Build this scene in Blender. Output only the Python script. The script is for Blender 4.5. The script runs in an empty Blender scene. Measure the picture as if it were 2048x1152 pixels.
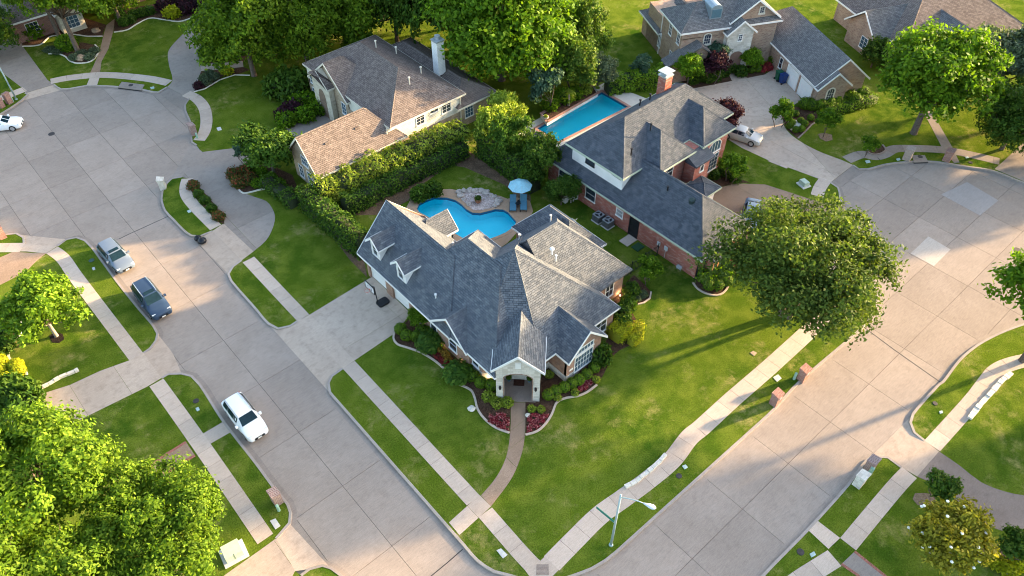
import bpy, bmesh, math, random
import numpy as np
from mathutils import Vector, Matrix

SC = bpy.context.scene
COL = SC.collection
R = math.radians

# ------------------------------------------------------------------ camera, sky, sun, exposure
CAM_H = 52.0                     # the drone hovers 52 m above the lawns
cam = bpy.data.cameras.new('camera'); camo = bpy.data.objects.new('camera', cam); COL.objects.link(camo)
cam.sensor_width = 36.0; cam.lens = 36.0 * 1562.0 / 2048.0
cam.clip_start = 0.5; cam.clip_end = 2000.0
camo.location = (0, 0, CAM_H)
camo.rotation_euler = (R(90 - 46.0), 0, R(-41.5))     # 46 degrees down; heading between the two streets
SC.camera = camo

SUN_EL, SUN_AZ = 12.4, -19.0     # elevation; azimuth counted from +X
w = bpy.data.worlds.new('World'); SC.world = w; w.use_nodes = True
nt = w.node_tree; nt.nodes.clear()
bg = nt.nodes.new('ShaderNodeBackground'); wo = nt.nodes.new('ShaderNodeOutputWorld')
sky = nt.nodes.new('ShaderNodeTexSky'); sky.sky_type = 'NISHITA'; sky.sun_disc = False
sky.sun_elevation = R(SUN_EL); sky.sun_rotation = R(90 - SUN_AZ)
sky.air_density = 1.0; sky.dust_density = 2.4; sky.ozone_density = 1.0
bg.inputs['Strength'].default_value = 0.15
nt.links.new(sky.outputs[0], bg.inputs[0]); nt.links.new(bg.outputs[0], wo.inputs[0])
sl = bpy.data.lights.new('sun', 'SUN'); slo = bpy.data.objects.new('sun', sl); COL.objects.link(slo)
sl.energy = 4.3; sl.angle = R(1.6); sl.color = (1.0, 0.72, 0.40)
sd = Vector((math.cos(R(SUN_EL)) * math.cos(R(SUN_AZ)), math.cos(R(SUN_EL)) * math.sin(R(SUN_AZ)), math.sin(R(SUN_EL))))
slo.rotation_euler = sd.to_track_quat('Z', 'Y').to_euler(); slo.location = (60, -10, 60)
vs = SC.view_settings
vs.view_transform = 'Standard'; vs.look = 'None'; vs.gamma = 1.0; vs.use_curve_mapping = False
vs.exposure = 2.42
SC.cycles.filter_width = 1.0

# ------------------------------------------------------------------ object helpers
def tag(o, label=None, cat=None, group=None, kind=None):
    if label: o['label'] = label
    if cat: o['category'] = cat
    if group: o['group'] = group
    if kind: o['kind'] = kind
    return o

def thing(name, loc, label, cat, group=None, rz=0.0):
    o = bpy.data.objects.new(name, None); COL.objects.link(o)
    o.empty_display_size = 0.2
    o.location = loc if len(loc) == 3 else (loc[0], loc[1], 0.0)
    o.rotation_euler = (0, 0, rz)
    return tag(o, label, cat, group)

def link_mesh(name, me, parent=None, loc=None, rz=0.0):
    o = bpy.data.objects.new(name, me); COL.objects.link(o)
    if parent is not None: o.parent = parent
    if loc is not None: o.location = loc
    if rz: o.rotation_euler = (0, 0, rz)
    return o

def copy_tree(o, parent=None):
    c = o.copy(); COL.objects.link(c); c.parent = parent
    for ch in list(o.children): copy_tree(ch, c)
    return c

class MB:
    """collects shapes; build() links them as ONE mesh object"""
    def __init__(s): s.v = []; s.f = []; s.m = []; s.cm = 0
    def face(s, pts):
        b = len(s.v); s.v += [tuple(p) for p in pts]; s.f.append(tuple(range(b, b + len(pts)))); s.m.append(s.cm)
    def raw(s, V, F):
        b = len(s.v); s.v += [tuple(p) for p in V]
        for f in F: s.f.append(tuple(i + b for i in f)); s.m.append(s.cm)
        return s
    def box(s, x0, x1, y0, y1, z0, z1):
        V = [(x0,y0,z0),(x1,y0,z0),(x1,y1,z0),(x0,y1,z0),(x0,y0,z1),(x1,y0,z1),(x1,y1,z1),(x0,y1,z1)]
        return s.raw(V, [(3,2,1,0),(4,5,6,7),(0,1,5,4),(1,2,6,5),(2,3,7,6),(3,0,4,7)])
    def obox(s, c, ax, hx, hy, z0, z1):
        """box turned so that its long side runs along ax (a 2-D unit vector)"""
        ay = (-ax[1], ax[0]); P = []
        for z in (z0, z1):
            for sx, sy in ((-1,-1),(1,-1),(1,1),(-1,1)):
                P.append((c[0]+ax[0]*hx*sx+ay[0]*hy*sy, c[1]+ax[1]*hx*sx+ay[1]*hy*sy, z))
        return s.raw(P, [(3,2,1,0),(4,5,6,7),(0,1,5,4),(1,2,6,5),(2,3,7,6),(3,0,4,7)])
    def prism(s, poly, z0, z1, bottom=True):
        a = sum(poly[i][0]*poly[(i+1)%len(poly)][1]-poly[(i+1)%len(poly)][0]*poly[i][1] for i in range(len(poly)))
        if a < 0: poly = poly[::-1]
        n = len(poly); V = [(p[0],p[1],z0) for p in poly]+[(p[0],p[1],z1) for p in poly]
        F = [tuple(range(n,2*n))]+[(i,(i+1)%n,(i+1)%n+n,i+n) for i in range(n)]
        if bottom: F.append(tuple(range(n-1,-1,-1)))
        return s.raw(V, F)
    def cyl(s, c, r, z0, z1, n=12, r1=None):
        r1 = r if r1 is None else r1
        V = [(c[0]+r*math.cos(2*math.pi*i/n), c[1]+r*math.sin(2*math.pi*i/n), z0) for i in range(n)]
        V += [(c[0]+r1*math.cos(2*math.pi*i/n), c[1]+r1*math.sin(2*math.pi*i/n), z1) for i in range(n)]
        return s.raw(V, [tuple(range(n-1,-1,-1)), tuple(range(n,2*n))]+[(i,(i+1)%n,(i+1)%n+n,i+n) for i in range(n)])
    def tube(s, pts, rad, n=6, cap=True):
        pts = [Vector(p) for p in pts]
        if not hasattr(rad, '__len__'): rad = [rad]*len(pts)
        V = []; up = Vector((0.13,0.31,0.94))
        for i, p in enumerate(pts):
            d = (pts[min(i+1,len(pts)-1)]-pts[max(i-1,0)]).normalized()
            a = d.cross(up)
            if a.length < .1: a = d.cross(Vector((1,0,0)))
            a.normalize(); b = d.cross(a)
            for k in range(n):
                t = 2*math.pi*k/n; V.append(p+(a*math.cos(t)+b*math.sin(t))*rad[i])
        F = []
        for i in range(len(pts)-1):
            for k in range(n):
                F.append((i*n+k, i*n+(k+1)%n, (i+1)*n+(k+1)%n, (i+1)*n+k))
        if cap: F += [tuple(range(n-1,-1,-1)), tuple(range((len(pts)-1)*n, len(pts)*n))]
        return s.raw(V, F)
    def lathe(s, c, prof, n=14):
        V = []
        for r, z in prof:
            for k in range(n): V.append((c[0]+r*math.cos(2*math.pi*k/n), c[1]+r*math.sin(2*math.pi*k/n), c[2]+z))
        F = []
        for i in range(len(prof)-1):
            for k in range(n): F.append((i*n+k, i*n+(k+1)%n, (i+1)*n+(k+1)%n, (i+1)*n+k))
        return s.raw(V, F)
    def ball(s, c, r, nu=12, nv=8, sz=1.0, jit=0.0, seed=0):
        rr = random.Random(seed); V = []
        for i in range(nv+1):
            t = math.pi*i/nv
            for k in range(nu):
                q = 1+jit*(rr.random()-.5)
                V.append((c[0]+r*q*math.sin(t)*math.cos(2*math.pi*k/nu), c[1]+r*q*math.sin(t)*math.sin(2*math.pi*k/nu), c[2]+r*q*sz*math.cos(t)))
        F = [(i*nu+k, (i+1)*nu+k, (i+1)*nu+(k+1)%nu, i*nu+(k+1)%nu) for i in range(nv) for k in range(nu)]
        return s.raw(V, F)
    def strip(s, path, w, z0, z1, closed=False):
        """a ribbon with thickness that follows a 2-D path"""
        n = len(path); Lf = []; Rt = []
        for i in range(n):
            a = path[i-1] if (i or closed) else path[i]; b = path[(i+1)%n] if (i < n-1 or closed) else path[i]
            d = Vector((b[0]-a[0], b[1]-a[1])); d = d.normalized() if d.length else Vector((1,0)); q = Vector((-d.y, d.x))*w/2
            Lf.append((path[i][0]+q.x, path[i][1]+q.y)); Rt.append((path[i][0]-q.x, path[i][1]-q.y))
        m = n if closed else n-1
        for i in range(m):
            j = (i+1)%n
            A, B, C_, D = Lf[i], Lf[j], Rt[j], Rt[i]
            s.raw([(*A,z0),(*B,z0),(*C_,z0),(*D,z0),(*A,z1),(*B,z1),(*C_,z1),(*D,z1)],
                  [(7,6,5,4),(0,4,5,1),(2,6,7,3)]+([(3,7,4,0)] if not closed and i == 0 else [])+([(1,5,6,2)] if not closed and i == m-1 else []))
        return s
    def mesh(s, name, mats, smooth=False, org=None):
        me = bpy.data.meshes.new(name)
        V = s.v if org is None else [(a-org[0], b-org[1], c-org[2]) for a,b,c in s.v]
        me.from_pydata(V, [], s.f)
        for m in (mats if isinstance(mats,(list,tuple)) else [mats]): me.materials.append(m)
        if max(s.m, default=0): me.polygons.foreach_set('material_index', s.m)
        if smooth: me.polygons.foreach_set('use_smooth', [True]*len(s.f))
        me.validate(); me.update()
        return me
    def build(s, name, mats, parent=None, org=None, smooth=False, kind=None):
        o = link_mesh(name, s.mesh(name, mats, smooth, org), parent)
        if org is not None and parent is None: o.location = org
        if kind: o['kind'] = kind
        return o

# ------------------------------------------------------------------ node helpers
class NM:
    def __init__(s, name):
        s.mat = bpy.data.materials.new(name); s.mat.use_nodes = True
        s.t = s.mat.node_tree; s.t.nodes.clear()
        s.out = s.n('ShaderNodeOutputMaterial'); s.p = None
    def n(s, ty, **kw):
        x = s.t.nodes.new(ty)
        for k, v in kw.items(): setattr(x, k, v)
        return x
    def put(s, sock, v):
        if hasattr(v, 'is_output'): s.t.links.new(v, sock)
        elif v is not None:
            if isinstance(v, (tuple, list)) and len(v) == 3 and sock.type == 'RGBA': v = (*v, 1)
            sock.default_value = v
    def math(s, op, a, b=None):
        x = s.n('ShaderNodeMath', operation=op); s.put(x.inputs[0], a); s.put(x.inputs[1], b); return x.outputs[0]
    def vec(s, op, a, b=None):
        x = s.n('ShaderNodeVectorMath', operation=op); s.put(x.inputs[0], a)
        if b is not None: s.put(x.inputs[1], b)
        return x.outputs['Value'] if op in ('DOT_PRODUCT','LENGTH') else x.outputs[0]
    def noise(s, co, scale, detail=3, rough=0.55, out='Fac'):
        x = s.n('ShaderNodeTexNoise'); s.put(x.inputs['Vector'], co); x.inputs['Scale'].default_value = scale
        x.inputs['Detail'].default_value = detail; x.inputs['Roughness'].default_value = rough
        return x.outputs[out]
    def ramp(s, f, stops):
        x = s.n('ShaderNodeValToRGB'); e = x.color_ramp.elements
        while len(e) < len(stops): e.new(0.5)
        for i, (p, c) in enumerate(stops):
            e[i].position = p; e[i].color = (c, c, c, 1) if not hasattr(c, '__len__') else (*c, 1)
        s.put(x.inputs[0], f); return x.outputs[0]
    def mix(s, f, a, b, mode='MIX'):
        x = s.n('ShaderNodeMix', data_type='RGBA', blend_type=mode)
        s.put(x.inputs[0], f); s.put(x.inputs[6], a); s.put(x.inputs[7], b); return x.outputs[2]
    def obj(s): return s.n('ShaderNodeTexCoord').outputs['Object']
    def pos(s): return s.n('ShaderNodeNewGeometry').outputs['Position']
    def surf_uv(s):
        tc = s.n('ShaderNodeTexCoord'); nn = tc.outputs['Normal']
        t = s.vec('NORMALIZE', s.vec('CROSS_PRODUCT', (0.001, 0.0007, 1.0), nn)); b = s.vec('CROSS_PRODUCT', nn, t)
        c = s.n('ShaderNodeCombineXYZ'); s.put(c.inputs[0], s.vec('DOT_PRODUCT', tc.outputs['Object'], t)); s.put(c.inputs[1], s.vec('DOT_PRODUCT', tc.outputs['Object'], b))
        return c.outputs[0], tc.outputs['Object']
    def bump(s, h, strength=0.4, dist=0.02):
        x = s.n('ShaderNodeBump'); x.inputs['Strength'].default_value = strength; x.inputs['Distance'].default_value = dist
        s.put(x.inputs['Height'], h); return x.outputs[0]
    def done(s, color, rough=0.8, normal=None, metal=0.0, spec=0.3, **kw):
        p = s.n('ShaderNodeBsdfPrincipled')
        s.put(p.inputs['Base Color'], color); s.put(p.inputs['Roughness'], rough); s.put(p.inputs['Metallic'], metal)
        s.put(p.inputs['Specular IOR Level'], spec)
        if normal is not None: s.put(p.inputs['Normal'], normal)
        for k, v in kw.items(): s.put(p.inputs[k.replace('_', ' ')], v)
        s.t.links.new(p.outputs[0], s.out.inputs[0]); return s.mat

MT = {}
def plain(name, c, rough=0.6, metal=0.0, var=0.12, spec=0.35, sc=3.0, **kw):
    if name in MT: return MT[name]
    m = NM(name); co = m.obj(); f = m.noise(co, sc, 4)
    col = m.mix(m.ramp(f, [(0.25, 0.0), (0.75, 1.0)]), tuple(x*(1-var) for x in c), tuple(min(1, x*(1+var)) for x in c))
    MT[name] = m.done(col, rough, None, metal, spec, **kw); return MT[name]

def lawn_mat():
    m = NM('lawn_grass'); p = m.pos()
    big = m.noise(p, 0.09, 3); mid = m.noise(p, 0.55, 4, 0.6); fine = m.noise(p, 9.0, 3, 0.7); tiny = m.noise(p, 34.0, 2, 0.7)
    c = m.mix(m.ramp(big, [(0.35, 0.0), (0.65, 1.0)]), (0.038, 0.084, 0.008), (0.092, 0.134, 0.012))
    c = m.mix(m.ramp(mid, [(0.40, 0.0), (0.66, 1.0)]), c, (0.125, 0.162, 0.020))
    dry = m.math('MULTIPLY', m.ramp(m.noise(p, 0.22, 5, 0.7), [(0.52, 0.0), (0.66, 1.0)]), m.ramp(m.noise(p, 1.4, 4, 0.7), [(0.42, 0.0), (0.62, 1.0)]))
    c = m.mix(m.math('MULTIPLY', dry, 0.95), c, (0.26, 0.23, 0.08))
    c = m.mix(1.0, c, m.ramp(fine, [(0.25, 0.55), (0.75, 1.42)]), 'MULTIPLY')
    c = m.mix(1.0, c, m.ramp(tiny, [(0.25, 0.55), (0.75, 1.4)]), 'MULTIPLY')
    h = m.math('ADD', m.math('MULTIPLY', tiny, 0.6), fine)
    return m.done(c, 0.95, m.bump(h, 0.9, 0.06), 0, 0.0)

def concrete_mat(name, c1, c2, stain, speck=0.0, bsc=60.0):
    m = NM(name); p = m.pos(); oi = m.n('ShaderNodeObjectInfo')
    big = m.noise(p, 0.28, 4, 0.6); mid = m.noise(p, 1.6, 5, 0.65); fine = m.noise(p, bsc, 2, 0.6)
    c = m.mix(m.ramp(big, [(0.3, 0.0), (0.7, 1.0)]), c1, c2)
    c = m.mix(m.math('MULTIPLY', m.ramp(mid, [(0.5, 0.0), (0.78, 1.0)]), 0.55), c, stain)
    brush = m.n('ShaderNodeMapping'); m.put(brush.inputs['Vector'], p); brush.inputs['Scale'].default_value = (1.2, 7.0, 1.0); brush.inputs['Rotation'].default_value = (0,0,0.5)
    c = m.mix(1.0, c, m.ramp(m.noise(brush.outputs[0], 1.5, 5, 0.7), [(0.3, 0.88), (0.7, 1.10)]), 'MULTIPLY')
    c = m.mix(1.0, c, m.ramp(oi.outputs['Random'], [(0.0, 0.90), (1.0, 1.08)]), 'MULTIPLY')
    c = m.mix(1.0, c, m.ramp(fine, [(0.25, 0.88 - speck), (0.75, 1.1 + speck)]), 'MULTIPLY')
    return m.done(c, 0.92, m.bump(fine, 0.35, 0.012), 0, 0.06)

def mulch_mat(name='mulch', c1=(0.045,0.022,0.014), c2=(0.13,0.075,0.045)):
    m = NM(name); p = m.pos(); v = m.n('ShaderNodeTexVoronoi'); m.put(v.inputs['Vector'], p); v.inputs['Scale'].default_value = 16
    c = m.mix(m.ramp(v.outputs['Color'], [(0.2, 0.0), (0.85, 1.0)]), c1, c2)
    c = m.mix(1.0, c, m.ramp(m.noise(p, 1.0, 3), [(0.3, 0.7), (0.7, 1.25)]), 'MULTIPLY')
    return m.done(c, 0.95, m.bump(v.outputs['Distance'], 0.8, 0.05), 0, 0.1)

def brick_mat(name, c1, c2, c3, mortar, bw=0.30, bh=0.095, ms=0.012, bias=0.0):
    m = NM(name); uv, ob = m.surf_uv()
    b = m.n('ShaderNodeTexBrick'); m.put(b.inputs['Vector'], uv); b.inputs['Scale'].default_value = 1.0
    b.inputs['Brick Width'].default_value = bw; b.inputs['Row Height'].default_value = bh; b.inputs['Mortar Size'].default_value = ms
    b.inputs['Mortar Smooth'].default_value = 0.2; b.inputs['Bias'].default_value = bias
    m.put(b.inputs['Color1'], c1); m.put(b.inputs['Color2'], c2); m.put(b.inputs['Mortar'], mortar)
    # a few odd bricks
    sn = m.n('ShaderNodeTexWhiteNoise', noise_dimensions='2D'); fl = m.vec('FLOOR', m.vec('DIVIDE', uv, (bw*1.0, bh, 1.0))); m.put(sn.inputs['Vector'], fl)
    odd = m.math('MULTIPLY', m.ramp(sn.outputs['Value'], [(0.72, 0.0), (0.8, 1.0)]), m.math('SUBTRACT', 1.0, b.outputs['Fac']))
    c = m.mix(m.math('MULTIPLY', odd, 0.8), b.outputs['Color'], c3)
    c = m.mix(1.0, c, m.ramp(m.noise(ob, 0.7, 4), [(0.3, 0.85), (0.7, 1.15)]), 'MULTIPLY')
    return m.done(c, 0.85, m.bump(m.math('SUBTRACT', 1.0, b.outputs['Fac']), 0.6, 0.02), 0, 0.05)

def shingle_mat(name, c1, c2, c3):
    m = NM(name); uv, ob = m.surf_uv()
    wob = m.n('ShaderNodeVectorMath', operation='ADD'); m.put(wob.inputs[0], uv)
    b = m.n('ShaderNodeTexBrick'); m.put(b.inputs['Vector'], uv); b.inputs['Scale'].default_value = 1.0
    b.inputs['Brick Width'].default_value = 0.36; b.inputs['Row Height'].default_value = 0.18; b.inputs['Mortar Size'].default_value = 0.020
    b.inputs['Mortar Smooth'].default_value = 0.3; b.offset = 0.37; b.offset_frequency = 2
    m.put(b.inputs['Color1'], c1); m.put(b.inputs['Color2'], c2); m.put(b.inputs['Mortar'], tuple(x*0.5 for x in c1))
    sn = m.n('ShaderNodeTexWhiteNoise', noise_dimensions='2D'); fl = m.vec('FLOOR', m.vec('DIVIDE', uv, (0.36, 0.18, 1.0))); m.put(sn.inputs['Vector'], fl)
    c = m.mix(m.math('MULTIPLY', m.ramp(sn.outputs['Value'], [(0.5, 0.0), (1.0, 1.0)]), 0.4), b.outputs['Color'], c3)
    c = m.mix(1.0, c, m.ramp(m.noise(ob, 0.45, 5, 0.65), [(0.3, 0.94), (0.7, 1.06)]), 'MULTIPLY')
    c = m.mix(1.0, c, m.ramp(m.noise(ob, 26.0, 2), [(0.3, 0.86), (0.7, 1.12)]), 'MULTIPLY')
    st = m.n('ShaderNodeMapping'); m.put(st.inputs['Vector'], uv); st.inputs['Scale'].default_value = (2.2, 0.12, 1.0)
    c = m.mix(1.0, c, m.ramp(m.noise(st.outputs[0], 1.0, 4, 0.7), [(0.35, 0.9), (0.65, 1.06)]), 'MULTIPLY')
    return m.done(c, 0.92, m.bump(m.math('SUBTRACT', 1.0, b.outputs['Fac']), 0.8, 0.03), 0, 0.04)

def leaf_mat(name, dark, mid, light, trans=0.35):
    if name in MT: return MT[name]
    m = NM(name); g = m.n('ShaderNodeNewGeometry'); oi = m.n('ShaderNodeObjectInfo')
    c = m.ramp(g.outputs['Random Per Island'], [(0.0, dark), (0.55, mid), (1.0, light)])
    c = m.mix(1.0, c, m.ramp(m.noise(m.obj(), 0.55, 3), [(0.3, 0.75), (0.7, 1.25)]), 'MULTIPLY')
    c = m.mix(1.0, c, m.ramp(oi.outputs['Random'], [(0.0, 0.86), (1.0, 1.14)]), 'MULTIPLY')
    p = m.n('ShaderNodeBsdfPrincipled'); m.put(p.inputs['Base Color'], c); p.inputs['Roughness'].default_value = 0.6; p.inputs['Specular IOR Level'].default_value = 0.12
    t = m.n('ShaderNodeBsdfTranslucent'); m.put(t.inputs['Color'], m.mix(1.0, c, (1.25, 1.3, 0.5), 'MULTIPLY'))
    mx = m.n('ShaderNodeMixShader'); mx.inputs[0].default_value = trans
    m.t.links.new(p.outputs[0], mx.inputs[1]); m.t.links.new(t.outputs[0], mx.inputs[2]); m.t.links.new(mx.outputs[0], m.out.inputs[0])
    MT[name] = m.mat; return m.mat

def water_mat(name, tint):
    m = NM(name); p = m.pos()
    h = m.noise(p, 3.2, 4, 0.65)
    tr = m.n('ShaderNodeBsdfTransparent'); m.put(tr.inputs[0], tint)
    gl = m.n('ShaderNodeBsdfGlossy'); gl.inputs['Roughness'].default_value = 0.03; m.put(gl.inputs['Normal'], m.bump(h, 0.6, 0.06)); m.put(gl.inputs[0], (0.9, 0.95, 1.0))
    fr = m.n('ShaderNodeFresnel'); fr.inputs[0].default_value = 1.33; m.put(fr.inputs['Normal'], m.bump(h, 0.6, 0.06))
    mx = m.n('ShaderNodeMixShader'); m.put(mx.inputs[0], fr.outputs[0])
    m.t.links.new(tr.outputs[0], mx.inputs[1]); m.t.links.new(gl.outputs[0], mx.inputs[2]); m.t.links.new(mx.outputs[0], m.out.inputs[0])
    return m.mat

def glass_mat(name, c, rough=0.05):
    m = NM(name); f = m.noise(m.obj(), 1.1, 2)
    return m.done(m.mix(f, tuple(x*0.6 for x in c), tuple(x*1.5 for x in c)), rough, None, 0.0, 0.8)

LAWN = lawn_mat()
ROAD = concrete_mat('street_concrete', (0.295,0.240,0.198), (0.345,0.283,0.236), (0.235,0.190,0.157), 0.05, 24)
WALK = concrete_mat('walk_concrete', (0.47,0.372,0.296), (0.53,0.425,0.342), (0.385,0.30,0.237), 0.03, 30)
DRIVE = concrete_mat('drive_concrete', (0.43,0.333,0.258), (0.49,0.388,0.305), (0.225,0.172,0.133), 0.03, 30)
OLDDRIVE = concrete_mat('weathered_concrete', (0.265,0.218,0.182), (0.325,0.27,0.228), (0.18,0.148,0.124), 0.04, 30)
AGG = concrete_mat('exposed_aggregate', (0.27,0.185,0.125), (0.34,0.235,0.165), (0.21,0.14,0.095), 0.22, 22)
AGG2 = concrete_mat('dark_aggregate', (0.23,0.175,0.145), (0.29,0.225,0.185), (0.17,0.13,0.105), 0.2, 22)
PATCHW = concrete_mat('pale_concrete', (0.40,0.355,0.31), (0.44,0.39,0.345), (0.37,0.335,0.30), 0.02, 30)
PATCHB = concrete_mat('grey_concrete', (0.285,0.258,0.24), (0.32,0.292,0.272), (0.255,0.232,0.215), 0.02, 30)
KERB = concrete_mat('kerb_concrete', (0.33,0.28,0.24), (0.39,0.335,0.29), (0.24,0.20,0.17), 0.04, 30)
JOINT = plain('joint_dark', (0.11,0.092,0.08), 0.95, 0, .1, 0.0)
MULCH = mulch_mat(); DIRT = mulch_mat('bare_soil', (0.10,0.062,0.038), (0.19,0.125,0.08))
REDLEAF = mulch_mat('red_bedding', (0.14,0.02,0.025), (0.36,0.06,0.07))
BARK = plain('bark', (0.13,0.10,0.08), 0.95, 0, 0.4, 0.1, 6)
BARKP = plain('pale_bark', (0.30,0.25,0.20), 0.95, 0, 0.35, 0.1, 6)
TRIM = plain('white_trim', (0.78,0.76,0.72), 0.5, 0, 0.05)
CREAM = plain('cream_trim', (0.66,0.60,0.48), 0.55, 0, 0.06)
GREENTRIM = plain('green_trim', (0.42,0.47,0.36), 0.55, 0, 0.06)
METAL = plain('galvanised', (0.42,0.46,0.48), 0.45, 0.6, 0.1)
BLACK = plain('black_plastic', (0.014,0.015,0.018), 0.5, 0, 0.2)
IRON = plain('iron', (0.02,0.02,0.022), 0.5, 0.4)
LIME = plain('limestone', (0.62,0.57,0.48), 0.85, 0, 0.18, 0.2, 5)
ROCK = plain('rock', (0.42,0.36,0.31), 0.9, 0, 0.35, 0.2, 3)
GLASSD = glass_mat('window_glass', (0.030,0.040,0.055))
GLASSB = glass_mat('blue_window_glass', (0.055,0.10,0.14))
MANH = plain('cast_iron', (0.05,0.045,0.045), 0.7, 0.3, 0.3)
LIDG = plain('plastic_lid', (0.36,0.46,0.43), 0.6)
LIDW = plain('pale_lid', (0.52,0.50,0.46), 0.7)
GBOX = plain('utility_green', (0.26,0.42,0.33), 0.55)

# ------------------------------------------------------------------ ground, streets, kerbs, paths
def inside(poly, x, y):
    r = False; n = len(poly); j = n-1
    for i in range(n):
        xi, yi = poly[i]; xj, yj = poly[j]
        if (yi > y) != (yj > y) and x < (xj-xi)*(y-yi)/(yj-yi)+xi: r = not r
        j = i
    return r

def struct(name, mb, mats, parent=None):
    o = mb.build(name, mats, parent)
    if parent is None: o['kind'] = 'structure'
    return o

ZR = -0.13                                       # street level; lawns lie at 0

# pools cut through the lawn slab: built as a ring of lawn round each basin further down
POOL1 = [(33.40,52.54),(34.12,53.07),(34.96,53.08),(35.92,52.88),(36.89,51.92),(37.30,51.01),(37.36,50.10),(37.24,49.14),(37.35,48.31),(37.88,47.74),(38.69,47.44),(39.47,47.17),(40.03,46.57),(40.11,45.87),(39.95,45.08),(39.78,44.20),(39.00,43.78),(37.82,43.72),(36.89,43.86),(35.98,44.08),(34.81,44.83),(34.14,45.80),(33.93,47.27),(33.69,48.98),(33.49,50.79),(33.26,51.93)]
POOL2 = [(52.33,54.88),(63.61,55.29),(63.58,50.93),(52.41,51.35)]

def tri_fill(loops, z, flip=False):
    """triangulated region: first loop is the outline, the others are holes"""
    bm = bmesh.new(); es = []
    for lp in loops:
        vs_ = [bm.verts.new((p[0], p[1], z)) for p in lp]
        for i in range(len(vs_)): es.append(bm.edges.new((vs_[i], vs_[(i+1)%len(vs_)])))
    bmesh.ops.triangle_fill(bm, edges=es, use_beauty=True, use_dissolve=False)
    bmesh.ops.recalc_face_normals(bm, faces=bm.faces)
    for f in bm.faces:
        if f.normal.z < 0: f.normal_flip()
    V = [tuple(v.co) for v in bm.verts]; bm.verts.index_update()
    F = [tuple(v.index for v in f.verts) for f in bm.faces]; bm.free(); return V, F

mb = MB(); mb.raw(*tri_fill([[(-900,-900),(900,-900),(900,900),(-900,900)], POOL1, POOL2], -0.32)); struct('ground', mb, LAWN)
mb = MB(); mb.raw(*tri_fill([[(-120,-80),(140,-80),(140,150),(-120,150)], POOL1, POOL2], -0.20)); street = struct('street', mb, JOINT)

# island outlines: 'k' runs have a kerb, 'n' runs are cut back for driveways
ISL1 = [
 ('k', [(18.23,14.43),(17.12,14.95),(16.42,15.43),(15.64,16.35),(15.17,17.14),(14.48,18.17),(14.11,19.55),(14.12,21.00),(14.21,38.58),(14.64,39.49),(15.25,39.92),(16.35,40.01)]),
 ('n', []),
 ('k', [(16.28,47.19),(15.48,47.12),(14.54,47.56),(14.20,48.64),(14.23,50.94),(14.26,55.73),(14.49,56.68),(15.29,57.32),(16.29,57.53)]),
 ('n', []),
 ('k', [(16.17,63.28),(14.90,63.42),(14.30,64.04),(14.07,65.44),(14.02,67.50),(13.98,69.41),(14.53,71.48),(15.14,72.59),(16.08,73.55),(16.81,73.93),(17.69,73.50)]),
 ('n', [(21.38,76.72)]),
 ('k', [(21.52,77.86),(21.39,78.73),(22.05,80.22),(22.99,82.45),(23.62,85.08),(24.14,86.32),(25.18,87.29)]),
 ('n', []),
 ('k', [(24.25,91.54),(22.99,91.16),(21.76,92.99),(19.64,95.78),(17.88,97.64),(16.96,98.46),(15.18,99.12),(14.31,99.73),(14.03,101.35)]),
 ('n', []),
 ('k', [(10.70,101.73),(10.81,101.18),(9.86,100.41),(8.25,99.52),(6.95,98.98),(3.26,97.63),(0.07,95.57),(-2.71,92.59)]),
 ('n', [(-90.0,80.0),(-120.0,200.0),(260.0,200.0),(260.0,-30.0),(120.0,-30.0)]),
 ('k', [(86.55,0.22),(86.58,6.34),(84.44,13.19),(84.01,16.34),(82.66,18.48),(80.78,21.34),(78.72,23.16),(76.18,24.69),(74.11,25.46),(73.38,26.10),(73.52,26.92)]),
 ('n', []),
 ('k', [(69.01,26.84),(68.86,25.84),(67.57,24.78),(66.51,23.88)]),
 ('n', []),
 ('k', [(63.41,20.69),(61.30,18.26),(59.24,16.03),(57.37,14.51),(55.86,13.87),(53.54,13.52),(43.92,13.72),(39.18,13.46),(21.69,13.62),(20.74,13.68),(19.63,13.90),(18.23,14.43)]),
]
ISL2 = [
 ('k', [(-5.40,81.76),(-2.14,78.49),(0.10,76.60),(1.43,75.83),(1.75,74.76),(1.49,73.82)]),
 ('n', []),
 ('k', [(3.82,71.28),(4.82,71.65),(5.67,71.29),(6.13,70.30),(6.25,68.94),(6.24,66.79),(6.23,61.97),(6.32,58.02),(6.44,55.11),(6.34,54.04),(5.90,53.36),(5.13,52.84),(4.50,52.73)]),
 ('n', []),
 ('k', [(4.50,49.15),(5.12,49.16),(5.96,48.49),(6.47,47.69),(6.58,46.35),(6.34,41.75),(6.40,36.61),(6.38,33.58),(6.46,32.05),(6.27,31.31),(5.80,30.64),(4.48,30.23)]),
 ('n', [(4.26,27.27)]),
 ('k', [(4.40,26.72),(5.08,26.73),(5.88,26.35),(6.22,25.81),(6.44,24.96),(6.72,20.67),(6.76,15.32)]),
 ('n', [(-70.0,5.0),(-70.0,60.0)]),
]
ISL3 = [
 ('n', [(22.0,-70.0)]),
 ('k', [(17.25,5.28),(20.96,5.55),(24.83,5.73),(28.58,5.80),(33.10,5.71),(38.50,5.77),(41.61,5.98),(42.38,5.59),(42.88,5.04),(42.85,3.90)]),
 ('n', []),
 ('k', [(46.39,3.96),(46.49,4.85),(47.13,5.54),(48.03,5.82),(52.45,5.90),(52.86,5.81),(56.07,6.01),(58.21,5.88),(59.77,5.62),(62.24,4.96),(64.89,3.95),(69.32,1.88),(74.50,-2.55)]),
 ('n', [(120.0,-20.0),(120.0,-70.0)]),
]
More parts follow.
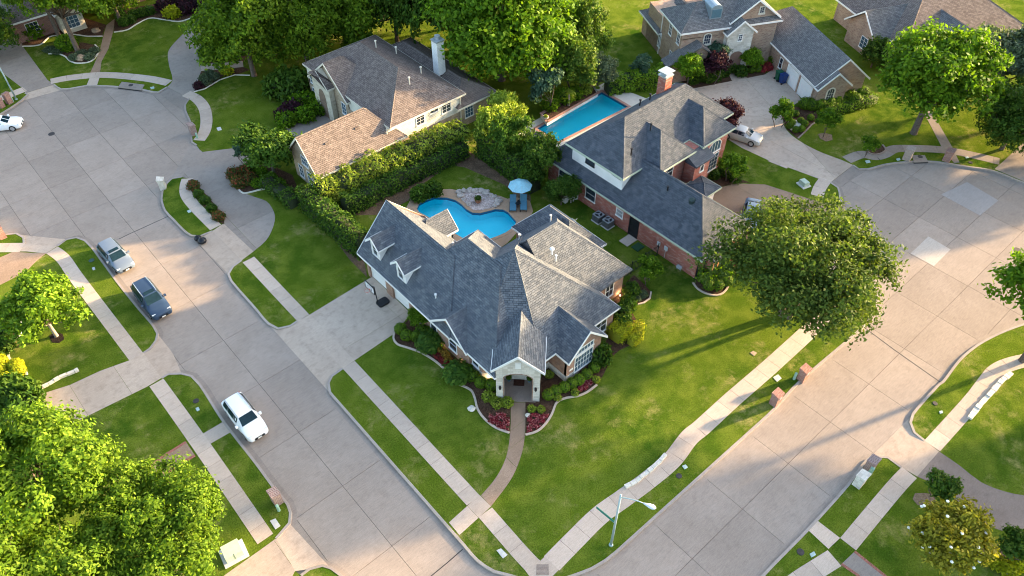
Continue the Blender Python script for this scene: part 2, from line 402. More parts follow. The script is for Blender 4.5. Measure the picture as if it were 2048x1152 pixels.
def smooth(pts, step=0.7):
    P = [Vector(p) for p in pts]; out = [tuple(P[0])]
    for i in range(len(P)-1):
        p0, p1, p2, p3 = P[max(i-1,0)], P[i], P[i+1], P[min(i+2,len(P)-1)]
        L1 = (p2-p1).length; m = max(1, min(12, int(L1/step)))
        if L1 > 14 or i == 0 and L1 > 6: m = 1
        # tangents scaled to this span so that long straights next to short arcs do not overshoot
        t1 = (p2-p0).normalized()*L1; t2 = (p3-p1).normalized()*L1
        for k in range(1, m+1):
            t = k/m; out.append(tuple(p1*(2*t**3-3*t*t+1)+t1*(t**3-2*t*t+t)+p2*(-2*t**3+3*t*t)+t2*(t**3-t*t)))
    return out
for isl in (ISL1, ISL2, ISL3):
    for i, (t, pts) in enumerate(isl):
        if t == 'k': isl[i] = (t, smooth(pts))
ISLP = []
for k, isl in enumerate((ISL1, ISL2, ISL3)):
    poly = []
    for t, pts in isl:
        for p in pts:
            if not poly or abs(p[0]-poly[-1][0])+abs(p[1]-poly[-1][1]) > 0.01: poly.append(p)
    if abs(poly[0][0]-poly[-1][0])+abs(poly[0][1]-poly[-1][1]) < 0.01: poly.pop()
    ISLP.append(poly)

for k, poly in enumerate(ISLP):
    mb = MB(); mb.raw(*tri_fill([poly]+([POOL1, POOL2] if k == 0 else []), 0.0))
    n = len(poly)
    for i in range(n):
        a, b = poly[i], poly[(i+1)%n]
        mb.face([(*a,-0.30),(*b,-0.30),(*b,0.0),(*a,0.0)])
    struct('lawn', mb, LAWN)

for isl in (ISL1, ISL2, ISL3):
    for t, pts in isl:
        if t == 'k':
            mb = MB(); mb.strip(pts, 0.20, -0.30, 0.022); struct('kerb', mb, KERB)
            mb = MB(); mb.strip(pts, 0.95, -0.25, ZR+0.004); struct('gutter', mb, OLDDRIVE)

def road_cells(x0, dx, nx, y0, dy, ny, test):
    mb = MB(); mb.box(-dx/2+.013, dx/2-.013, -dy/2+.013, dy/2-.013, -0.10, 0.0); me = mb.mesh('road_slab', ROAD)
    for i in range(nx):
        for j in range(ny):
            cx, cy = x0+dx*(i+.5), y0+dy*(j+.5)
            if not test(cx, cy): continue
            free = False
            for a in (-.45,-.2,0,.2,.45):
                for b in (-.45,-.2,0,.2,.45):
                    x, y = cx+a*dx, cy+b*dy
                    if not any(inside(P, x, y) for P in ISLP): free = True
            if free: link_mesh('slab', me, street, (cx, cy, ZR))
road_cells(6.33-3.98*8, 3.98, 14, 62.2-6.3*8, 6.3, 15, lambda x, y: y > 18.2 and -26 < x and y < 106)
road_cells(6.33-3.98, 3.98, 4, 13.79, 4.31, 1, lambda x, y: True)
road_cells(-26.0, 5.7, 6, 5.75-3.98*2, 3.98, 4, lambda x, y: y < 14.3 and x < 8)
road_cells(10.3-2.0, 5.7, 17, 9.8-3.98*6, 3.98, 12, lambda x, y: (y < 14.3 or x > 24))

def poly_prism(name, pts, z0, z1, mat, parent=None):
    mb = MB(); V, F = tri_fill([pts], z1); mb.raw(V, F)
    n = len(pts)
    for i in range(n):
        a, b = pts[i], pts[(i+1)%n]; mb.face([(*a,z0),(*b,z0),(*b,z1),(*a,z1)])
    return struct(name, mb, mat, parent)

def clip(poly, a, b, c):
    """keep the side a*x+b*y <= c"""
    o = []; n = len(poly)
    for i in range(n):
        p, q = poly[i], poly[(i+1)%n]; dp = a*p[0]+b*p[1]-c; dq = a*q[0]+b*q[1]-c
        if dp <= 0: o.append(p)
        if (dp < 0 < dq) or (dq < 0 < dp):
            t = dp/(dp-dq); o.append((p[0]+(q[0]-p[0])*t, p[1]+(q[1]-p[1])*t))
    return o

def drive(name, pts, mat, cuts=(), z=0.010, gap=0.02):
    """a driveway: a dark bed and the poured slabs on it, parted at the joint lines (a, b, c: a*x+b*y=c)"""
    base = poly_prism(name, pts, -0.05, z-0.012, JOINT)
    cells = [pts]
    for a, b, c in cuts:
        L = math.hypot(a, b); a, b, c = a/L, b/L, c/L; nc = []
        for q in cells:
            u = clip(q, a, b, c-gap/2); v = clip(q, -a, -b, -c-gap/2)
            if len(u) > 2: nc.append(u)
            if len(v) > 2: nc.append(v)
        cells = nc
    for q in cells:
        q2 = [q[0]]
        for p in q[1:]:
            if math.hypot(p[0]-q2[-1][0], p[1]-q2[-1][1]) > .02: q2.append(p)
        if math.hypot(q2[0][0]-q2[-1][0], q2[0][1]-q2[-1][1]) < .02: q2.pop()
        if len(q2) > 2: poly_prism('slab', q2, -0.04, z, mat, base)
    return base

def apron(streetpts, inner, mat):
    pts = streetpts+inner; n = len(pts)
    def rise(x, y):                                  # the pour climbs evenly from the gutter to the walk
        d = 1e9
        for i in range(len(streetpts)-1):
            a, b = Vector(streetpts[i]), Vector(streetpts[i+1]); t = max(0, min(1, (Vector((x,y))-a).dot(b-a)/(b-a).length_squared)); d = min(d, (a+(b-a)*t-Vector((x,y))).length)
        return ZR+0.008+0.13*min(1.0, d/1.9)
    V, F = tri_fill([pts], 0.0); mb = MB(); mb.raw([(x, y, rise(x, y)) for x, y, _ in V], F)
    for i in range(n):
        j = (i+1)%n; mb.face([(*pts[i],-0.3),(*pts[j],-0.3),(*pts[j],rise(*pts[j])),(*pts[i],rise(*pts[i]))])
    return struct('driveway_apron', mb, mat)

def sidewalk(pts, width=1.22, step=1.55, mat=None, name='sidewalk', z=0.014, skip=None):
    mat = mat or WALK
    P = [Vector(p) for p in pts]; out = [P[0]]
    for i in range(len(P)-1):                       # Catmull-Rom through the surveyed points
        p0, p1, p2, p3 = P[max(i-1,0)], P[i], P[i+1], P[min(i+2,len(P)-1)]
        m = max(2, int((p2-p1).length/0.25))
        for k in range(1, m+1):
            t = k/m; out.append(0.5*((2*p1)+(p2-p0)*t+(2*p0-5*p1+4*p2-p3)*t*t+(3*p1-p0-3*p2+p3)*t**3))
    mb = MB(); mb.strip([tuple(p) for p in out], width, -0.06, z-0.013); base = struct(name, mb, JOINT)
    acc = 0.0; cur = [out[0]]; idx = 0
    def emit(run):
        if len(run) < 2: return
        d0 = (run[1]-run[0]).normalized(); d1 = (run[-1]-run[-2]).normalized()
        r = [run[0]+d0*.011]+[q for q in run[1:-1]]+[run[-1]-d1*.011]
        s = MB(); s.strip([tuple(q) for q in r], width, -0.05, z); o = s.build('slab', mat, base)
    for i in range(1, len(out)):
        acc += (out[i]-out[i-1]).length; cur.append(out[i])
        if acc >= step: emit(cur); cur = [out[i]]; acc = 0.0
    if acc > 0.06: emit(cur)
    return base

# --- paths along the left street
sidewalk([(16.85,57.2),(16.85,52.0),(16.87,47.17)])
sidewalk([(16.96,40.04),(16.94,37.32),(16.80,23.25)])
sidewalk([(16.85,21.97),(16.72,18.26),(16.72,16.76)])
sidewalk([(18.05,72.83),(17.33,71.77),(16.74,70.29),(16.56,67.96),(16.65,63.55)])
sidewalk([(5.91,103.03),(8.02,102.47),(9.61,102.54),(11.00,102.66)], 1.3)
sidewalk([(13.96,102.34),(15.72,101.79),(18.17,100.49),(19.48,99.49),(21.27,97.59),(23.46,94.71),(24.84,92.25)], 1.35)
sidewalk([(25.35,88.61),(25.81,86.73),(25.60,84.32),(24.62,81.69),(23.39,79.69),(22.12,78.47)], 1.35)
sidewalk([(-2.75,76.33),(-1.21,75.35),(1.19,73.32)], 1.3); sidewalk([(3.21,71.06),(3.59,69.04),(3.60,65.08),(3.87,52.70)])
sidewalk([(3.99,48.98),(4.01,40.74),(3.90,30.69)])
# --- paths along the right street
sidewalk([(17.80,16.00),(20.30,16.18),(22.87,16.31),(25.14,16.11),(27.60,15.91),(30.27,15.85),(32.84,16.26),(34.40,16.23),(38.11,16.30),(40.71,16.29),(43.25,16.28),(47.08,16.33),(49.09,16.37)], 1.45)
sidewalk([(49.09,16.37),(52.63,16.64),(56.65,18.32),(59.88,20.92),(62.42,23.36)], 1.4)
sidewalk([(65.98,26.51),(67.44,27.10),(69.17,27.49)], 1.3)
sidewalk([(73.79,27.89),(75.92,27.35),(76.67,26.19),(77.92,25.70),(79.60,25.46),(81.11,24.25),(82.91,22.47),(84.18,20.79),(85.20,18.77),(86.12,16.62)], 1.3, 1.8, OLDDRIVE)
sidewalk([(34.37,3.21),(40.51,3.33),(42.89,3.29)], 1.25); sidewalk([(46.36,3.32),(52.67,3.28),(55.51,3.40),(57.32,3.41),(59.12,2.88),(61.31,1.74)], 1.3)
sidewalk([(32.78,3.27),(31.41,3.58),(29.65,3.96),(27.77,4.25)], 1.3)
drive('curb_walk', [(17.43,23.31),(17.46,22.05),(14.35,21.84),(14.39,23.09)], WALK, [(1,0,16.2)])
drive('curb_walk', [(4.56,41.77),(6.34,41.75),(6.32,40.46),(4.49,40.54)], WALK, [])
drive('curb_walk', [(33.19,5.69),(34.31,5.72),(34.36,3.84),(33.04,3.92)], WALK, [])
drive('curb_walk', [(18.17,100.33),(19.06,99.54),(17.93,97.60),(16.96,98.46)], WALK, [])
drive('corner_ramp', [(16.15,17.26),(17.25,17.50),(17.36,16.65),(18.32,16.70),(18.34,15.37),(16.87,15.27),(16.49,15.51),(16.04,16.28)], WALK, [])
mb = MB()
rp = [(16.97,16.63),(17.59,16.08),(17.08,15.50),(16.42,16.08)]
for i in range(9):
    t = i/9; A = Vector(rp[0]).lerp(Vector(rp[3]), t); B = Vector(rp[1]).lerp(Vector(rp[2]), t); A2 = Vector(rp[0]).lerp(Vector(rp[3]), t+.07); B2 = Vector(rp[1]).lerp(Vector(rp[2]), t+.07)
    mb.prism([tuple(A),tuple(B),tuple(B2),tuple(A2)], 0.0, 0.022)
struct('ramp_ribs', mb, AGG2)

# --- driveways
drive('driveway', [(17.53,47.13),(17.58,40.06),(21.96,40.30),(24.38,41.23),(24.46,47.41)], DRIVE, [(0,1,44.0-2.3),(1,0,23.3)])
apron([(14.20,48.64),(14.21,38.58)], [(14.64,39.49),(15.25,39.92),(16.35,40.01),(17.58,40.06),(17.53,47.13),(16.28,47.19),(15.48,47.12),(14.54,47.56)], DRIVE)
drive('driveway', [(17.69,73.50),(21.38,76.72),(21.42,76.18)]+smooth([(26.48,73.34),(26.48,72.21),(24.22,70.54),(22.35,69.84),(21.26,68.97),(21.25,67.19),(21.98,65.11),(22.48,63.91),(22.38,62.50),(21.90,61.04),(20.83,59.65),(19.46,58.50),(17.77,57.90)],.5)+[(17.52,63.39)]+smooth([(17.77,63.98),(18.08,65.88),(18.20,68.13),(18.25,70.06),(18.54,72.06),(18.13,72.76)],.5), OLDDRIVE, [(0,1,62.0),(1,0,18.2),(0,1,69.0)])
apron([(16.08,73.55),(21.39,78.73)], [(21.52,77.86),(21.38,76.72),(17.69,73.50),(16.81,73.93)], OLDDRIVE)
apron([(14.30,64.04),(14.49,56.68)], [(15.29,57.32),(16.29,57.53),(17.77,57.90),(17.52,63.59),(16.17,63.28),(14.90,63.42)], DRIVE)
drive('driveway', [(25.18,87.29),(26.86,88.63),(27.60,89.19),(29.93,93.96),(30.61,95.35),(31.97,96.70),(33.77,97.74),(36.40,97.19),(38.39,100.99),(38.41,105.45),(37.15,105.97)]+smooth([(34.93,105.58),(31.71,102.80),(29.25,100.85),(27.96,99.39),(26.70,96.33),(25.36,92.40),(24.25,91.54)],.6), OLDDRIVE, [(0,1,106.5),(1,0,33)])
apron([(22.99,91.16),(23.21,87.72),(23.53,85.02)], [(24.14,86.32),(25.18,87.29),(24.25,91.54)], OLDDRIVE)
drive('driveway', [(14.03,101.35),(13.80,102.95),(14.26,113.24),(15.24,118.66),(15.40,122.28),(12.74,126.58),(8.02,114.50),(10.05,109.11),(10.92,102.43),(10.70,101.73)], OLDDRIVE, [(0,1,103.5),(0,1,111)])
apron([(9.86,100.41),(14.31,99.73)], [(14.03,101.35),(10.70,101.73),(10.81,101.18)], DRIVE)
drive('garden_path', [(18.35,100.97),(20.19,103.74),(21.56,105.92),(23.46,109.55),(24.85,112.02),(26.46,113.08),(25.01,110.01),(22.55,105.56),(20.57,102.90),(19.39,100.37)], AGG)
drive('garden_path', [(29.87,93.85),(31.81,92.46),(34.21,91.00),(33.59,89.57),(31.06,91.00),(29.09,92.26)], DRIVE)
apron([(1.43,75.83),(6.13,70.30)], [(5.67,71.29),(4.82,71.65),(3.82,71.28),(2.60,70.94),(1.29,72.48),(-0.64,74.18),(-0.29,75.30),(1.49,73.82),(1.75,74.76)], DRIVE)
drive('driveway', [(2.60,70.94),(1.67,70.55),(0.49,69.78),(-1.18,69.48),(-3.88,69.29),(-3.99,71.96),(-0.91,73.30),(0.25,73.30)], AGG)
drive('driveway', [(3.23,52.75),(0.95,53.27),(-1.47,53.47),(-4.13,54.27),(-5.62,54.13),(-6.47,52.65),(-5.76,50.16),(-4.47,49.50),(-2.79,49.52),(3.26,49.08)], DRIVE, [(1,0,-1.5),(1,0,2.0)])
apron([(6.44,55.11),(6.34,54.04),(6.38,51.14),(5.96,48.49)], [(5.12,49.16),(4.50,49.15),(3.26,49.08),(3.23,52.75),(4.50,52.73),(5.13,52.84),(5.90,53.36)], DRIVE)
drive('garden_path', [(3.26,41.94),(3.24,40.34),(1.79,40.46),(0.70,40.06),(-0.53,39.48),(-0.66,40.97),(0.68,41.79),(1.66,41.92)], AGG, [(1,0,1.2)])
mb = MB(); mb.strip([(3.26,41.94),(2.34,41.91),(1.66,41.92),(0.68,41.79),(-0.66,40.97)], 0.22, -0.02, 0.016); mb.strip([(3.24,40.34),(2.45,40.40),(1.79,40.46),(0.70,40.06),(-0.53,39.48)], 0.22, -0.02, 0.016)
struct('brick_path_edging', mb, plain('edging_brick', (0.30,0.12,0.085), 0.9, 0, 0.5, 0.2, 9))
drive('driveway', [(4.48,30.23),(3.16,30.20),(0.42,30.19),(-1.38,30.03),(-0.47,26.17),(2.47,26.18),(4.26,27.27)], DRIVE, [(1,0,4.3)])
apron([(5.80,30.64),(6.22,25.81)], [(5.88,26.35),(5.08,26.73),(4.26,27.27),(4.48,30.23)], DRIVE)
drive('garden_path', smooth([(17.48,23.21),(19.29,23.61),(20.98,24.41),(22.61,25.79),(24.66,28.00)],.4)+smooth([(25.54,27.22),(23.59,25.12),(22.20,23.93),(20.18,22.81),(17.46,22.05)],.4), AGG, [(0,1,26.0),(0,1,24.8),(1,0,21.0)])
drive('driveway', [(43.01,2.73)]+smooth([(46.30,2.72),(46.30,1.08),(46.14,-0.71),(46.69,-2.19),(47.44,-3.29),(49.88,-5.94)],.6)+[(47.04,-7.08),(44.79,-4.48),(43.47,-3.47),(43.05,-2.58),(43.33,-0.04),(43.83,0.44),(43.40,1.55)], AGG2, [(1,0,43.0)])
apron([(41.61,5.98),(48.03,5.82)], [(47.13,5.54),(46.49,4.85),(46.39,3.96),(46.30,2.72),(43.01,2.73),(42.85,3.90),(42.88,5.04),(42.38,5.59)], DRIVE)
drive('garden_path', [(32.76,2.71),(34.24,2.61),(34.24,0.31),(34.24,-0.84),(32.49,-0.37),(32.89,1.51)], OLDDRIVE, [])
mb = MB(); mb.strip([(34.24,2.61),(34.24,0.31),(34.24,-0.84)], 0.2, -0.02, 0.016); mb.strip([(32.76,2.71),(32.89,1.51),(32.49,-0.37)], 0.2, -0.02, 0.016)
struct('brick_path_edging', mb, MT['edging_brick'])
drive('driveway', [(69.01,26.84),(68.61,28.11),(67.32,33.61),(66.99,36.87),(67.16,39.01),(69.55,41.94),(71.23,44.37),(72.56,48.35),(77.49,46.29),(79.46,45.48),(81.84,44.48),(84.58,44.62),(82.81,41.89),(81.32,39.55),(80.30,38.08)]+smooth([(78.21,38.06),(76.86,37.83),(75.07,37.07),(73.67,35.61),(72.99,33.60),(72.88,30.91),(73.38,28.26)],.6)+[(73.52,26.92)], DRIVE, [(.447,.894,75.4),(.894,-.447,50.5),(.447,.894,70.0),(1,0,70.5)])
apron([(74.11,25.46),(68.86,25.84)], [(69.01,26.84),(73.52,26.92),(73.38,26.10)], OLDDRIVE)
drive('garden_path', [(77.49,46.29),(78.78,47.98),(80.55,47.38),(79.46,45.48)], DRIVE)
drive('driveway', [(57.22,33.93),(59.52,34.10),(61.34,33.40),(63.51,31.25),(64.36,28.71),(65.30,25.70),(66.51,23.88),(63.41,20.69),(59.70,22.04),(55.87,24.00),(54.80,27.34),(54.74,30.36)], AGG, [(1,0,56.5),(1,0,61.0)])
apron([(66.03,22.94),(63.85,20.30)], [(63.41,20.69),(66.51,23.88)], AGG)
drive('driveway', [(91.87,16.50),(87.24,16.36),(84.39,16.36),(84.61,13.27),(87.01,6.50),(95.76,7.25),(98.52,13.62)], OLDDRIVE)
drive('garden_path', [(89.49,27.79),(90.48,26.92),(88.50,25.18),(84.59,21.17),(82.66,19.44),(82.12,19.79),(83.98,22.21),(88.31,26.45)], OLDDRIVE, [(1,0,80.0)])
poly_prism('concrete_patch', [(68.98,15.67),(68.81,13.30),(65.44,13.22),(65.37,15.59)], -0.2, ZR+0.006, PATCHW)
poly_prism('concrete_patch', [(76.11,18.09),(80.18,17.30),(79.66,13.65),(75.89,13.79)], -0.2, ZR+0.006, PATCHB)

for q_, m_ in (([(16.35,40.01),(17.58,40.06),(17.53,47.13),(16.28,47.19)],DRIVE),([(16.29,57.53),(17.77,57.90),(17.52,63.59),(16.17,63.28)],DRIVE),([(4.50,52.73),(4.50,49.15),(3.26,49.08),(3.23,52.75)],DRIVE),([(1.49,73.82),(3.82,71.28),(2.60,70.94),(1.29,72.48),(-0.64,74.18),(-0.29,75.30)],DRIVE),([(42.85,3.90),(46.39,3.96),(46.30,2.72),(43.01,2.73)],DRIVE)):
    poly_prism('driveway_crossing', q_, -0.05, 0.012, m_)
# --- planting beds with their stone edging
def bed(pts, edge=None, mat=None, emat=None, name='planting_bed', z=0.02):
    poly_prism(name, pts, -0.05, z, mat or MULCH)
    if edge:
        P = [Vector(p) for p in edge]; out = []
        for i in range(len(P)-1):
            m = max(2, int((P[i+1]-P[i]).length/0.3)); p0, p1, p2, p3 = P[max(i-1,0)], P[i], P[i+1], P[min(i+2,len(P)-1)]
            for k in range(m):
                t = k/m; out.append(tuple(0.5*((2*p1)+(p2-p0)*t+(2*p0-5*p1+4*p2-p3)*t*t+(3*p1-p0-3*p2+p3)*t**3)))
        out.append(tuple(P[-1])); mb = MB(); mb.strip(out, 0.17, -0.05, 0.09); struct('bed_edging', mb, emat or LIME)

bed([(21.92,40.33),(21.49,39.87),(21.35,39.08),(21.86,38.03),(22.37,36.85),(22.67,35.35),(22.71,34.03),(22.57,33.31),(22.55,32.49),(22.76,31.89),(23.00,31.07),(22.70,30.20),(22.22,29.31),(22.02,28.20),(22.15,26.95),(22.64,25.89)]+[(24.66,28.00),(23.94,28.96),(25.02,30.72),(24.28,32.77),(24.09,37.34),(24.30,40.90)], [(21.92,40.33),(21.49,39.87),(21.35,39.08),(21.86,38.03),(22.37,36.85),(22.67,35.35),(22.71,34.03),(22.57,33.31),(22.55,32.49),(22.76,31.89),(23.00,31.07),(22.70,30.20),(22.22,29.31),(22.02,28.20),(22.15,26.95),(22.64,25.89)], emat=WALK)

bed([(23.46,24.92),(24.35,24.56),(25.34,24.63),(26.38,24.98),(27.46,25.53),(28.37,25.31),(29.09,24.88),(29.99,24.62),(31.15,24.61)]+[(32.41,25.02),(34.14,25.85),(35.32,25.91),(36.44,25.66),(37.83,26.10),(38.95,27.30),(39.39,28.36),(39.62,29.05),(40.97,28.27),(41.90,28.19),(42.52,28.74),(42.78,29.71),(43.00,31.28),(39.59,30.83),(37.72,28.39),(32.84,26.49),(29.35,26.54),(29.72,28.75),(27.97,28.11),(25.54,27.22)], [(23.46,24.92),(24.35,24.56),(25.34,24.63),(26.38,24.98),(27.46,25.53),(28.37,25.31),(29.09,24.88),(29.99,24.62),(31.15,24.61)], emat=WALK)
mb = MB(); mb.strip([(39.62,29.05),(40.27,28.56),(40.97,28.27),(41.83,28.26),(42.52,28.74)], 0.15, -.05, .08); struct('bed_edging', mb, WALK)

bed([(46.33,26.92),(46.05,26.22),(46.13,25.30),(46.72,24.44),(47.76,24.28),(49.21,24.81)]+[(51.28,25.29),(52.22,26.29),(50.68,27.19),(47.73,27.35)], [(46.33,26.92),(46.05,26.22),(46.13,25.30),(46.72,24.44),(47.76,24.28),(49.21,24.81)], emat=WALK)

bed([(14.25,113.59),(16.12,112.47),(17.87,113.77),(19.27,113.07),(20.38,112.45),(21.69,110.57),(23.20,109.24)]+[(24.04,110.87),(24.85,112.02),(22.68,117.78),(17.97,121.95),(15.49,118.43)], [(14.25,113.59),(16.12,112.47),(17.87,113.77),(19.27,113.07),(20.38,112.45),(21.69,110.57),(23.20,109.24)])

bed([(24.79,109.29),(26.44,108.75),(28.15,109.48),(30.10,109.86),(31.47,108.07),(32.94,106.19),(35.50,106.44),(36.99,107.50)]+[(38.11,109.14),(33.72,113.03),(27.72,115.30),(26.24,112.70)], [(24.79,109.29),(26.44,108.75),(28.15,109.48),(30.10,109.86),(31.47,108.07),(32.94,106.19),(35.50,106.44),(36.99,107.50)])

bed([(16.14,109.34),(17.01,108.57),(17.51,107.28),(17.58,105.71),(18.08,104.45),(19.42,103.75),(20.62,104.69),(21.46,106.00),(21.57,107.65)]+[(20.58,109.40),(18.69,110.54),(16.88,110.92),(16.35,110.52)], [(16.14,109.34),(17.01,108.57),(17.51,107.28),(17.58,105.71),(18.08,104.45),(19.42,103.75),(20.62,104.69),(21.46,106.00),(21.57,107.65)])

bed([(29.87,93.85),(30.90,95.94),(32.12,96.57),(34.26,97.29),(37.23,97.37),(36.61,93.47),(34.30,90.91),(31.81,92.46)], None); bed([(29.04,92.15),(31.06,91.00),(33.59,89.57),(33.85,88.37),(31.86,88.54),(30.52,89.25),(28.56,88.04),(27.22,88.01),(26.23,88.28)], None)
mb = MB(); mb.strip([(26.23,88.28),(27.55,88.02),(29.90,88.70),(31.86,88.54),(33.21,87.18)], .16, -.05, .08); struct('bed_edging', mb, LIME)
bed([(17.94,72.47),(18.42,72.40),(18.33,70.22),(18.28,68.06),(18.15,65.82),(17.81,63.95),(17.45,63.45),(17.32,64.28),(17.28,66.06),(17.24,68.22),(17.42,70.79)], None)

bed([(21.25,67.41),(21.32,66.57),(22.15,66.17),(23.14,65.84),(24.09,64.90),(25.12,64.10)]+[(25.63,62.43),(26.79,65.92),(25.86,69.09),(25.32,72.00),(22.98,70.46),(21.54,69.41)], [(21.25,67.41),(21.32,66.57),(22.15,66.17),(23.14,65.84),(24.09,64.90),(25.12,64.10)])

bed([(-3.38,65.23),(-2.50,64.21),(-2.22,63.48),(-2.29,62.60),(-2.75,61.85),(-3.87,60.95),(-4.27,60.05),(-4.25,59.45)]+[(-3.79,57.97),(-3.75,56.87),(-4.38,56.18),(-6.13,56.24),(-7.97,57.86),(-5.39,67.00)], [(-3.38,65.23),(-2.50,64.21),(-2.22,63.48),(-2.29,62.60),(-2.75,61.85),(-3.87,60.95),(-4.27,60.05),(-4.25,59.45)])
mb = MB(); mb.strip([(-4.45,56.31),(-3.90,56.65),(-3.74,57.00),(-3.69,57.66)], .16, -.05, .09); struct('bed_edging', mb, LIME)

bed([(76.11,38.22),(75.07,37.07),(73.75,35.53),(73.23,33.77),(75.17,34.01),(76.99,34.28),(78.52,34.01),(79.87,34.89)]+[(86.27,32.81),(87.26,33.40),(83.75,34.30),(79.23,36.87),(78.21,38.06)], [(73.23,33.77),(75.17,34.01),(76.99,34.28),(78.52,34.01)], emat=AGG2)
bed([(72.56,48.35),(77.49,46.29),(78.78,47.98),(76.56,50.59),(73.27,51.90),(72.61,50.14)], None); bed([(79.46,45.48),(81.84,44.48),(83.87,45.41),(82.81,47.50),(80.65,47.29)], None)
bed([(75.69,32.76),(76.47,32.34),(76.72,31.59),(75.91,31.01),(75.11,31.33),(75.10,32.11)], None, mulch_mat('pale_mulch', (0.16,0.11,0.075), (0.30,0.22,0.16)))
bed([(78.37,28.45),(79.22,27.95),(79.29,26.75),(78.68,26.02),(77.54,26.04),(76.84,26.54),(76.97,27.29)], [(78.37,28.45),(76.97,27.29),(76.84,26.54),(77.54,26.04),(78.68,26.02),(79.29,26.75)], emat=AGG2)
PM = bpy.data.materials['pale_mulch']
bed([(41.03,2.00),(41.58,2.11),(42.17,1.64),(42.51,1.12),(42.13,0.76),(41.32,0.99),(40.85,1.51)], None, PM); bed([(41.14,-2.96),(41.58,-3.00),(42.05,-3.66),(42.03,-4.38),(41.37,-4.76),(40.62,-4.34),(40.33,-3.60)], None, PM)
bed([(-0.89,60.05),(-0.33,60.17),(0.08,59.50),(0.00,58.80),(-0.52,58.66),(-0.95,59.12)], None, mulch_mat('dark_mulch', (0.012,0.008,0.006), (0.04,0.028,0.02)))
bed([(-3.43,48.10),(-2.99,47.71),(-2.87,46.70),(-3.15,45.76),(-3.68,45.35),(-4.45,46.33),(-4.63,47.95)], [(-3.16,47.98),(-2.98,47.22),(-2.99,46.38),(-3.20,45.62)], emat=LIME)
bed([(61.12,36.71),(62.09,34.10),(62.59,32.51),(61.41,33.45),(59.59,34.15),(58.93,34.96)], None)
bed([(24.03,47.61),(24.11,50.70),(25.07,57.62),(25.79,61.20),(26.64,61.32),(26.67,58.28),(26.42,52.44)], None, DIRT); bed([(27.86,62.12),(32.40,63.31),(38.10,61.93),(43.92,58.04),(43.74,56.94),(40.57,56.07),(36.68,55.44),(34.39,54.13),(32.51,54.18),(30.44,53.90),(27.39,56.60),(25.90,58.96)], None, DIRT)
bed([(40.57,56.07),(43.74,56.94),(43.62,50.44),(43.92,46.79),(43.06,45.70),(42.34,46.99),(42.78,49.48),(41.52,54.64)], None, DIRT)
# dry yard behind the pool

# old joints sealed with tar
for pts_ in ([(8.74,68.47),(10.03,68.51),(13.94,68.50)], [(53.49,13.49),(53.13,10.30),(52.80,5.87)], [(13.88,20.92),(12.46,20.86),(10.98,20.85)]):
    mb = MB(); mb.strip(pts_, .07, ZR-.02, ZR+.006); struct('sealed_joint', mb, plain('tar', (0.03,0.027,0.026), .7))

# ------------------------------------------------------------------ houses
BR_C = brick_mat('brick_rose_tan', (0.27,0.135,0.085), (0.34,0.19,0.125), (0.17,0.085,0.07), (0.40,0.34,0.28))
BR_R = brick_mat('brick_red', (0.32,0.075,0.052), (0.40,0.115,0.080), (0.50,0.27,0.21), (0.33,0.26,0.22))
BR_T = brick_mat('brick_tan', (0.38,0.28,0.18), (0.46,0.35,0.24), (0.29,0.20,0.13), (0.48,0.41,0.32))
BR_U = brick_mat('brick_buff_pink', (0.34,0.215,0.15), (0.42,0.29,0.205), (0.24,0.13,0.095), (0.45,0.38,0.31))
BR_L = brick_mat('brick_brown_red', (0.22,0.085,0.06), (0.28,0.12,0.085), (0.16,0.06,0.05), (0.34,0.28,0.24))
STONE = brick_mat('white_stone', (0.62,0.57,0.49), (0.70,0.65,0.57), (0.52,0.47,0.39), (0.50,0.46,0.40), 0.42, 0.24, 0.012)
STONE_T = brick_mat('cream_stone', (0.58,0.51,0.39), (0.66,0.59,0.46), (0.50,0.43,0.32), (0.55,0.49,0.39), 0.40, 0.22, 0.012)
SIDING = brick_mat('cream_siding', (0.72,0.67,0.55), (0.74,0.69,0.57), (0.71,0.66,0.54), (0.52,0.48,0.39), 40.0, 0.19, 0.012)
SIDEW = brick_mat('white_siding', (0.74,0.73,0.70), (0.76,0.75,0.72), (0.73,0.72,0.69), (0.55,0.54,0.52), 40.0, 0.19, 0.012)
SH_C = shingle_mat('shingle_grey', (0.094,0.106,0.124), (0.150,0.163,0.182), (0.235,0.238,0.246))
SH_R = shingle_mat('shingle_slate', (0.066,0.076,0.092), (0.104,0.115,0.133), (0.165,0.170,0.182))
SH_T = shingle_mat('shingle_brown', (0.150,0.120,0.105), (0.215,0.173,0.152), (0.29,0.238,0.208))
SH_U = shingle_mat('shingle_ash', (0.130,0.126,0.126), (0.185,0.178,0.175), (0.25,0.238,0.23))
DOORW = plain('garage_white', (0.74,0.73,0.70), 0.5, 0, 0.04)
DOORN = plain('navy_door', (0.018,0.030,0.060), 0.35, 0, 0.1)
WOOD = plain('stained_wood', (0.42,0.20,0.075), 0.5, 0, 0.2)

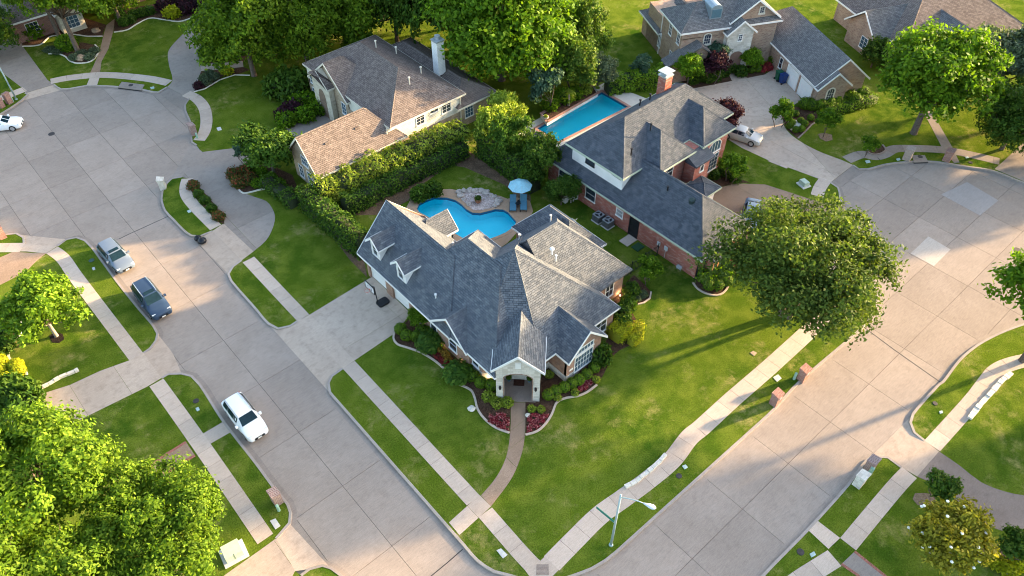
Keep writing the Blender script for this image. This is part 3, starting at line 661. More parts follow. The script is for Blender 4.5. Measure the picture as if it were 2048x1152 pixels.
class House:
    def __init__(s, name, loc, label, cat='house', rz=0.0, world=True):
        s.root = thing(name, loc, label, cat, None, rz); s.org = (loc[0], loc[1], 0.0) if world else (0,0,0)
    def put(s, name, mb, mat, parent=None, smooth=False, kind=None): return mb.build(name, mat, parent or s.root, s.org if parent is None else s.org, smooth, kind)
    def wall(s, poly, z0, z1, mat, name='wall'):
        return s.put(name, MB().prism(poly, z0, z1), mat)
    def roof(s, x0, x1, y0, y1, ze, pitch, mat, axis='y', gable='', trim=None, caps=True, inset=None, th=0.16, rz=None):
        """hip or gable roof on a rectangle; the ridge runs along axis; gable names the ends (N S E W) that are gables"""
        V = []; ax = axis
        if ax == 'y': c = (x0+x1)/2; half = (x1-x0)/2
        else: c = (y0+y1)/2; half = (y1-y0)/2
        zr = ze+pitch*half if rz is None else rz
        ins = half if inset is None else inset
        if ax == 'y':
            r0 = (c, y0+(0 if 'S' in gable else ins), zr); r1 = (c, y1-(0 if 'N' in gable else ins), zr)
        else:
            r0 = (x0+(0 if 'W' in gable else ins), c, zr); r1 = (x1-(0 if 'E' in gable else ins), c, zr)
        e = [(x0,y0),(x1,y0),(x1,y1),(x0,y1)]
        V = [(*p, ze) for p in e]+[r0, r1]
        V += [(x, y, z-th) for x, y, z in V]
        if ax == 'y': F = [(0,1,4),(1,2,5,4),(2,3,5),(3,0,4,5)]
        else: F = [(0,1,5,4),(1,2,5),(2,3,4,5),(3,0,4)]
        gs = {('y','S'):(0,1,4),('y','N'):(2,3,5),('x','W'):(3,0,4),('x','E'):(1,2,5)}
        drop = [f for (q, g), f in gs.items() if q == ax and g in gable]
        top = [f for f in F if f not in drop]; F = list(top)+[tuple(i+6 for i in reversed(f)) for f in top]
        ed = {}
        for f in top:
            for i in range(len(f)):
                k_ = (f[i], f[(i+1)%len(f)])
                if (k_[1], k_[0]) in ed: del ed[(k_[1], k_[0])]
                else: ed[k_] = 1
        F += [(i_+6, j_+6, j_, i_) for i_, j_ in ed]
        o = s.put('roof', MB().raw(V, F), mat)
        if trim is not None:                           # fascia boards and barge boards, proud of the roof edge
            t = MB(); w_ = 0.035
            zz = ze+0.012
            if not (ax == 'y' and 'S' in gable): t.box(x0-w_, x1+w_, y0-w_, y0-0.003, ze-th-.05, zz)
            if not (ax == 'y' and 'N' in gable): t.box(x0-w_, x1+w_, y1+0.003, y1+w_, ze-th-.05, zz)
            if not (ax == 'x' and 'W' in gable): t.box(x0-w_, x0-0.003, y0-.002, y1+.002, ze-th-.05, zz)
            if not (ax == 'x' and 'E' in gable): t.box(x1+0.003, x1+w_, y0-.002, y1+.002, ze-th-.05, zz)
            def rake(A, B, out):
                A, B = Vector(A), Vector(B); o_ = Vector(out)*w_
                q = [A-Vector((0,0,.22)), B-Vector((0,0,.22)), B+Vector((0,0,.02)), A+Vector((0,0,.02))]
                t.raw([p+o_*.1 for p in q]+[p+o_*1.6 for p in q], [(0,1,2,3),(7,6,5,4),(0,4,5,1),(1,5,6,2),(2,6,7,3),(3,7,4,0)])
            if ax == 'y' and 'S' in gable: rake((x0,y0,ze), r0, (0,-1,0)); rake(r0, (x1,y0,ze), (0,-1,0))
            if ax == 'y' and 'N' in gable: rake((x0,y1,ze), r1, (0,1,0)); rake(r1, (x1,y1,ze), (0,1,0))
            if ax == 'x' and 'W' in gable: rake((x0,y0,ze), r0, (-1,0,0)); rake(r0, (x0,y1,ze), (-1,0,0))
            if ax == 'x' and 'E' in gable: rake((x1,y0,ze), r1, (1,0,0)); rake(r1, (x1,y1,ze), (1,0,0))
            s.put('fascia', t, trim, o)
        if caps:
            E_ = [(r0, r1)]
            C4 = [(*p, ze) for p in e]
            if ax == 'y':
                if 'S' not in gable: E_ += [(C4[0], r0), (C4[1], r0)]
                if 'N' not in gable: E_ += [(C4[2], r1), (C4[3], r1)]
            else:
                if 'W' not in gable: E_ += [(C4[0], r0), (C4[3], r0)]
                if 'E' not in gable: E_ += [(C4[1], r1), (C4[2], r1)]
            s.caps(E_, mat, o)
        return o
    def caps(s, E_, mat, parent):
        t = MB()
        for a, b in E_:
            a, b = Vector(a), Vector(b); d = b-a
            if d.length < .05: continue
            d.normalize(); q = d.cross(Vector((0,0,1))).normalized()*0.14; u = q.cross(d).normalized()
            if u.z < 0: u = -u
            P = []
            for p in (a, b):
                P += [p+q-u*0.075, p+u*0.045, p-q-u*0.075, p-u*0.15]
            t.raw(P, [(0,4,5,1),(1,5,6,2),(2,6,7,3),(3,7,4,0),(0,1,2,3),(7,6,5,4)])
        s.put('ridge_cap', t, mat, parent)
    def gable_wall(s, side, pos, a0, a1, z0, ze, zp, mat, th=0.25, name='gable_wall'):
        """wall below a gable: side S/N/W/E at coordinate pos, spanning a0..a1, up to eave ze and peak zp"""
        pr = [(a0,z0),(a1,z0),(a1,ze),((a0+a1)/2,zp),(a0,ze)]
        inw = {'S':1,'W':1,'N':-1,'E':-1}[side]*th
        if side in 'SN': P = [(a,pos,z) for a,z in pr]+[(a,pos+inw,z) for a,z in pr]
        else: P = [(pos,a,z) for a,z in pr]+[(pos+inw,a,z) for a,z in pr]
        F = [(4,3,2,1,0),(5,6,7,8,9)]+[(i,(i+1)%5,(i+1)%5+5,i+5) for i in range(5)]
        o = s.put(name, MB().raw(P, F), mat)
        bm = bmesh.new(); bm.from_mesh(o.data); bmesh.ops.recalc_face_normals(bm, faces=bm.faces); bm.to_mesh(o.data); bm.free()
        return o
    def window(s, c, n, w_, h, nx=2, ny=2, fm=None, gm=None, arch=0.0, fw=0.07, parent=None, name='window', proud=0.05):
        """c: centre of the sill line on the wall face; n: outward direction"""
        n = Vector((n[0], n[1], 0)).normalized(); r = Vector((-n.y, n.x, 0)); z = Vector((0,0,1)); c = Vector(c)
        fm = fm or TRIM; gm = gm or GLASSD
        def bar(t, u0, u1, z0, z1, d0, d1):
            P = [c+r*u+z*v+n*d for d in (d0,d1) for u,v in ((u0,z0),(u1,z0),(u1,z1),(u0,z1))]
            t.raw(P, [(3,2,1,0),(4,5,6,7),(0,1,5,4),(1,2,6,5),(2,3,7,6),(3,0,4,7)])
        t = MB(); a = w_/2
        bar(t, -a-fw, -a, -fw, h, -.02, proud); bar(t, a, a+fw, -fw, h, -.02, proud); bar(t, -a-fw*1.4, a+fw*1.4, -fw*1.6, 0, -.02, proud+.05)
        if arch:
            m = 8
            for i in range(m):
                t0, t1 = math.pi*(i/m), math.pi*((i+1)/m)
                P = [c+r*(rr*math.cos(q))+z*(h+ss*math.sin(q))+n*d for d in (-.02,proud) for q,rr,ss in ((t0,a,arch),(t1,a,arch),(t1,a+fw,arch+fw),(t0,a+fw,arch+fw))]
                t.raw(P, [(3,2,1,0),(4,5,6,7),(0,1,5,4),(1,2,6,5),(2,3,7,6),(3,0,4,7)])
        else: bar(t, -a-fw, a+fw, h, h+fw, -.02, proud)
        for i in range(1, nx): u = -a+w_*i/nx; bar(t, u-.018, u+.018, 0, h+arch*.8, 0, proud*.6)
        for j in range(1, ny): v = h*j/ny; bar(t, -a, a, v-.018, v+.018, 0, proud*.6)
        o = s.put(name, t, fm, parent)
        g = MB()
        prof = [(-a,0),(a,0)]
        if arch: prof += [(a*math.cos(math.pi*i/10), h+arch*math.sin(math.pi*i/10)) for i in range(11)]
        else: prof += [(a,h),(-a,h)]
        g.face([c+r*u+z*v+n*0.012 for u,v in prof])
        s.put('pane', g, gm, o)
        return o
    def door(s, c, n, w_, h, mat, panels=4, name='door', cols=1, fm=None, handle=False):
        n = Vector((n[0], n[1], 0)).normalized(); r = Vector((-n.y, n.x, 0)); z = Vector((0,0,1)); c = Vector(c)
        def bar(t, u0, u1, z0, z1, d0, d1):
            P = [c+r*u+z*v+n*d for d in (d0,d1) for u,v in ((u0,z0),(u1,z0),(u1,z1),(u0,z1))]
            t.raw(P, [(3,2,1,0),(4,5,6,7),(0,1,5,4),(1,2,6,5),(2,3,7,6),(3,0,4,7)])
        t = MB(); bar(t, -w_/2, w_/2, 0, h, -.03, .015)
        for j in range(panels):
            for i in range(cols):
                u0 = -w_/2+w_*i/cols+.06; u1 = -w_/2+w_*(i+1)/cols-.06
                bar(t, u0, u1, h*j/panels+.04, h*(j+1)/panels-.03, .015, .04)
        o = s.put(name, t, mat)
        f = MB(); bar(f, -w_/2-.12, -w_/2, 0, h+.12, -.03, .06); bar(f, w_/2, w_/2+.12, 0, h+.12, -.03, .06); bar(f, -w_/2, w_/2, h, h+.12, -.03, .06)
        s.put('door_frame', f, fm or TRIM, o)
        if handle:
            k = MB(); bar(k, w_/2-.16, w_/2-.1, 1.0, 1.1, .04, .09); s.put('handle', k, METAL, o)
        return o
    def vent(s, p, h=0.45, r=0.06, mat=None, name='vent_pipe'):
        t = MB(); t.cyl((p[0],p[1]), r, p[2]-.25, p[2]+h, 8); t.cyl((p[0],p[1]), r*2.1, p[2]+h, p[2]+h+.09, 10, r*1.7); return s.put(name, t, mat or TRIM)
    def downspout(s, x, y, z1, mat=None):
        return s.put('downspout', MB().box(x-.05,x+.05,y-.05,y+.05,0.05,z1), mat or TRIM)

# ================= the corner house in the middle
C = House('corner_house', (30.5,36.0), 'grey shingled brick house on the street corner with white stone arched entry')
ZE, PT = 2.95, 1.06
cw = [(24.3,39.9),(24.3,32.95),(24.5,32.95),(24.5,31.45),(27.35,28.6),(29.4,28.6),(29.4,26.55),(33.35,26.55),(33.35,28.0),(36.45,28.0),(36.45,30.5),(40.4,30.5),(40.9,41.1),(36.9,41.1),(36.9,39.6),(33.7,39.6),(33.7,42.8),(31.1,42.8),(31.1,47.75),(24.55,47.75),(24.55,39.9)]
C.wall(cw, 0, ZE-0.12, BR_C)
C.wall([(24.47,32.98),(24.47,31.44),(27.33,28.57),(29.37,28.57),(29.37,26.52),(31.0,26.52),(31.0,27.5),(29.6,29.5),(26,32.98)], 0, 0.75, STONE, 'stone_plinth')
# roofs
C.roof(23.75,31.45,34.6,48.2,ZE,PT,SH_C,'y','N',TRIM)                         # garage wing
C.roof(23.85,34.05,29.0,43.3,ZE+.005,PT,SH_C,'y','',TRIM)                     # middle
V = [(23.95,31.45,ZE+.01),(27.75,27.65,ZE+.01),(36.8,27.65,ZE+.01),(36.8,40.0,ZE+.01),(23.95,40.0,ZE+.01),(30.2,33.83,9.5)]
V += [(a,b,ZE-.15) for a,b,_ in V[:5]]
pr = C.put('roof', MB().raw(V, [(0,1,5),(1,2,5),(2,3,5),(3,4,5),(4,0,5),(10,9,8,7,6),(6,7,1,0),(7,8,2,1),(8,9,3,2),(9,10,4,3),(10,6,0,4)]), SH_C)
C.caps([(V[0],V[5]),(V[1],V[5]),(V[2],V[5]),(V[3],V[5]),(V[4],V[5])], SH_C, pr)
t = MB(); P5 = [v[:2] for v in V[:5]]
t.strip([P5[4],P5[0],P5[1],P5[2],P5[3]], 0.05, ZE-.2, ZE+.015); C.put('fascia', t, TRIM, pr)
C.roof(32.6,41.0,30.1,39.9,ZE-.005,1.07,SH_C,'x','W',None); C.gable_wall('W', 32.7, 30.3, 39.7, 2.8, 3.0, 7.95, SH_C, .1, 'gable_fill')                      # east wing
C.roof(36.7,41.7,34.0,41.5,ZE-.01,1.06,SH_C,'y','',TRIM)                       # north-east wing
C.roof(29.2,33.65,26.15,32.0,ZE-.008,1.02,SH_C,'y','S',TRIM)                   # south gable
C.roof(23.72,29.0,32.4,37.3,ZE-.02,0.90,SH_C,'x','W',TRIM)                     # west gable
C.gable_wall('S', 26.53, 29.4, 33.35, 0, ZE-.1, 5.0, BR_C); C.gable_wall('W', 24.25, 32.75, 36.95, 0, 3.05, 4.93, BR_C)
C.gable_wall('N', 47.78, 24.55, 31.1, 0, 3.55, 6.8, BR_C)
C.roof(28.4,32.3,44.1,47.1,3.5,1.0,SH_C,'x','E',TRIM)                          # rear porch gable
C.put('porch_wall', MB().box(29.6,31.9,44.35,46.85,2.3,3.4), SIDEW); C.gable_wall('E', 31.95, 44.35, 46.85, 2.3, 3.55, 4.8, SIDEW)
for y in (44.5, 46.7): C.put('porch_post', MB().box(31.75,31.95,y-.1,y+.1,0,2.4), TRIM)
# garage doors
for y0, y1 in ((44.95,47.25),(41.35,43.55)):
    C.door((24.5,(y0+y1)/2,0.02), (-1,0), y1-y0, 2.25, DOORW, 4, 'garage_door', 4)
C.put('brick_pier', MB().box(24.28,24.56,43.72,44.78,0,ZE-.13), BR_C); C.put('brick_pier', MB().box(24.28,24.56,47.4,47.76,0,ZE-.13), BR_C); C.put('brick_pier', MB().box(24.28,24.56,39.9,41.2,0,ZE-.13), BR_C)
C.downspout(24.2,39.6,2.8); C.downspout(24.35,33.05,2.8)
# dormers
for yc in (45.88, 42.02):
    d = MB(); xf = 24.4; zb = 3.4; zt = 5.42; hw = .65; zp = 6.0
    d.raw([(xf,yc-hw,zb),(xf,yc+hw,zb),(xf,yc+hw,zt),(xf,yc,zp),(xf,yc-hw,zt),(27.0,yc-hw,zb),(27.0,yc+hw,zb),(27.0,yc+hw,zt),(27.0,yc,zp),(27.0,yc-hw,zt)],
          [(0,4,3,2,1),(0,5,9,4),(1,2,7,6),(5,6,7,8,9),(2,3,8,7),(3,4,9,8),(0,1,6,5)])
    C.put('dormer', d, SIDEW)
    C.roof(xf-.28,27.3,yc-1.02,yc+1.02,5.2,.93,SH_C,'x','WE',TRIM,th=.1)
    C.window((xf,yc,3.95), (-1,0), 0.6, 1.15, 1, 2)
# windows on the west side
C.window((24.25,34.9,0.75), (-1,0), 0.95, 1.45, 1, 2); C.put('gable_louver', MB().box(24.19,24.26,34.65,35.15,3.05,3.75), TRIM)
C.window((24.3,37.6,0.9), (-1,0), 0.8, 1.35, 1, 2); C.window((24.5,32.2,0.95), (-1,0), 0.75, 1.3, 1, 2)
C.window((25.15,30.8,0.95), (-.707,-.707), 0.75, 1.35, 1, 2)
# windows on the south side
C.window((31.35,26.53,0.55), (0,-1), 2.0, 1.75, 6, 3, gm=GLASSB); C.window((31.35,26.53,2.65), (0,-1), 2.0, 0.5, 6, 1, gm=GLASSB)
C.put('house_number_plaque', MB().box(29.75,30.15,26.5,26.56,1.15,1.35), TRIM); C.put('wall_plaque', MB().box(33.0,33.3,26.49,26.56,0.5,1.1), LIME)
C.window((34.9,28.0,0.8), (0,-1), 1.3, 1.6, 2, 2); C.window((38.6,30.5,0.8), (0,-1), 0.95, 1.5, 2, 2)
# entry portico, turned to the corner
q2 = math.sqrt(.5); fx, fy = 25.2, 27.77
def pv(x, y, z): return (fx+q2*(x+y), fy+q2*(-x+y), z)       # x along the front, y inward
def pbox(x0,x1,y0,y1,z0,z1,mb=None):
    mb = mb or MB(); P = [pv(a,b,c) for c in (z0,z1) for a,b in ((x0,y0),(x1,y0),(x1,y1),(x0,y1))]
    return mb.raw(P, [(3,2,1,0),(4,5,6,7),(0,1,5,4),(1,2,6,5),(2,3,7,6),(3,0,4,7)])
t = pbox(-1.75,-1.12,0,.4,0,2.85); pbox(1.12,1.75,0,.4,0,2.85,t)
arc = [(1.12*math.cos(math.pi*i/12), 2.85+.62*math.sin(math.pi*i/12)) for i in range(13)]
top = [(1.75,2.85),(1.75,4.2),(0,5.76),(-1.75,4.2),(-1.75,2.85)]
ring = arc+top[::-1]
for yy, fl in ((0,False),(.4,True)):
    P = [pv(x,yy,z) for x,z in ring]; t.face(P[::-1] if fl else P)
for i in range(len(ring)):
    a, b = ring[i], ring[(i+1)%len(ring)]; t.face([pv(a[0],0,a[1]),pv(a[0],.4,a[1]),pv(b[0],.4,b[1]),pv(b[0],0,b[1])])
C.put('portico_front', t, STONE)
t = pbox(-1.75,-1.4,.4,2.7,0,4.2); pbox(1.4,1.75,.4,2.7,0,4.2,t); C.put('portico_side', t, STONE)
C.put('portico_back', pbox(-1.4,1.4,2.45,2.7,0,4.2), SIDEW)
t = pbox(-1.2,-1.13,-.02,.42,0.02,2.85); pbox(1.13,1.2,-.02,.42,0.02,2.85,t)
for i in range(12):
    a, b = arc[i], arc[i+1]; k = 1.07
    P = [pv(p[0]*s_, y, 2.85+(p[1]-2.85)*s_*1.02) for y in (-.025,.42) for p, s_ in ((a,.999),(b,.999),(b,k),(a,k))]
    t.raw(P, [(0,1,2,3),(7,6,5,4),(0,4,5,1),(1,5,6,2),(2,6,7,3),(3,7,4,0)])
C.put('arch_brick_trim', t, BR_C)
C.put('porch_floor', pbox(-1.45,1.45,-.12,2.44,0,0.12), AGG2)
V = []
for y in (-.3, 6.6): V += [pv(-2.08,y,4.15), pv(2.08,y,4.15), pv(0,y,6.0), pv(-2.08,y,4.01), pv(2.08,y,4.01), pv(0,y,5.84)]
o = C.put('roof', MB().raw(V, [(0,2,8,6),(2,1,7,8),(1,4,10,7),(0,6,9,3),(3,9,11,5),(5,11,10,4),(0,3,5,2),(2,5,4,1)]), SH_C)
C.caps([(V[2],V[8])], SH_C, o)
t = MB()
for s1 in (-1, 1):
    P = [pv(s1*2.1,y,z) for y,z in ((-.37,3.93),(-.37,4.17),(-.303,4.17),(-.303,3.93))]+[pv(0,y,z) for y,z in ((-.37,5.78),(-.37,6.03),(-.303,6.03),(-.303,5.78))]
    t.raw(P, [(0,1,5,4),(1,2,6,5),(2,3,7,6),(3,0,4,7),(0,3,2,1),(4,5,6,7)])
    P = [pv(s1*x_,y,z) for y in (-.3,3.4) for x_,z in ((2.083,3.97),(2.13,3.97),(2.13,4.17),(2.083,4.17))]
    t.raw(P, [(0,1,2,3),(7,6,5,4),(0,4,5,1),(1,5,6,2),(2,6,7,3),(3,7,4,0)])
C.put('fascia', t, TRIM, o)
t = MB()
for s1 in (-1, 1):
    P = [pv(s1*1.72,y,z) for y,z in ((-.03,4.0),(-.03,4.12),(.0,4.12),(.0,4.0))]+[pv(0,y,z) for y,z in ((-.03,5.5),(-.03,5.62),(.0,5.62),(.0,5.5))]
    t.raw(P, [(0,1,5,4),(1,2,6,5),(2,3,7,6),(3,0,4,7),(0,3,2,1),(4,5,6,7)])
C.put('gable_band', t, BR_C)
C.put('gable_louver', pbox(-.22,.22,-.05,.0,4.2,4.9), TRIM)
dn = (-q2,-q2)
C.door((*pv(0,2.44,0)[:2],.13), dn, 1.0, 2.4, DOORN, 1, 'front_door', 1)
for s1 in (-1, 1):
    C.window((*pv(s1*.92,2.44,0)[:2],.55), dn, 0.36, 1.45, 1, 3, gm=GLASSB)
    t = MB(); a = pv(s1*1.42,-.1,0); t.box(a[0]-.07,a[0]+.07,a[1]-.07,a[1]+.07,1.55,1.9); t.cyl(a[:2],.1,1.9,1.98,6,.02); C.put('wall_lantern', t, IRON)
# roof furniture
for p in ((29.6,41.3,4.9),(34.4,37.9,5.3),(37.6,37.3,6.1),(34.0,32.9,6.6),(25.0,37.9,4.2)): C.vent(p)
t = MB(); t.tube([(33.9,33.3,7.0),(33.9,33.3,7.6)],.1,8); t.lathe((33.9,33.3,7.6),[(.0,.14),(.16,.1),(.22,0),(.1,-.05)],10); C.put('flue_cap', t, TRIM)
t = MB(); t.tube([(40.6,37.2,3.2),(40.6,37.2,4.4)],.03,6); t.tube([(40.2,37.2,4.1),(41.0,37.2,4.3)],.02,5); t.tube([(40.6,36.9,4.3),(40.6,37.5,4.4)],.02,5); C.put('aerial', t, METAL)

# ================= red brick house to its right
H2 = House('red_brick_house', (54.0,37.0), 'red brick two-storey house with slate grey shingles and green gutters')
H2.wall([(46.9,27.25),(53.6,27.25),(53.6,36.0),(61.6,35.9),(61.6,44.6),(63.6,44.6),(63.6,47.2),(46.9,47.2)], 0, 2.85, BR_R)
H2.wall([(51.0,36.0),(55.3,36.0),(55.3,35.85),(56.2,35.85),(61.6,35.85),(61.6,44.5),(51.0,44.5)], 2.8, 5.65, BR_R, 'upper_wall')
H2.wall([(47.55,37.65),(52.0,37.65),(52.0,44.5),(47.55,44.5)], 3.0, 5.65, SIDEW, 'white_dormer_wall')
p2 = .87
H2.roof(46.5,54.05,26.6,47.7,2.95,p2,SH_R,'y','',GREENTRIM)
H2.roof(47.05,64.0,37.2,45.05,5.75,.83,SH_R,'x','',GREENTRIM)
H2.roof(50.4,55.75,35.5,43.0,5.76,.86,SH_R,'y','',GREENTRIM); H2.roof(56.8,62.05,35.4,43.0,5.77,.86,SH_R,'y','',GREENTRIM)
H2.roof(62.0,64.4,38.8,47.6,2.93,.5,SH_R,'y','',GREENTRIM)
H2.roof(53.7,56.3,32.1,34.75,2.96,.35,SH_R,'x','',GREENTRIM); H2.wall([(53.9,32.5),(55.9,32.5),(55.9,34.4),(53.9,34.4)], 0, 2.85, SIDEW, 'porch_wall')
t = MB(); t.raw([(54.6,34.3,4.95),(57.5,34.3,4.95),(57.5,35.8,5.7),(54.6,35.8,5.7),(54.6,34.3,4.82),(57.5,34.3,4.82),(57.5,35.8,4.82),(54.6,35.8,4.82)], [(0,1,2,3),(7,6,5,4),(0,4,5,1),(1,5,6,2),(2,6,7,3),(3,7,4,0)])
H2.put('entry_roof', t, SH_R); H2.wall([(54.8,34.6),(57.2,34.6),(57.2,35.9),(54.8,35.9)], 0, 4.85, BR_R, 'entry_wall')
t = MB(); t.raw([(47.4,25.75,2.75),(50.4,25.75,2.75),(50.4,26.9,3.2),(47.4,26.9,3.2),(47.4,25.75,2.62),(50.4,25.75,2.62),(50.4,26.9,2.62),(47.4,26.9,2.62)], [(0,1,2,3),(7,6,5,4),(0,4,5,1),(1,5,6,2),(2,6,7,3),(3,7,4,0)])
H2.put('bay_roof', t, SH_R); H2.wall([(47.8,26.2),(50.2,26.2),(50.2,27.3),(47.8,27.3)], 0, 2.6, BR_R, 'bay_wall')
for i in range(3): H2.window((48.2+.8*i,26.2,.75), (0,-1), .62, 1.6, 1, 1, fm=WOOD)
H2.door((46.88,35.05,.02), (-1,0), .95, 2.1, BLACK, 3, 'side_door', 1, fm=BLACK)
H2.window((46.9,41.0,1.0), (-1,0), 1.3, 1.35, 1, 2); H2.window((46.9,37.0,1.35), (-1,0), .8, .8, 1, 2, gm=glass_mat('blind_glass',(0.30,0.31,0.31),.3)); H2.window((46.9,44.9,0.9), (-1,0), 1.3, 1.4, 1, 2)
H2.window((47.55,42.0,4.55), (-1,0), 1.1, .8, 2, 1, fm=BLACK); H2.window((47.55,38.4,5.0), (-1,0), 1.2, .35, 3, 1, fm=TRIM)
H2.window((52.6,36.0,3.8), (0,-1), .9, 1.4, 1, 2); H2.window((56.0,34.6,3.7), (0,-1), .5, .5, 1, 1, arch=.25)
H2.window((59.6,35.85,1.2), (0,-1), 1.9, 2.0, 4, 4, gm=GLASSB); H2.window((59.6,35.85,3.6), (0,-1), 1.9, .75, 4, 1, arch=.6, gm=GLASSB)
H2.window((56.0,34.6,.3), (0,-1), 1.5, 1.9, 1, 1, arch=.4, fm=STONE, fw=.22)
H2.downspout(46.85,27.1,2.8,BLACK); H2.downspout(47.55,26.9,2.7,BLACK)
t = MB(); t.box(59.7,60.8,43.3,44.3,4.0,8.7); ch = H2.put('chimney', t, BR_R)
t = MB(); t.box(59.62,60.88,43.22,44.38,8.7,8.85); t.box(59.85,60.65,43.45,44.15,8.85,9.2); t.box(59.58,60.92,43.18,44.42,9.2,9.28); H2.put('chimney_cap', t, METAL, ch)
for p in ((49.3,33.6,5.3),(49.0,38.2,7.3),(52.4,38.9,8.2),(55.5,43.0,7.6),(57.3,43.2,7.4)): H2.vent(p, .5, .07, IRON)
t = MB(); t.lathe((49.6,30.9,5.65),[(.32,-.3),(.32,.1),(.2,.28),(.0,.34)],12); H2.put('turbine_vent', t, plain('dark_green_metal',(0.03,0.05,0.05),.5,.3))

# ================= tan brick house behind the hedges
H3 = House('tan_brick_house', (39.0,68.0), 'tan brick house with brown shingles, cream siding and a tall white chimney')
H3.wall([(27.3,60.4),(36.2,60.4),(36.2,65.7),(27.3,65.7)], 0, 2.9, BR_T)
H3.wall([(36.1,60.8),(50.4,60.8),(50.4,76.0),(46,77.4),(36.3,77.4),(36.3,75.0),(37.0,75.0),(37.0,68.8),(36.1,68.8)], 0, 2.9, BR_T)
H3.wall([(36.2,60.75),(46.0,60.75),(46.0,77.3),(36.3,77.3),(36.3,66.0),(36.2,66.0)], 2.2, 4.45, SIDING, 'siding_wall')
H3.roof(26.85,38.0,59.95,66.1,2.98,1.08,SH_T,'x','W',CREAM)
H3.gable_wall('W', 27.25, 60.4, 65.7, 0, 3.25, 6.05, BR_T)
H3.roof(36.2,46.45,60.3,77.9,4.55,.57,SH_T,'y','',CREAM)
H3.roof(45.2,51.0,60.2,77.0,2.97,.56,SH_T,'y','',CREAM)
H3.roof(35.85,42.0,68.1,76.0,4.0,.82,SH_T,'x','W',CREAM)
H3.gable_wall('W', 36.15, 68.5, 75.6, 0, 4.13, 7.0, BR_T)
H3.gable_wall('W', 35.5, 71.2, 74.8, 0, 4.7, 6.2, STONE_T, .6, 'entry_gable'); H3.roof(35.2,36.6,70.9,75.1,4.6,.8,SH_T,'x','W',CREAM)
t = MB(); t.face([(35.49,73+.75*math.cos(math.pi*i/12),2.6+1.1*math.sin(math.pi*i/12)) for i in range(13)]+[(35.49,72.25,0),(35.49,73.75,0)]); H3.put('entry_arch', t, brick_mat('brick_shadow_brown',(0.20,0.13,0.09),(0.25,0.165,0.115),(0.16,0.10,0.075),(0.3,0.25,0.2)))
H3.window((36.15,69.5,1.8), (-1,0), .8, 1.4, 2, 3, gm=GLASSB)
for z in (.6, 2.6): 
    for y in (75.4,): H3.window((36.3,y+1.0,z), (-1,0), .7, 1.3, 2, 3, gm=GLASSB)
H3.window((27.25,63.0,2.7), (-1,0), 1.2, 1.0, 3, 2, gm=GLASSB)
for y in (61.3, 62.6, 64.3): H3.window((27.25,y,.5), (-1,0), .8, 1.5, 2, 3, gm=GLASSB)
H3.window((40.4,60.75,3.0), (0,-1), 1.0, 1.15, 2, 3); H3.window((44.0,60.75,3.0), (0,-1), 1.15, 1.2, 2, 3); H3.window((42.3,60.75,3.7), (0,-1), 1.1, .45, 2, 1); H3.window((47.2,60.8,1.0), (0,-1), 1.1, 1.4, 3, 3, gm=GLASSB)
H3.downspout(36.0,60.7,4.4,CREAM); H3.downspout(45.9,60.65,4.4,CREAM); H3.downspout(30.0,60.35,2.9,CREAM)
ch = H3.put('chimney', MB().box(46.8,47.8,65.6,66.6,4.2,8.3), SIDEW)
t = MB(); t.box(46.7,47.9,65.5,66.7,8.3,8.42); t.cyl((47.3,66.1),.22,8.42,8.8,10); t.cyl((47.3,66.1),.33,8.8,8.88,10); H3.put('chimney_cap', t, METAL, ch)
for p in ((42.6,71.6,7.1),(44.2,70.0,6.4),(43.9,64.9,6.2),(41.0,63.0,6.9)): H3.vent(p, .55, .07, CREAM)
for p in ((29.5,61.9,5.0),(33.2,62.0,5.1)): H3.put('roof_vent', MB().box(p[0]-.2,p[0]+.2,p[1]-.15,p[1]+.15,p[2]-.15,p[2]+.14), SH_T)

# ================= large house up the right-hand drive (its own axes: x across, y along the garage wing)
H4 = House('buff_brick_house', (80.0,40.0), 'large buff brick house with ash grey roof, white stone entry and metal dormer', rz=math.atan2(-.447,.894), world=False)
H4.wall([(1.35,-3.05),(7.8,-3.05),(7.8,12),(1.35,12)], 0, 2.9, BR_U); H4.wall([(1.35,-3.75),(5.1,-3.75),(5.1,-2.9),(1.35,-2.9)], 0, 2.9, BR_U, 'garage_bay_wall')
H4.roof(.95,8.2,-3.45,13.5,2.95,.83,SH_U,'y','S',TRIM); H4.gable_wall('S', -3.08, 1.35, 7.8, 0, 3.08, 5.75, BR_U)
H4.roof(.95,5.45,-4.15,2.0,2.9,.83,SH_U,'y','S',TRIM); H4.gable_wall('S', -3.78, 1.35, 5.1, 0, 3.03, 4.55, BR_U)
H4.window((3.1,-3.78,.9), (0,-1), .85, 1.3, 3, 4, fm=LIME, arch=.35, fw=.16)
for y0, y1 in ((-2.6,-.2),(.5,2.9)): H4.door((1.33,(y0+y1)/2,.02), (-1,0), y1-y0, 2.15, DOORW, 4, 'garage_door', 4)
H4.window((1.33,4.6,.8), (-1,0), .6, 1.3, 1, 2)
H4.wall([(-11.4,7.3),(1.2,7.3),(1.2,17.5),(-11.4,17.5)], 0, 5.0, BR_U); H4.wall([(-11.4,7.3),(1.2,7.3),(1.2,13.0),(-11.4,13.0)], 4.9, 5.95, BR_U, 'upper_wall')
H4.wall([(-11.4,13),(-4,13),(-4,19.0),(-11.4,19.0)], 0, 2.9, BR_U, 'rear_wall')
H4.roof(-11.85,1.6,6.9,13.4,6.0,.64,SH_U,'x','',TRIM); H4.roof(-11.9,-3.5,12.9,19.4,2.95,.6,SH_U,'y','',TRIM)
H4.roof(-5.4,1.4,7.15,17.0,6.35,.75,SH_U,'y','S',TRIM); H4.gable_wall('S', 7.55, -5.0, 1.05, 0, 6.43, 8.68, BR_U)
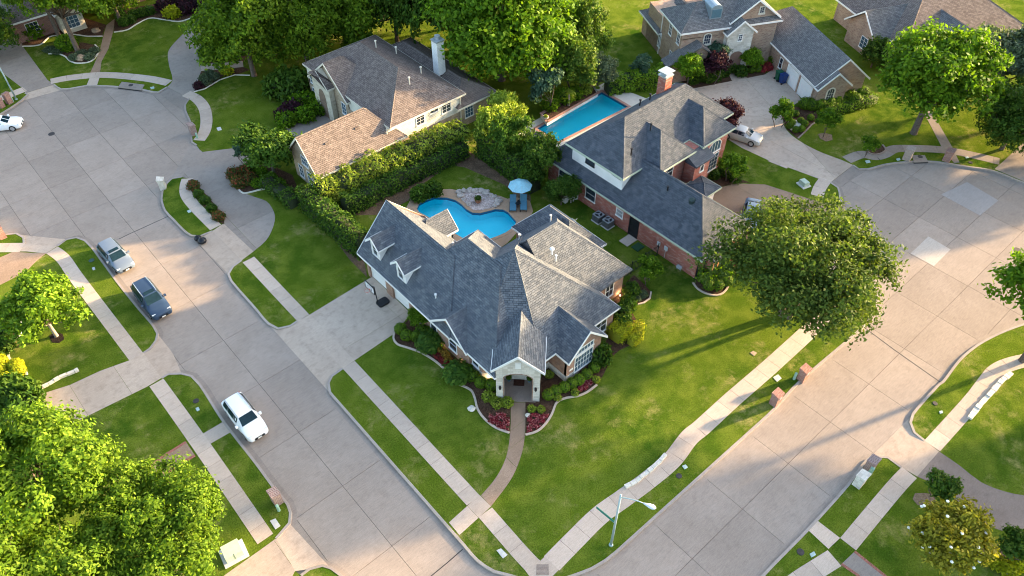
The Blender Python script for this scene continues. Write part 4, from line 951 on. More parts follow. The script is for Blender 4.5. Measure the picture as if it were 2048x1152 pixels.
H4.roof(-6.05,-2.05,6.15,10.0,5.35,.82,SH_U,'y','S',TRIM); H4.wall([(-5.75,6.45),(-2.35,6.45),(-2.35,7.6),(-5.75,7.6)], 0, 5.3, STONE, 'entry_wall'); H4.gable_wall('S', 6.43, -5.75, -2.35, 0, 5.38, 6.78, STONE, .25, 'entry_gable')
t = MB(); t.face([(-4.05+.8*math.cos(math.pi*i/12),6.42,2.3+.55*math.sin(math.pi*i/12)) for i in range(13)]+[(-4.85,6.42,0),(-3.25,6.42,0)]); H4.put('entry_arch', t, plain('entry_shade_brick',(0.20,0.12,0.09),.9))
H4.window((-4.05,6.42,4.3), (0,-1), .45, .8, 2, 3, gm=DOORN); H4.window((-1.2,7.55,7.0), (0,-1), .5, .7, 2, 3, fm=LIME, fw=.14, gm=DOORN)
H4.window((-.7,7.55,4.1), (0,-1), 1.7, 1.6, 4, 4, fm=LIME, arch=.3, fw=.15, gm=DOORN); H4.window((-.7,7.55,.8), (0,-1), 1.7, 1.5, 4, 3, fm=LIME, fw=.15, gm=DOORN)
H4.window((-8.0,7.3,4.0), (0,-1), .8, 1.0, 3, 3, fm=LIME, arch=.25, fw=.15, gm=DOORN)
for y in (8.2, 10.6): H4.window((-11.4,y,4.0), (-1,0), .7, 1.5, 2, 4, fm=TRIM, gm=DOORN)
H4.window((-11.4,13.2,1.0), (-1,0), .7, 1.9, 2, 5, gm=DOORN); H4.window((-11.4,9.6,.9), (-1,0), .55, 1.3, 2, 4, gm=DOORN)
t = MB(); t.raw([(-13.7,5.6,2.6),(-9.4,5.6,4.75),(-8.0,5.6,3.75),(-13.7,7.5,2.6),(-9.4,7.5,4.75),(-8.0,7.5,3.75),(-13.7,5.6,2.42),(-8.0,5.6,3.55),(-8.0,7.5,3.55),(-13.7,7.5,2.42),(-9.4,5.6,4.5),(-9.4,7.5,4.5)], [(0,1,4,3),(1,2,5,4),(0,6,10,1),(1,10,7,2),(3,4,11,9),(4,5,8,11),(0,3,9,6),(2,7,8,5),(6,9,11,10),(10,11,8,7)])
H4.put('side_roof', t, SH_U); H4.put('side_wall', MB().raw([(-12.9,6.0,0),(-8.3,6.0,0),(-8.3,6.0,3.6),(-9.4,6.0,4.4),(-12.9,6.0,2.7),(-12.9,7.4,0),(-8.3,7.4,0),(-8.3,7.4,3.6),(-9.4,7.4,4.4),(-12.9,7.4,2.7)], [(4,3,2,1,0),(5,6,7,8,9),(0,5,9,4),(1,2,7,6),(0,1,6,5)]), BR_U)
t = MB(); n_ = 8
prf = [(-7.0+.75*math.cos(math.pi*i/n_), 7.9+.55*math.sin(math.pi*i/n_)) for i in range(n_+1)]
prf = [(-6.25,6.7)]+prf+[(-7.75,6.7)]
P = [(x,8.05,z) for x,z in prf]+[(x,10.6,z) for x,z in prf]; k = len(prf)
t.raw(P, [tuple(range(k)), tuple(range(2*k-1,k-1,-1))]+[(i,i+k,(i+1)%k+k,(i+1)%k) for i in range(k)])
dm = H4.put('metal_dormer', t, plain('zinc',(0.30,0.36,0.40),.4,.5)); t = MB(); t.box(-7.6,-6.4,8.0,8.06,6.9,7.9); H4.put('dormer_panel', t, plain('blue_zinc',(0.12,0.22,0.28),.4,.4), dm)
H4.put('downspout', MB().box(-11.5,-11.4,13.05,13.15,0,5.8), TRIM)

# ================= house at the far right
H5 = House('far_brick_house', (106.0,36.0), 'pinkish brick house with taupe shingle roof behind the big shade tree', rz=R(-24), world=False)
H5.wall([(-9,-6),(9,-6),(9,8),(-9,8)], 0, 2.9, BR_U); H5.roof(-9.5,9.5,-6.5,8.5,2.95,.62,SH_T,'x','',TRIM)
H5.wall([(-11.0,-3),(-4,-3),(-4,2.4),(-11.0,2.4)], 0, 2.9, BR_U); H5.roof(-11.6,-2,-3.5,2.9,2.95,.8,SH_U,'x','W',TRIM); H5.gable_wall('W', -11.05, -3.0, 2.4, 0, 3.13, 5.3, BR_U)
H5.roof(-5.0,1.0,-8.5,2,2.95,.8,SH_U,'y','S',TRIM); H5.gable_wall('S', -8.1, -4.6, .6, 0, 3.08, 5.13, SIDING)
H5.wall([(-4.6,-8.0),(.6,-8.0),(.6,-5.5),(-4.6,-5.5)], 0, 2.9, BR_U)
H5.window((-11.05,-1.2,.8), (-1,0), 1.2, 1.4, 2, 3, gm=GLASSB)

# ================= house at the top left, behind its front-yard trees
H6 = House('brown_brick_house', (24.0,122.0), 'brown brick house half hidden behind the front yard trees')
H6.wall([(14.0,114.5),(19.5,114.5),(19.5,118),(25.0,118.0),(25.0,115.5),(33.5,115.5),(33.5,128),(14.0,128)], 0, 2.9, BR_L)
H6.wall([(19.6,112.9),(22.6,112.9),(22.6,118),(19.6,118)], 0, 3.0, STONE_T, 'stone_bay'); H6.roof(19.2,23.0,112.5,120,3.0,.8,SH_T,'y','S',TRIM)
H6.roof(13.5,34.0,114.0,128.5,2.95,.6,SH_T,'x','',TRIM)
H6.window((21.1,112.9,.7), (0,-1), 1.6, 1.5, 3, 3, gm=GLASSB); H6.window((30.5,115.5,.8), (0,-1), 1.5, 1.5, 3, 3); H6.window((16.5,114.5,.8), (0,-1), 1.5, 1.4, 3, 3)
H6.door((27.5,115.5,.02), (0,-1), 1.0, 2.1, DOORN, 2, 'front_door', 1)
H7 = House('porch_end_house', (41.0,104.0), 'grey shingled porch corner showing between the driveway trees')
H7.wall([(38.6,100.5),(46,100.5),(46,112),(38.6,112)], 0, 2.9, BR_T); H7.roof(38.1,46.5,100.0,112.5,2.95,.6,SH_U,'y','',TRIM); H7.window((38.6,104.0,.9), (-1,0), 1.2, 1.4, 2, 3)

# ------------------------------------------------------------------ trees, hedges, shrubs
def quads_mesh(name, V, mats, smooth=False, extra=None):
    """V: (N,4,3) leaf faces; extra: an MB with woody or core faces that use material slot 1"""
    N = len(V); me = bpy.data.meshes.new(name)
    ev = np.array(extra.v, dtype=np.float32).reshape(-1,3) if extra else np.zeros((0,3), np.float32); ef = extra.f if extra else []
    co = np.concatenate([V.reshape(-1,3).astype(np.float32), ev]); me.vertices.add(len(co)); me.vertices.foreach_set('co', co.ravel())
    el = [i+4*N for f in ef for i in f]; tot = np.array([4]*N+[len(f) for f in ef], dtype=np.int32)
    lv = np.concatenate([np.arange(4*N, dtype=np.int32), np.array(el, dtype=np.int32)]) if el else np.arange(4*N, dtype=np.int32)
    me.loops.add(len(lv)); me.loops.foreach_set('vertex_index', lv)
    me.polygons.add(len(tot)); st = np.concatenate([[0], np.cumsum(tot)[:-1]]).astype(np.int32)
    me.polygons.foreach_set('loop_start', st); me.polygons.foreach_set('loop_total', tot)
    for m in mats: me.materials.append(m)
    if ef: me.polygons.foreach_set('material_index', np.array([0]*N+[min(1,len(mats)-1)]*len(ef), dtype=np.int32))
    me.update(calc_edges=True); me.validate(); return me

def leaf_quads(C, Nrm, size, rng, asp=0.55, jit=0.9):
    n = len(C); Nn = Nrm+rng.normal(0, jit, (n,3)); Nn /= np.linalg.norm(Nn, axis=1, keepdims=True)+1e-6
    T = rng.normal(0, 1, (n,3)); T -= (T*Nn).sum(1, keepdims=True)*Nn; T /= np.linalg.norm(T, axis=1, keepdims=True)+1e-6
    B = np.cross(Nn, T); s = size*rng.uniform(.65, 1.35, (n,1))
    return np.stack([C-T*s, C+B*s*asp, C+T*s*1.05, C-B*s*asp], axis=1)

def rdir(rng, n):
    d = rng.normal(0, 1, (n,3)); return d/np.linalg.norm(d, axis=1, keepdims=True)

PROTO = {}
def tree_proto(key, rx, rz, zc, leaf, bark, nlobe=26, nleaf=16000, size=0.2, lob=(.26,.42), seed=1, trunk_r=.28, forks=1, flat=.35, sparse=0.0, jit=.9, lean=(0,0)):
    """meshes of one tree: crown centred at height zc, radii rx and rz; returns (trunk mesh, crown mesh)"""
    rng = np.random.default_rng(seed); lobes = []
    for i in range(nlobe):
        for _ in range(40):
            d = rdir(rng, 1)[0]
            if d[2] < -flat: continue
            f = rng.uniform(.35, .82)
            p = np.array([d[0]*rx*f, d[1]*rx*f, d[2]*rz*f+zc]); p[:2] += np.array(lean)
            r = rx*rng.uniform(*lob)
            if all(np.linalg.norm((p-q)/np.array([1,1,.8])) > .35*(r+s_) for q, s_ in lobes): break
        lobes.append((p, r))
    w_ = np.array([r*r for _, r in lobes]); w_ /= w_.sum(); C = []; Nn = []
    for (p, r), ww in zip(lobes, w_):
        n = int(nleaf*ww); ncl = max(6, int(n/34)); cd = rdir(rng, ncl); cd[:,2] = np.where(cd[:,2] < -.45, -cd[:,2], cd[:,2])
        rad = r*rng.uniform(.55, 1.08, (ncl,1)); cc = p+cd*rad*np.array([1,1,.78])
        k = rng.integers(0, ncl, n); q = cc[k]+rng.normal(0, r*.13+.08, (n,3))*np.array([1,1,.8])
        C.append(q); nn = (q-p)/r*1.1+np.array([0,0,.45]); Nn.append(nn)
    C = np.concatenate(C); Nn = np.concatenate(Nn)
    if sparse: keep = rng.random(len(C)) > sparse; C = C[keep]; Nn = Nn[keep]
    crown = quads_mesh(key+'_crown', leaf_quads(C, Nn, size, rng, jit=jit), [leaf])
    mb = MB(); rr = random.Random(seed); base = zc-rz*.55
    for k in range(forks):
        a = 2*math.pi*k/max(forks,1)+.4; off = 0.0 if forks == 1 else .35
        x0, y0 = off*math.cos(a), off*math.sin(a); tx, ty = lean[0]*.6+x0*2.6, lean[1]*.6+y0*2.6
        pts = [(x0,y0,-.25),(x0*1.1,y0*1.1,.1),(x0+(tx-x0)*.35,y0+(ty-y0)*.35,base*.45),(tx,ty,base),(tx*1.1+rr.uniform(-.3,.3),ty*1.1+rr.uniform(-.3,.3),zc)]
        q = trunk_r/(1 if forks == 1 else 1.35)
        mb.tube(pts, [q*1.55,q*1.12,q*.95,q*.8,q*.4], 9)
        for i, (p, r) in enumerate(lobes):
            if i%forks != k: continue
            s0 = Vector((tx,ty,base*rr.uniform(.85,1.0))); e0 = Vector(p); m0 = s0.lerp(e0,.5)+Vector((0,0,-.12*(e0-s0).length))
            mb.tube([s0,m0,e0], [q*.42,q*.26,q*.08], 5)
            for _ in range(2):
                e1 = e0+Vector((rr.uniform(-1,1),rr.uniform(-1,1),rr.uniform(-.4,.8)))*r*.8; mb.tube([m0.lerp(e0,.6),e1], [q*.14,q*.04], 4, False)
    PROTO[key] = (mb.mesh(key+'_trunk', bark, True), crown); return PROTO[key]

def tree(key, xy, label, group=None, name='shade_tree', s=1.0, sz=None, rz=0.0, cat='tree'):
    t = thing(name, (xy[0], xy[1], 0), label, cat, group, rz); t.scale = (s, s, sz or s)
    link_mesh('trunk', PROTO[key][0], t); link_mesh('crown', PROTO[key][1], t); return t

LF_LIME = leaf_mat('leaf_lime', (0.062,0.130,0.010), (0.135,0.238,0.016), (0.225,0.335,0.028), .42)
LF_MID = leaf_mat('leaf_mid', (0.045,0.098,0.006), (0.100,0.180,0.010), (0.19,0.275,0.018), .42)
LF_BRIGHT = leaf_mat('leaf_bright', (0.052,0.125,0.007), (0.11,0.215,0.010), (0.19,0.31,0.018), .42)
LF_OAK = leaf_mat('leaf_oak', (0.034,0.066,0.010), (0.076,0.118,0.018), (0.135,0.178,0.032), .35)
LF_DARK = leaf_mat('leaf_dark', (0.026,0.066,0.008), (0.056,0.118,0.013), (0.105,0.175,0.02), .34)
LF_GREY = leaf_mat('leaf_greygreen', (0.05,0.075,0.040), (0.095,0.13,0.07), (0.15,0.19,0.11), .3)
LF_TEAL = leaf_mat('leaf_teal', (0.030,0.070,0.042), (0.060,0.115,0.068), (0.105,0.165,0.10), .3)
LF_PLUM = leaf_mat('leaf_plum', (0.018,0.008,0.014), (0.042,0.014,0.024), (0.085,0.028,0.04), .3)
LF_YEL = leaf_mat('leaf_gold', (0.20,0.235,0.008), (0.34,0.37,0.012), (0.46,0.47,0.02), .35)
LF_HEDGE = leaf_mat('leaf_hedge', (0.040,0.085,0.010), (0.082,0.145,0.016), (0.15,0.205,0.030), .33)
LF_BOX = leaf_mat('leaf_box', (0.055,0.115,0.008), (0.105,0.19,0.012), (0.16,0.25,0.018), .28)
LF_PALE = leaf_mat('leaf_variegated', (0.11,0.175,0.016), (0.24,0.32,0.032), (0.40,0.45,0.08), .4)
PETAL_W = plain('white_petal', (0.85,0.83,0.74), .6); PETAL_R = plain('red_petal', (0.48,0.03,0.03), .6); PETAL_P = plain('pink_petal', (0.75,0.35,0.45), .6)
CORE_G = plain('gold_core', (0.20,0.20,0.008), .95); CORE = plain('twig_core', (0.028,0.038,0.014), .95)

# --- the trees, one by one
tree_proto('oak', 8.3, 4.6, 6.0, LF_OAK, BARK, 40, 42000, .155, (.20,.33), 11, .34, 3, .25, jit=1.0)
tree_proto('big_green', 6.8, 5.6, 7.2, LF_BRIGHT, BARK, 34, 26000, .23, (.26,.40), 5, .36)
tree_proto('locust', 6.4, 4.4, 8.2, LF_LIME, BARK, 56, 52000, .135, (.15,.26), 7, .3, 1, .3, jit=.7)
tree_proto('young_lime', 3.6, 2.6, 3.3, LF_LIME, BARKP, 22, 12000, .17, (.28,.42), 9, .16)
tree_proto('pale_tree', 5.6, 4.6, 6.6, LF_MID, BARK, 30, 19000, .20, (.24,.38), 13, .28)
tree_proto('mass_a', 5.6, 5.4, 6.0, LF_MID, BARK, 38, 26000, .22, (.28,.42), 17, .3, 1, .85); tree_proto('mass_b', 6.2, 5.6, 6.0, LF_DARK, BARK, 38, 26000, .22, (.28,.42), 19, .3, 1, .85)
tree_proto('big_low', 6.8, 5.8, 6.4, LF_BRIGHT, BARK, 42, 32000, .22, (.26,.40), 6, .36, 1, .85); tree_proto('pale_low', 5.6, 5.2, 5.9, LF_MID, BARK, 38, 26000, .19, (.24,.38), 14, .28, 1, .85)
tree_proto('grey_tree', 4.2, 3.6, 4.6, LF_GREY, BARK, 26, 14000, .18, (.28,.42), 23, .24); tree_proto('magnolia', 2.55, 2.0, 2.9, leaf_mat('leaf_magnolia', (0.12,0.125,0.010),(0.28,0.26,0.022),(0.46,0.40,0.05),.38), BARKP, 20, 9000, .14, (.30,.44), 29, .11)
tree_proto('small_dark', 1.15, .9, 1.5, LF_DARK, BARK, 12, 2600, .13, (.3,.48), 31, .06, 3); tree_proto('small_green', 1.25, 1.2, 1.9, LF_BRIGHT, BARK, 12, 3600, .13, (.34,.5), 37, .06, 2)
tree_proto('plum', 1.75, 1.7, 2.3, LF_PLUM, BARK, 14, 5200, .14, (.32,.5), 41, .08, 3); tree_proto('round_green', 1.9, 1.7, 2.3, LF_BRIGHT, BARK, 16, 6500, .14, (.36,.52), 43, .1)
tree_proto('yew', 1.7, 1.9, 2.0, LF_DARK, BARK, 16, 6500, .14, (.4,.55), 47, .1, 1, .8); tree_proto('teal', 1.5, 1.9, 2.6, LF_TEAL, BARK, 14, 5000, .14, (.32,.48), 53, .08, 2)
tree_proto('photinia', 2.2, 2.1, 2.4, LF_PALE, BARK, 18, 8000, .15, (.34,.5), 59, .1, 2, .7); tree_proto('dense_round', 2.15, 2.5, 2.7, LF_DARK, BARK, 20, 10000, .14, (.42,.55), 61, .12, 1, .9)
tree_proto('gold_tree', 2.8, 2.9, 3.4, LF_HEDGE, BARK, 20, 11000, .15, (.34,.5), 67, .14, 2, .7)

tree('oak', (49.4,18.9), 'broad live oak with olive crown overhanging the right-hand sidewalk and street', name='live_oak')
tree('big_green', (84.0,25.6), 'large bright green shade tree on the lawn right of the buff brick house', rz=1.1)
tree('grey_tree', (97.0,23.5), 'grey-green live oak behind the big bright shade tree', rz=.3, s=1.15); tree('mass_b', (88.5,17.5), 'dark green live oak beside the driveway at the right edge', rz=2.2, s=.72)
tree_proto('edge_tree', 4.6, 3.1, 8.0, LF_BRIGHT, BARK, 26, 17000, .2, (.28,.42), 71, .24); tree('edge_tree', (60.0,2.5), 'bright green tree by the right-hand street kerb across from the live oak', rz=2.5)
mg = tree('magnolia', (38.05,-1.0), 'small golden green magnolia dotted with white blossoms', name='magnolia')
tree('small_dark', (42.5,1.0), 'small dark crape myrtle in a pale mulch ring by the aggregate drive', name='crape_myrtle'); tree('small_dark', (41.9,-4.4), 'small crape myrtle in mulch beside the limestone edging', name='crape_myrtle', rz=1.7)
tree('locust', (-6.6,39.5), 'huge lime green honey locust over the lower left yard', name='honey_locust'); tree('locust', (-1.8,31.6), 'lime green honey locust crown nearest the transformer box', name='honey_locust', rz=2.1, s=.82)
tree('locust', (-9.5,30.5), 'lime green honey locust filling the lower left corner', name='honey_locust', rz=4.0, s=.95)
tree('young_lime', (-.4,59.6), 'young lime green tree in a dark mulch ring on the left lawn')
tree('pale_tree', (19.2,107.2), 'tall tree with a long bare trunk above the flowering island bed', rz=.5, s=1.05, sz=1.32); tree('pale_tree', (18.6,111.7), 'tall bare-trunked tree just behind the island bed', rz=2.6, s=.9, sz=1.3)
tree('mass_a', (26.5,111.0), 'full green tree by the brown brick house front door', rz=1.2, s=.8, sz=.95); tree('mass_b', (11.0,113.0), 'dark evergreen tree at the garage of the brown brick house', rz=.2, s=.62, sz=.6)
for i, (x, y, k, s_, sz_, lb) in enumerate([
    (33.6,86.8,'pale_low',1.12,1.18,'tall light green tree behind the tan brick house, nearest the forked driveway'), (40.0,84.5,'pale_low',.95,1.1,'light green tree rising behind the tan house entry gable'), (37.0,93.0,'mass_a',.9,1.05,'mid green tree shading the narrow porch corner'),
    (45.5,84.0,'mass_a',.98,1.1,'mid green tree behind the brown roof ridge'), (51.5,81.0,'mass_b',.9,1.5,'dark green tree behind the white chimney'), (56.0,75.0,'mass_b',.95,1.5,'dark green tree in the back yard beyond the white chimney'),
    (56.2,65.5,'big_low',1.22,1.2,'largest bright green tree between the tan house and the rectangular pool'), (63.0,66.5,'big_low',.85,.95,'bright green tree beside the back lawn of the buff brick house'), (49.5,92.0,'mass_a',1.05,1.5,'tree far behind the tan house roof'),
    (60.0,80.0,'mass_a',1.0,1.5,'tree at the far end of the shaded back yards'), (66.5,60.8,'gold_tree',1.0,1.35,'narrow golden green tree on the edge of the back lawn'), (60.6,57.2,'gold_tree',1.1,1.15,'golden green rounded tree above the raised pool planter'),
    (43.0,98.0,'mass_b',.9,1.0,'dark tree behind the driveway shrubs at the top'), (54.0,88.0,'mass_b',1.0,1.5,'dark tree in the wood behind the tan house'), (69.0,72.0,'mass_b',.9,1.5,'dark tree at the top of the back lawn')]):
    tree(k, (x, y), lb, 'trees behind the tan house', s=s_, sz=sz_, rz=i*1.3)
tree('dense_round', (25.5,67.6), 'dense dark round evergreen at the corner of the tan brick garage', name='evergreen_tree', s=1.3, sz=1.15)
tree('yew', (93.4,36.6), 'clipped dark conical evergreen on the far right lawn', name='evergreen_tree')
tree('round_green', (72.6,49.4), 'round bright green tree left of the stone entry', s=1.0); tree('plum', (75.2,47.6), 'purple plum tree under the stone entry wall', name='plum_tree'); tree('teal', (77.0,48.9), 'blue-green feathery tree beside the stone entry', s=1.0)
tree('round_green', (80.9,46.2), 'dense rounded green bush right of the stone entry', name='large_shrub', s=.75, cat='shrub'); tree('plum', (67.8,39.8), 'dark plum tree over the parked silver car', name='plum_tree', rz=1.0)
tree('small_green', (76.0,32.2), 'small bright tree in a pale mulch ring on the right lawn', s=1.05); tree('small_green', (73.4,36.6), 'small tree at the garage corner of the buff brick house', s=1.1, rz=2); tree('small_green', (76.0,26.9), 'thin rose tree in the kidney-shaped mulch bed', s=.8, rz=3)
tree('small_green', (60.8,34.0), 'small tree in front of the red brick house windows', s=1.15, rz=4); tree('teal', (68.6,53.6), 'blue-green shrub tree on the back lawn hedge', s=.85, rz=2)
tree('photinia', (45.8,55.4), 'pale-tipped evergreen tree where the two garden hedges meet', name='evergreen_tree', s=.95, sz=1.25); tree('photinia', (50.0,57.6), 'pale-tipped evergreen beside the white pool equipment cover', name='evergreen_tree', rz=2, s=.95)
tree('teal', (55.5,56.8), 'drooping grey-green tree behind the raised pool planter', s=1.3, rz=1); tree('grey_tree', (63.2,55.8), 'grey-green bush tree at the far end of the rectangular pool', s=.55, rz=3)
tree('dense_round', (45.0,43.2), 'round clipped evergreen between the two houses', name='evergreen_tree', s=.72, sz=.7, rz=1); tree('dense_round', (45.2,47.0), 'dark evergreen tree behind the blue parasol', name='evergreen_tree', rz=2, s=.9, sz=1.2); tree('round_green', (46.4,49.3), 'bright green tree at the corner of the red brick house', s=.95, rz=2)
tree('dense_round', (45.3,51.0), 'tall dark evergreen in the garden hedge', name='evergreen_tree', rz=4, s=.9, sz=1.3)
tree('small_green', (24.0,39.3), 'orange-tipped young nandina by the garage wall', name='nandina', s=.75, rz=1); tree('small_green', (43.2,29.8), 'orange-tipped nandina beside the east wing window', name='nandina', s=.95, rz=3)
# trees that stand beyond the right-hand edge of the picture and shade the lower right street
for i, (x, y, k, s_) in enumerate([(66,-7,'big_green',1.0),(75,-14,'mass_a',1.1),(97,9,'mass_a',1.0),(103,16,'big_green',1.0)]):
    tree(k, (x, y), 'tall yard tree beyond the right-hand cul-de-sac', 'yard trees beyond the right cul-de-sac', s=s_, rz=i)

# --- hedges
def hedge(path, width, h, leaf, label, size=.13, dens=60, name='hedge', wob=.25, group=None, seed=3, top=0.0, jit=.8):
    rng = np.random.default_rng(seed); P = [np.array(p, float) for p in path]; L = [np.linalg.norm(P[i+1]-P[i]) for i in range(len(P)-1)]; T = sum(L)
    n = int(dens*T*(width+2*h)); s = rng.uniform(0, T, n); cum = np.concatenate([[0], np.cumsum(L)])
    idx = np.clip(np.searchsorted(cum, s)-1, 0, len(L)-1); f = (s-cum[idx])/np.array(L)[idx]
    A = np.array([P[i] for i in range(len(L))])[idx]; B = np.array([P[i+1] for i in range(len(L))])[idx]
    c = A+(B-A)*f[:,None]; d = (B-A)/np.linalg.norm(B-A, axis=1, keepdims=True); q = np.stack([-d[:,1], d[:,0]], 1)
    u = rng.uniform(0, 2*h+width, n); hh = h*(1+.0*s)
    bump = wob*(np.sin(s*2.1)+np.sin(s*3.7+1)+np.sin(s*.9+2))*.33
    z = np.where(u < h, u, np.where(u > h+width, 2*h+width-u, h)); off = np.where(u < h, -width/2, np.where(u > h+width, width/2, u-h-width/2))
    zz = z*(1+bump/h)+np.where(z >= h*.999, top, 0); nx = np.where(u < h, -1, np.where(u > h+width, 1, 0))
    side = 1+bump*.6*np.sin(zz*2.5+s)
    C = np.stack([c[:,0]+q[:,0]*off*side, c[:,1]+q[:,1]*off*side, zz], 1)+rng.normal(0, .09, (n,3))*np.array([1,1,1])
    Nn = np.stack([q[:,0]*nx, q[:,1]*nx, (nx == 0)*1.0+.3], 1)
    core = MB(); core.strip(path, width*.78, -.1, h*.86)
    o0 = (path[0][0], path[0][1], 0); C -= np.array(o0); core.v = [(a-o0[0], b-o0[1], cc) for a, b, cc in core.v]
    o = link_mesh(name, quads_mesh(name, leaf_quads(C, Nn, size, rng, jit=.35 if leaf is LF_YEL else jit), [leaf, CORE_G if leaf is LF_YEL else CORE], extra=core)); o.location = o0
    return tag(o, label, 'hedge', group)
hedge([(25.2,60.2),(25.3,55.0),(25.6,50.0)], 1.7, 2.7, LF_DARK, 'tall dark clipped hedge running from the tan house to the garage corner', .14, 55, seed=4)
hedge([(26.2,59.3),(30.0,58.9),(35.0,58.5),(40.0,58.3),(44.2,58.0)], 2.3, 3.0, LF_PALE, 'tall variegated hedge between the tan brick house and the kidney pool', .15, 55, wob=.6, seed=5)
hedge([(27.5,56.6),(32.0,56.7),(38.0,56.6),(43.0,56.3)], 1.5, 1.9, LF_DARK, 'lower dark hedge below the variegated one on the pool side', .14, 50, wob=.4, seed=6)
hedge([(44.6,55.5),(44.6,51.0),(44.4,46.5)], 1.8, 3.2, LF_DARK, 'tall dark hedge on the far side of the kidney pool lawn', .15, 55, wob=.5, seed=7)
hedge([(63.8,54.8),(67.0,53.4),(70.0,51.4)], 1.8, 2.2, LF_LIME, 'bright lime hedge beside the rectangular pool', .15, 60, wob=.5, seed=8)
hedge([(35.6,27.0),(37.6,27.2)], 1.5, 1.15, LF_YEL, 'golden square-clipped hedge under the east wing window', .085, 190, wob=.04, seed=9)
hedge([(36.3,25.7),(37.6,25.9),(38.6,26.7)], .8, .75, LF_YEL, 'golden curved low hedge in front of the square golden hedge', .08, 190, wob=.05, seed=10)
hedge([(23.9,66.0),(24.1,63.5),(24.3,61.0)], 1.5, 1.2, LF_DARK, 'low bumpy hedge below the tan brick garage gable', .12, 60, wob=.5, seed=12)
hedge([(80.0,34.6),(83.0,33.2),(86.5,32.2)], 1.4, .95, LF_BOX, 'clipped dark green hedge along the buff brick garage end', .1, 90, wob=.1, seed=13)
hedge([(-7.0,52.2),(-4.8,51.3)], .7, .6, LF_YEL, 'flat-topped golden hedge at the edge of the left yard', .09, 110, wob=.05, seed=14)

# --- shrubs
def ball_mesh(key, r, leaf, n, size, seed, sz=.92, jit=.32, core=.86, rough=.05, petals=None, npet=0, up=0.0):
    rng = np.random.default_rng(seed); d = rdir(rng, n); rad = r*(1+rng.normal(0, rough, (n,1)))
    C = d*rad*np.array([1,1,sz])+np.array([0,0,r*sz*.9]); keep = C[:,2] > .02; C = C[keep]; d = d[keep]
    V = leaf_quads(C, d+np.array([0,0,up]), size, rng, jit=jit)
    mb = MB(); mb.ball((0,0,r*sz*.9), r*core, 10, 7, sz)
    me = quads_mesh(key, V, [leaf, CORE_G if leaf is LF_YEL else CORE], extra=mb); PROTO[key] = me; return me
ball_mesh('box_ball', .48, LF_BOX, 900, .065, 1); ball_mesh('wild', .62, LF_DARK, 750, .12, 2, .8, 1.0, .7, .16); ball_mesh('grass_clump', .85, LF_DARK, 1300, .20, 3, .65, .35, .55, .2, up=.8)
ball_mesh('pale_shrub', .5, LF_PALE, 600, .09, 4, .7, 1.0, .7, .14); ball_mesh('gold_ball', .62, LF_YEL, 1000, .075, 5); ball_mesh('gold_wild', .6, LF_YEL, 700, .10, 6, .7, 1.0, .7, .15)
ball_mesh('bright_shrub', .7, LF_BRIGHT, 800, .12, 7, .8, 1.0, .7, .16); ball_mesh('plum_shrub', .6, LF_PLUM, 700, .11, 8, .75, 1.0, .7, .16); ball_mesh('silver_shrub', .6, LF_GREY, 750, .09, 9, .65, .9, .7, .14)
ball_mesh('orange_shrub', .45, leaf_mat('leaf_orange', (0.20,0.11,0.015),(0.36,0.21,0.03),(0.5,0.33,0.06),.3), 450, .09, 10, .6, 1.0, .65, .15); ball_mesh('red_shrub', .4, leaf_mat('leaf_red', (0.12,0.015,0.02),(0.28,0.03,0.04),(0.4,0.08,0.06),.3), 420, .09, 11, .55, 1.0, .65, .15)
ball_mesh('rose_shrub', .6, leaf_mat('leaf_rose', (0.03,0.06,0.01),(0.08,0.10,0.02),(0.34,0.06,0.04),.3), 750, .10, 12, .8, 1.0, .7, .16); ball_mesh('hydrangea', 1.15, LF_BRIGHT, 1500, .15, 13, .75, .9, .75, .12)
GRP = {}
def shrub(key, xy, label, group, s=1.0, sz=None, rz=None, name='shrub'):
    o = link_mesh(name, PROTO[key]); k = GRP.setdefault(group, 0); GRP[group] = k+1
    o.location = (xy[0], xy[1], .0); o.rotation_euler = (0,0, k*1.7 if rz is None else rz); o.scale = (s, s, sz or s); return tag(o, label, 'shrub', group)
for p in [(22.55,40.16),(22.67,39.21),(23.33,38.85),(23.18,38.07),(25.31,38.42),(24.66,38.37),(23.47,39.11)]: pass
for x, y in [(22.42,40.04),(22.37,39.09),(22.95,38.42),(23.73,38.73),(23.95,38.15)]: shrub('box_ball', (x,y), 'clipped round boxwood in the bed along the garage side wall', 'boxwoods by the garage side wall', 1.12)
for x, y in [(23.93,32.74),(23.90,31.85),(23.94,30.92),(24.45,30.19)]: shrub('box_ball', (x,y), 'clipped round boxwood in the bed left of the arched entry', 'boxwoods left of the arched entry', 1.1)
for x, y in [(27.25,26.37),(27.98,26.26),(28.75,26.05),(29.50,25.93),(30.19,25.80),(31.09,25.77),(32.05,25.83)]: shrub('box_ball', (x,y), 'clipped round boxwood in the bed right of the arched entry', 'boxwoods right of the arched entry', 1.0)
for x, y in [(23.42,37.18),(23.13,32.95)]: shrub('grass_clump', (x,y), 'fountain grass clump in the bed before the west gable', 'fountain grass before the west gable', 1.1, name='ornamental_grass')
for x, y in [(23.55,29.51),(23.68,28.54),(24.29,28.06)]: shrub('pale_shrub', (x,y), 'loose light green shrub at the left foot of the portico', 'loose shrubs at the left foot of the portico', .95)
for x, y in [(25.41,26.35),(25.95,25.81),(27.73,25.75),(29.14,25.16),(31.39,24.95)]: shrub('pale_shrub', (x,y), 'small yellow-green plant between the portico and the red bedding', 'yellow-green plants right of the portico', .62, name='plant')
for x, y in [(23.60,36.13),(23.64,35.36),(23.46,34.79),(23.54,36.48)]: shrub('orange_shrub', (x,y), 'orange-leaved plant under the west gable window', 'orange plants under the west gable', .8, name='plant')
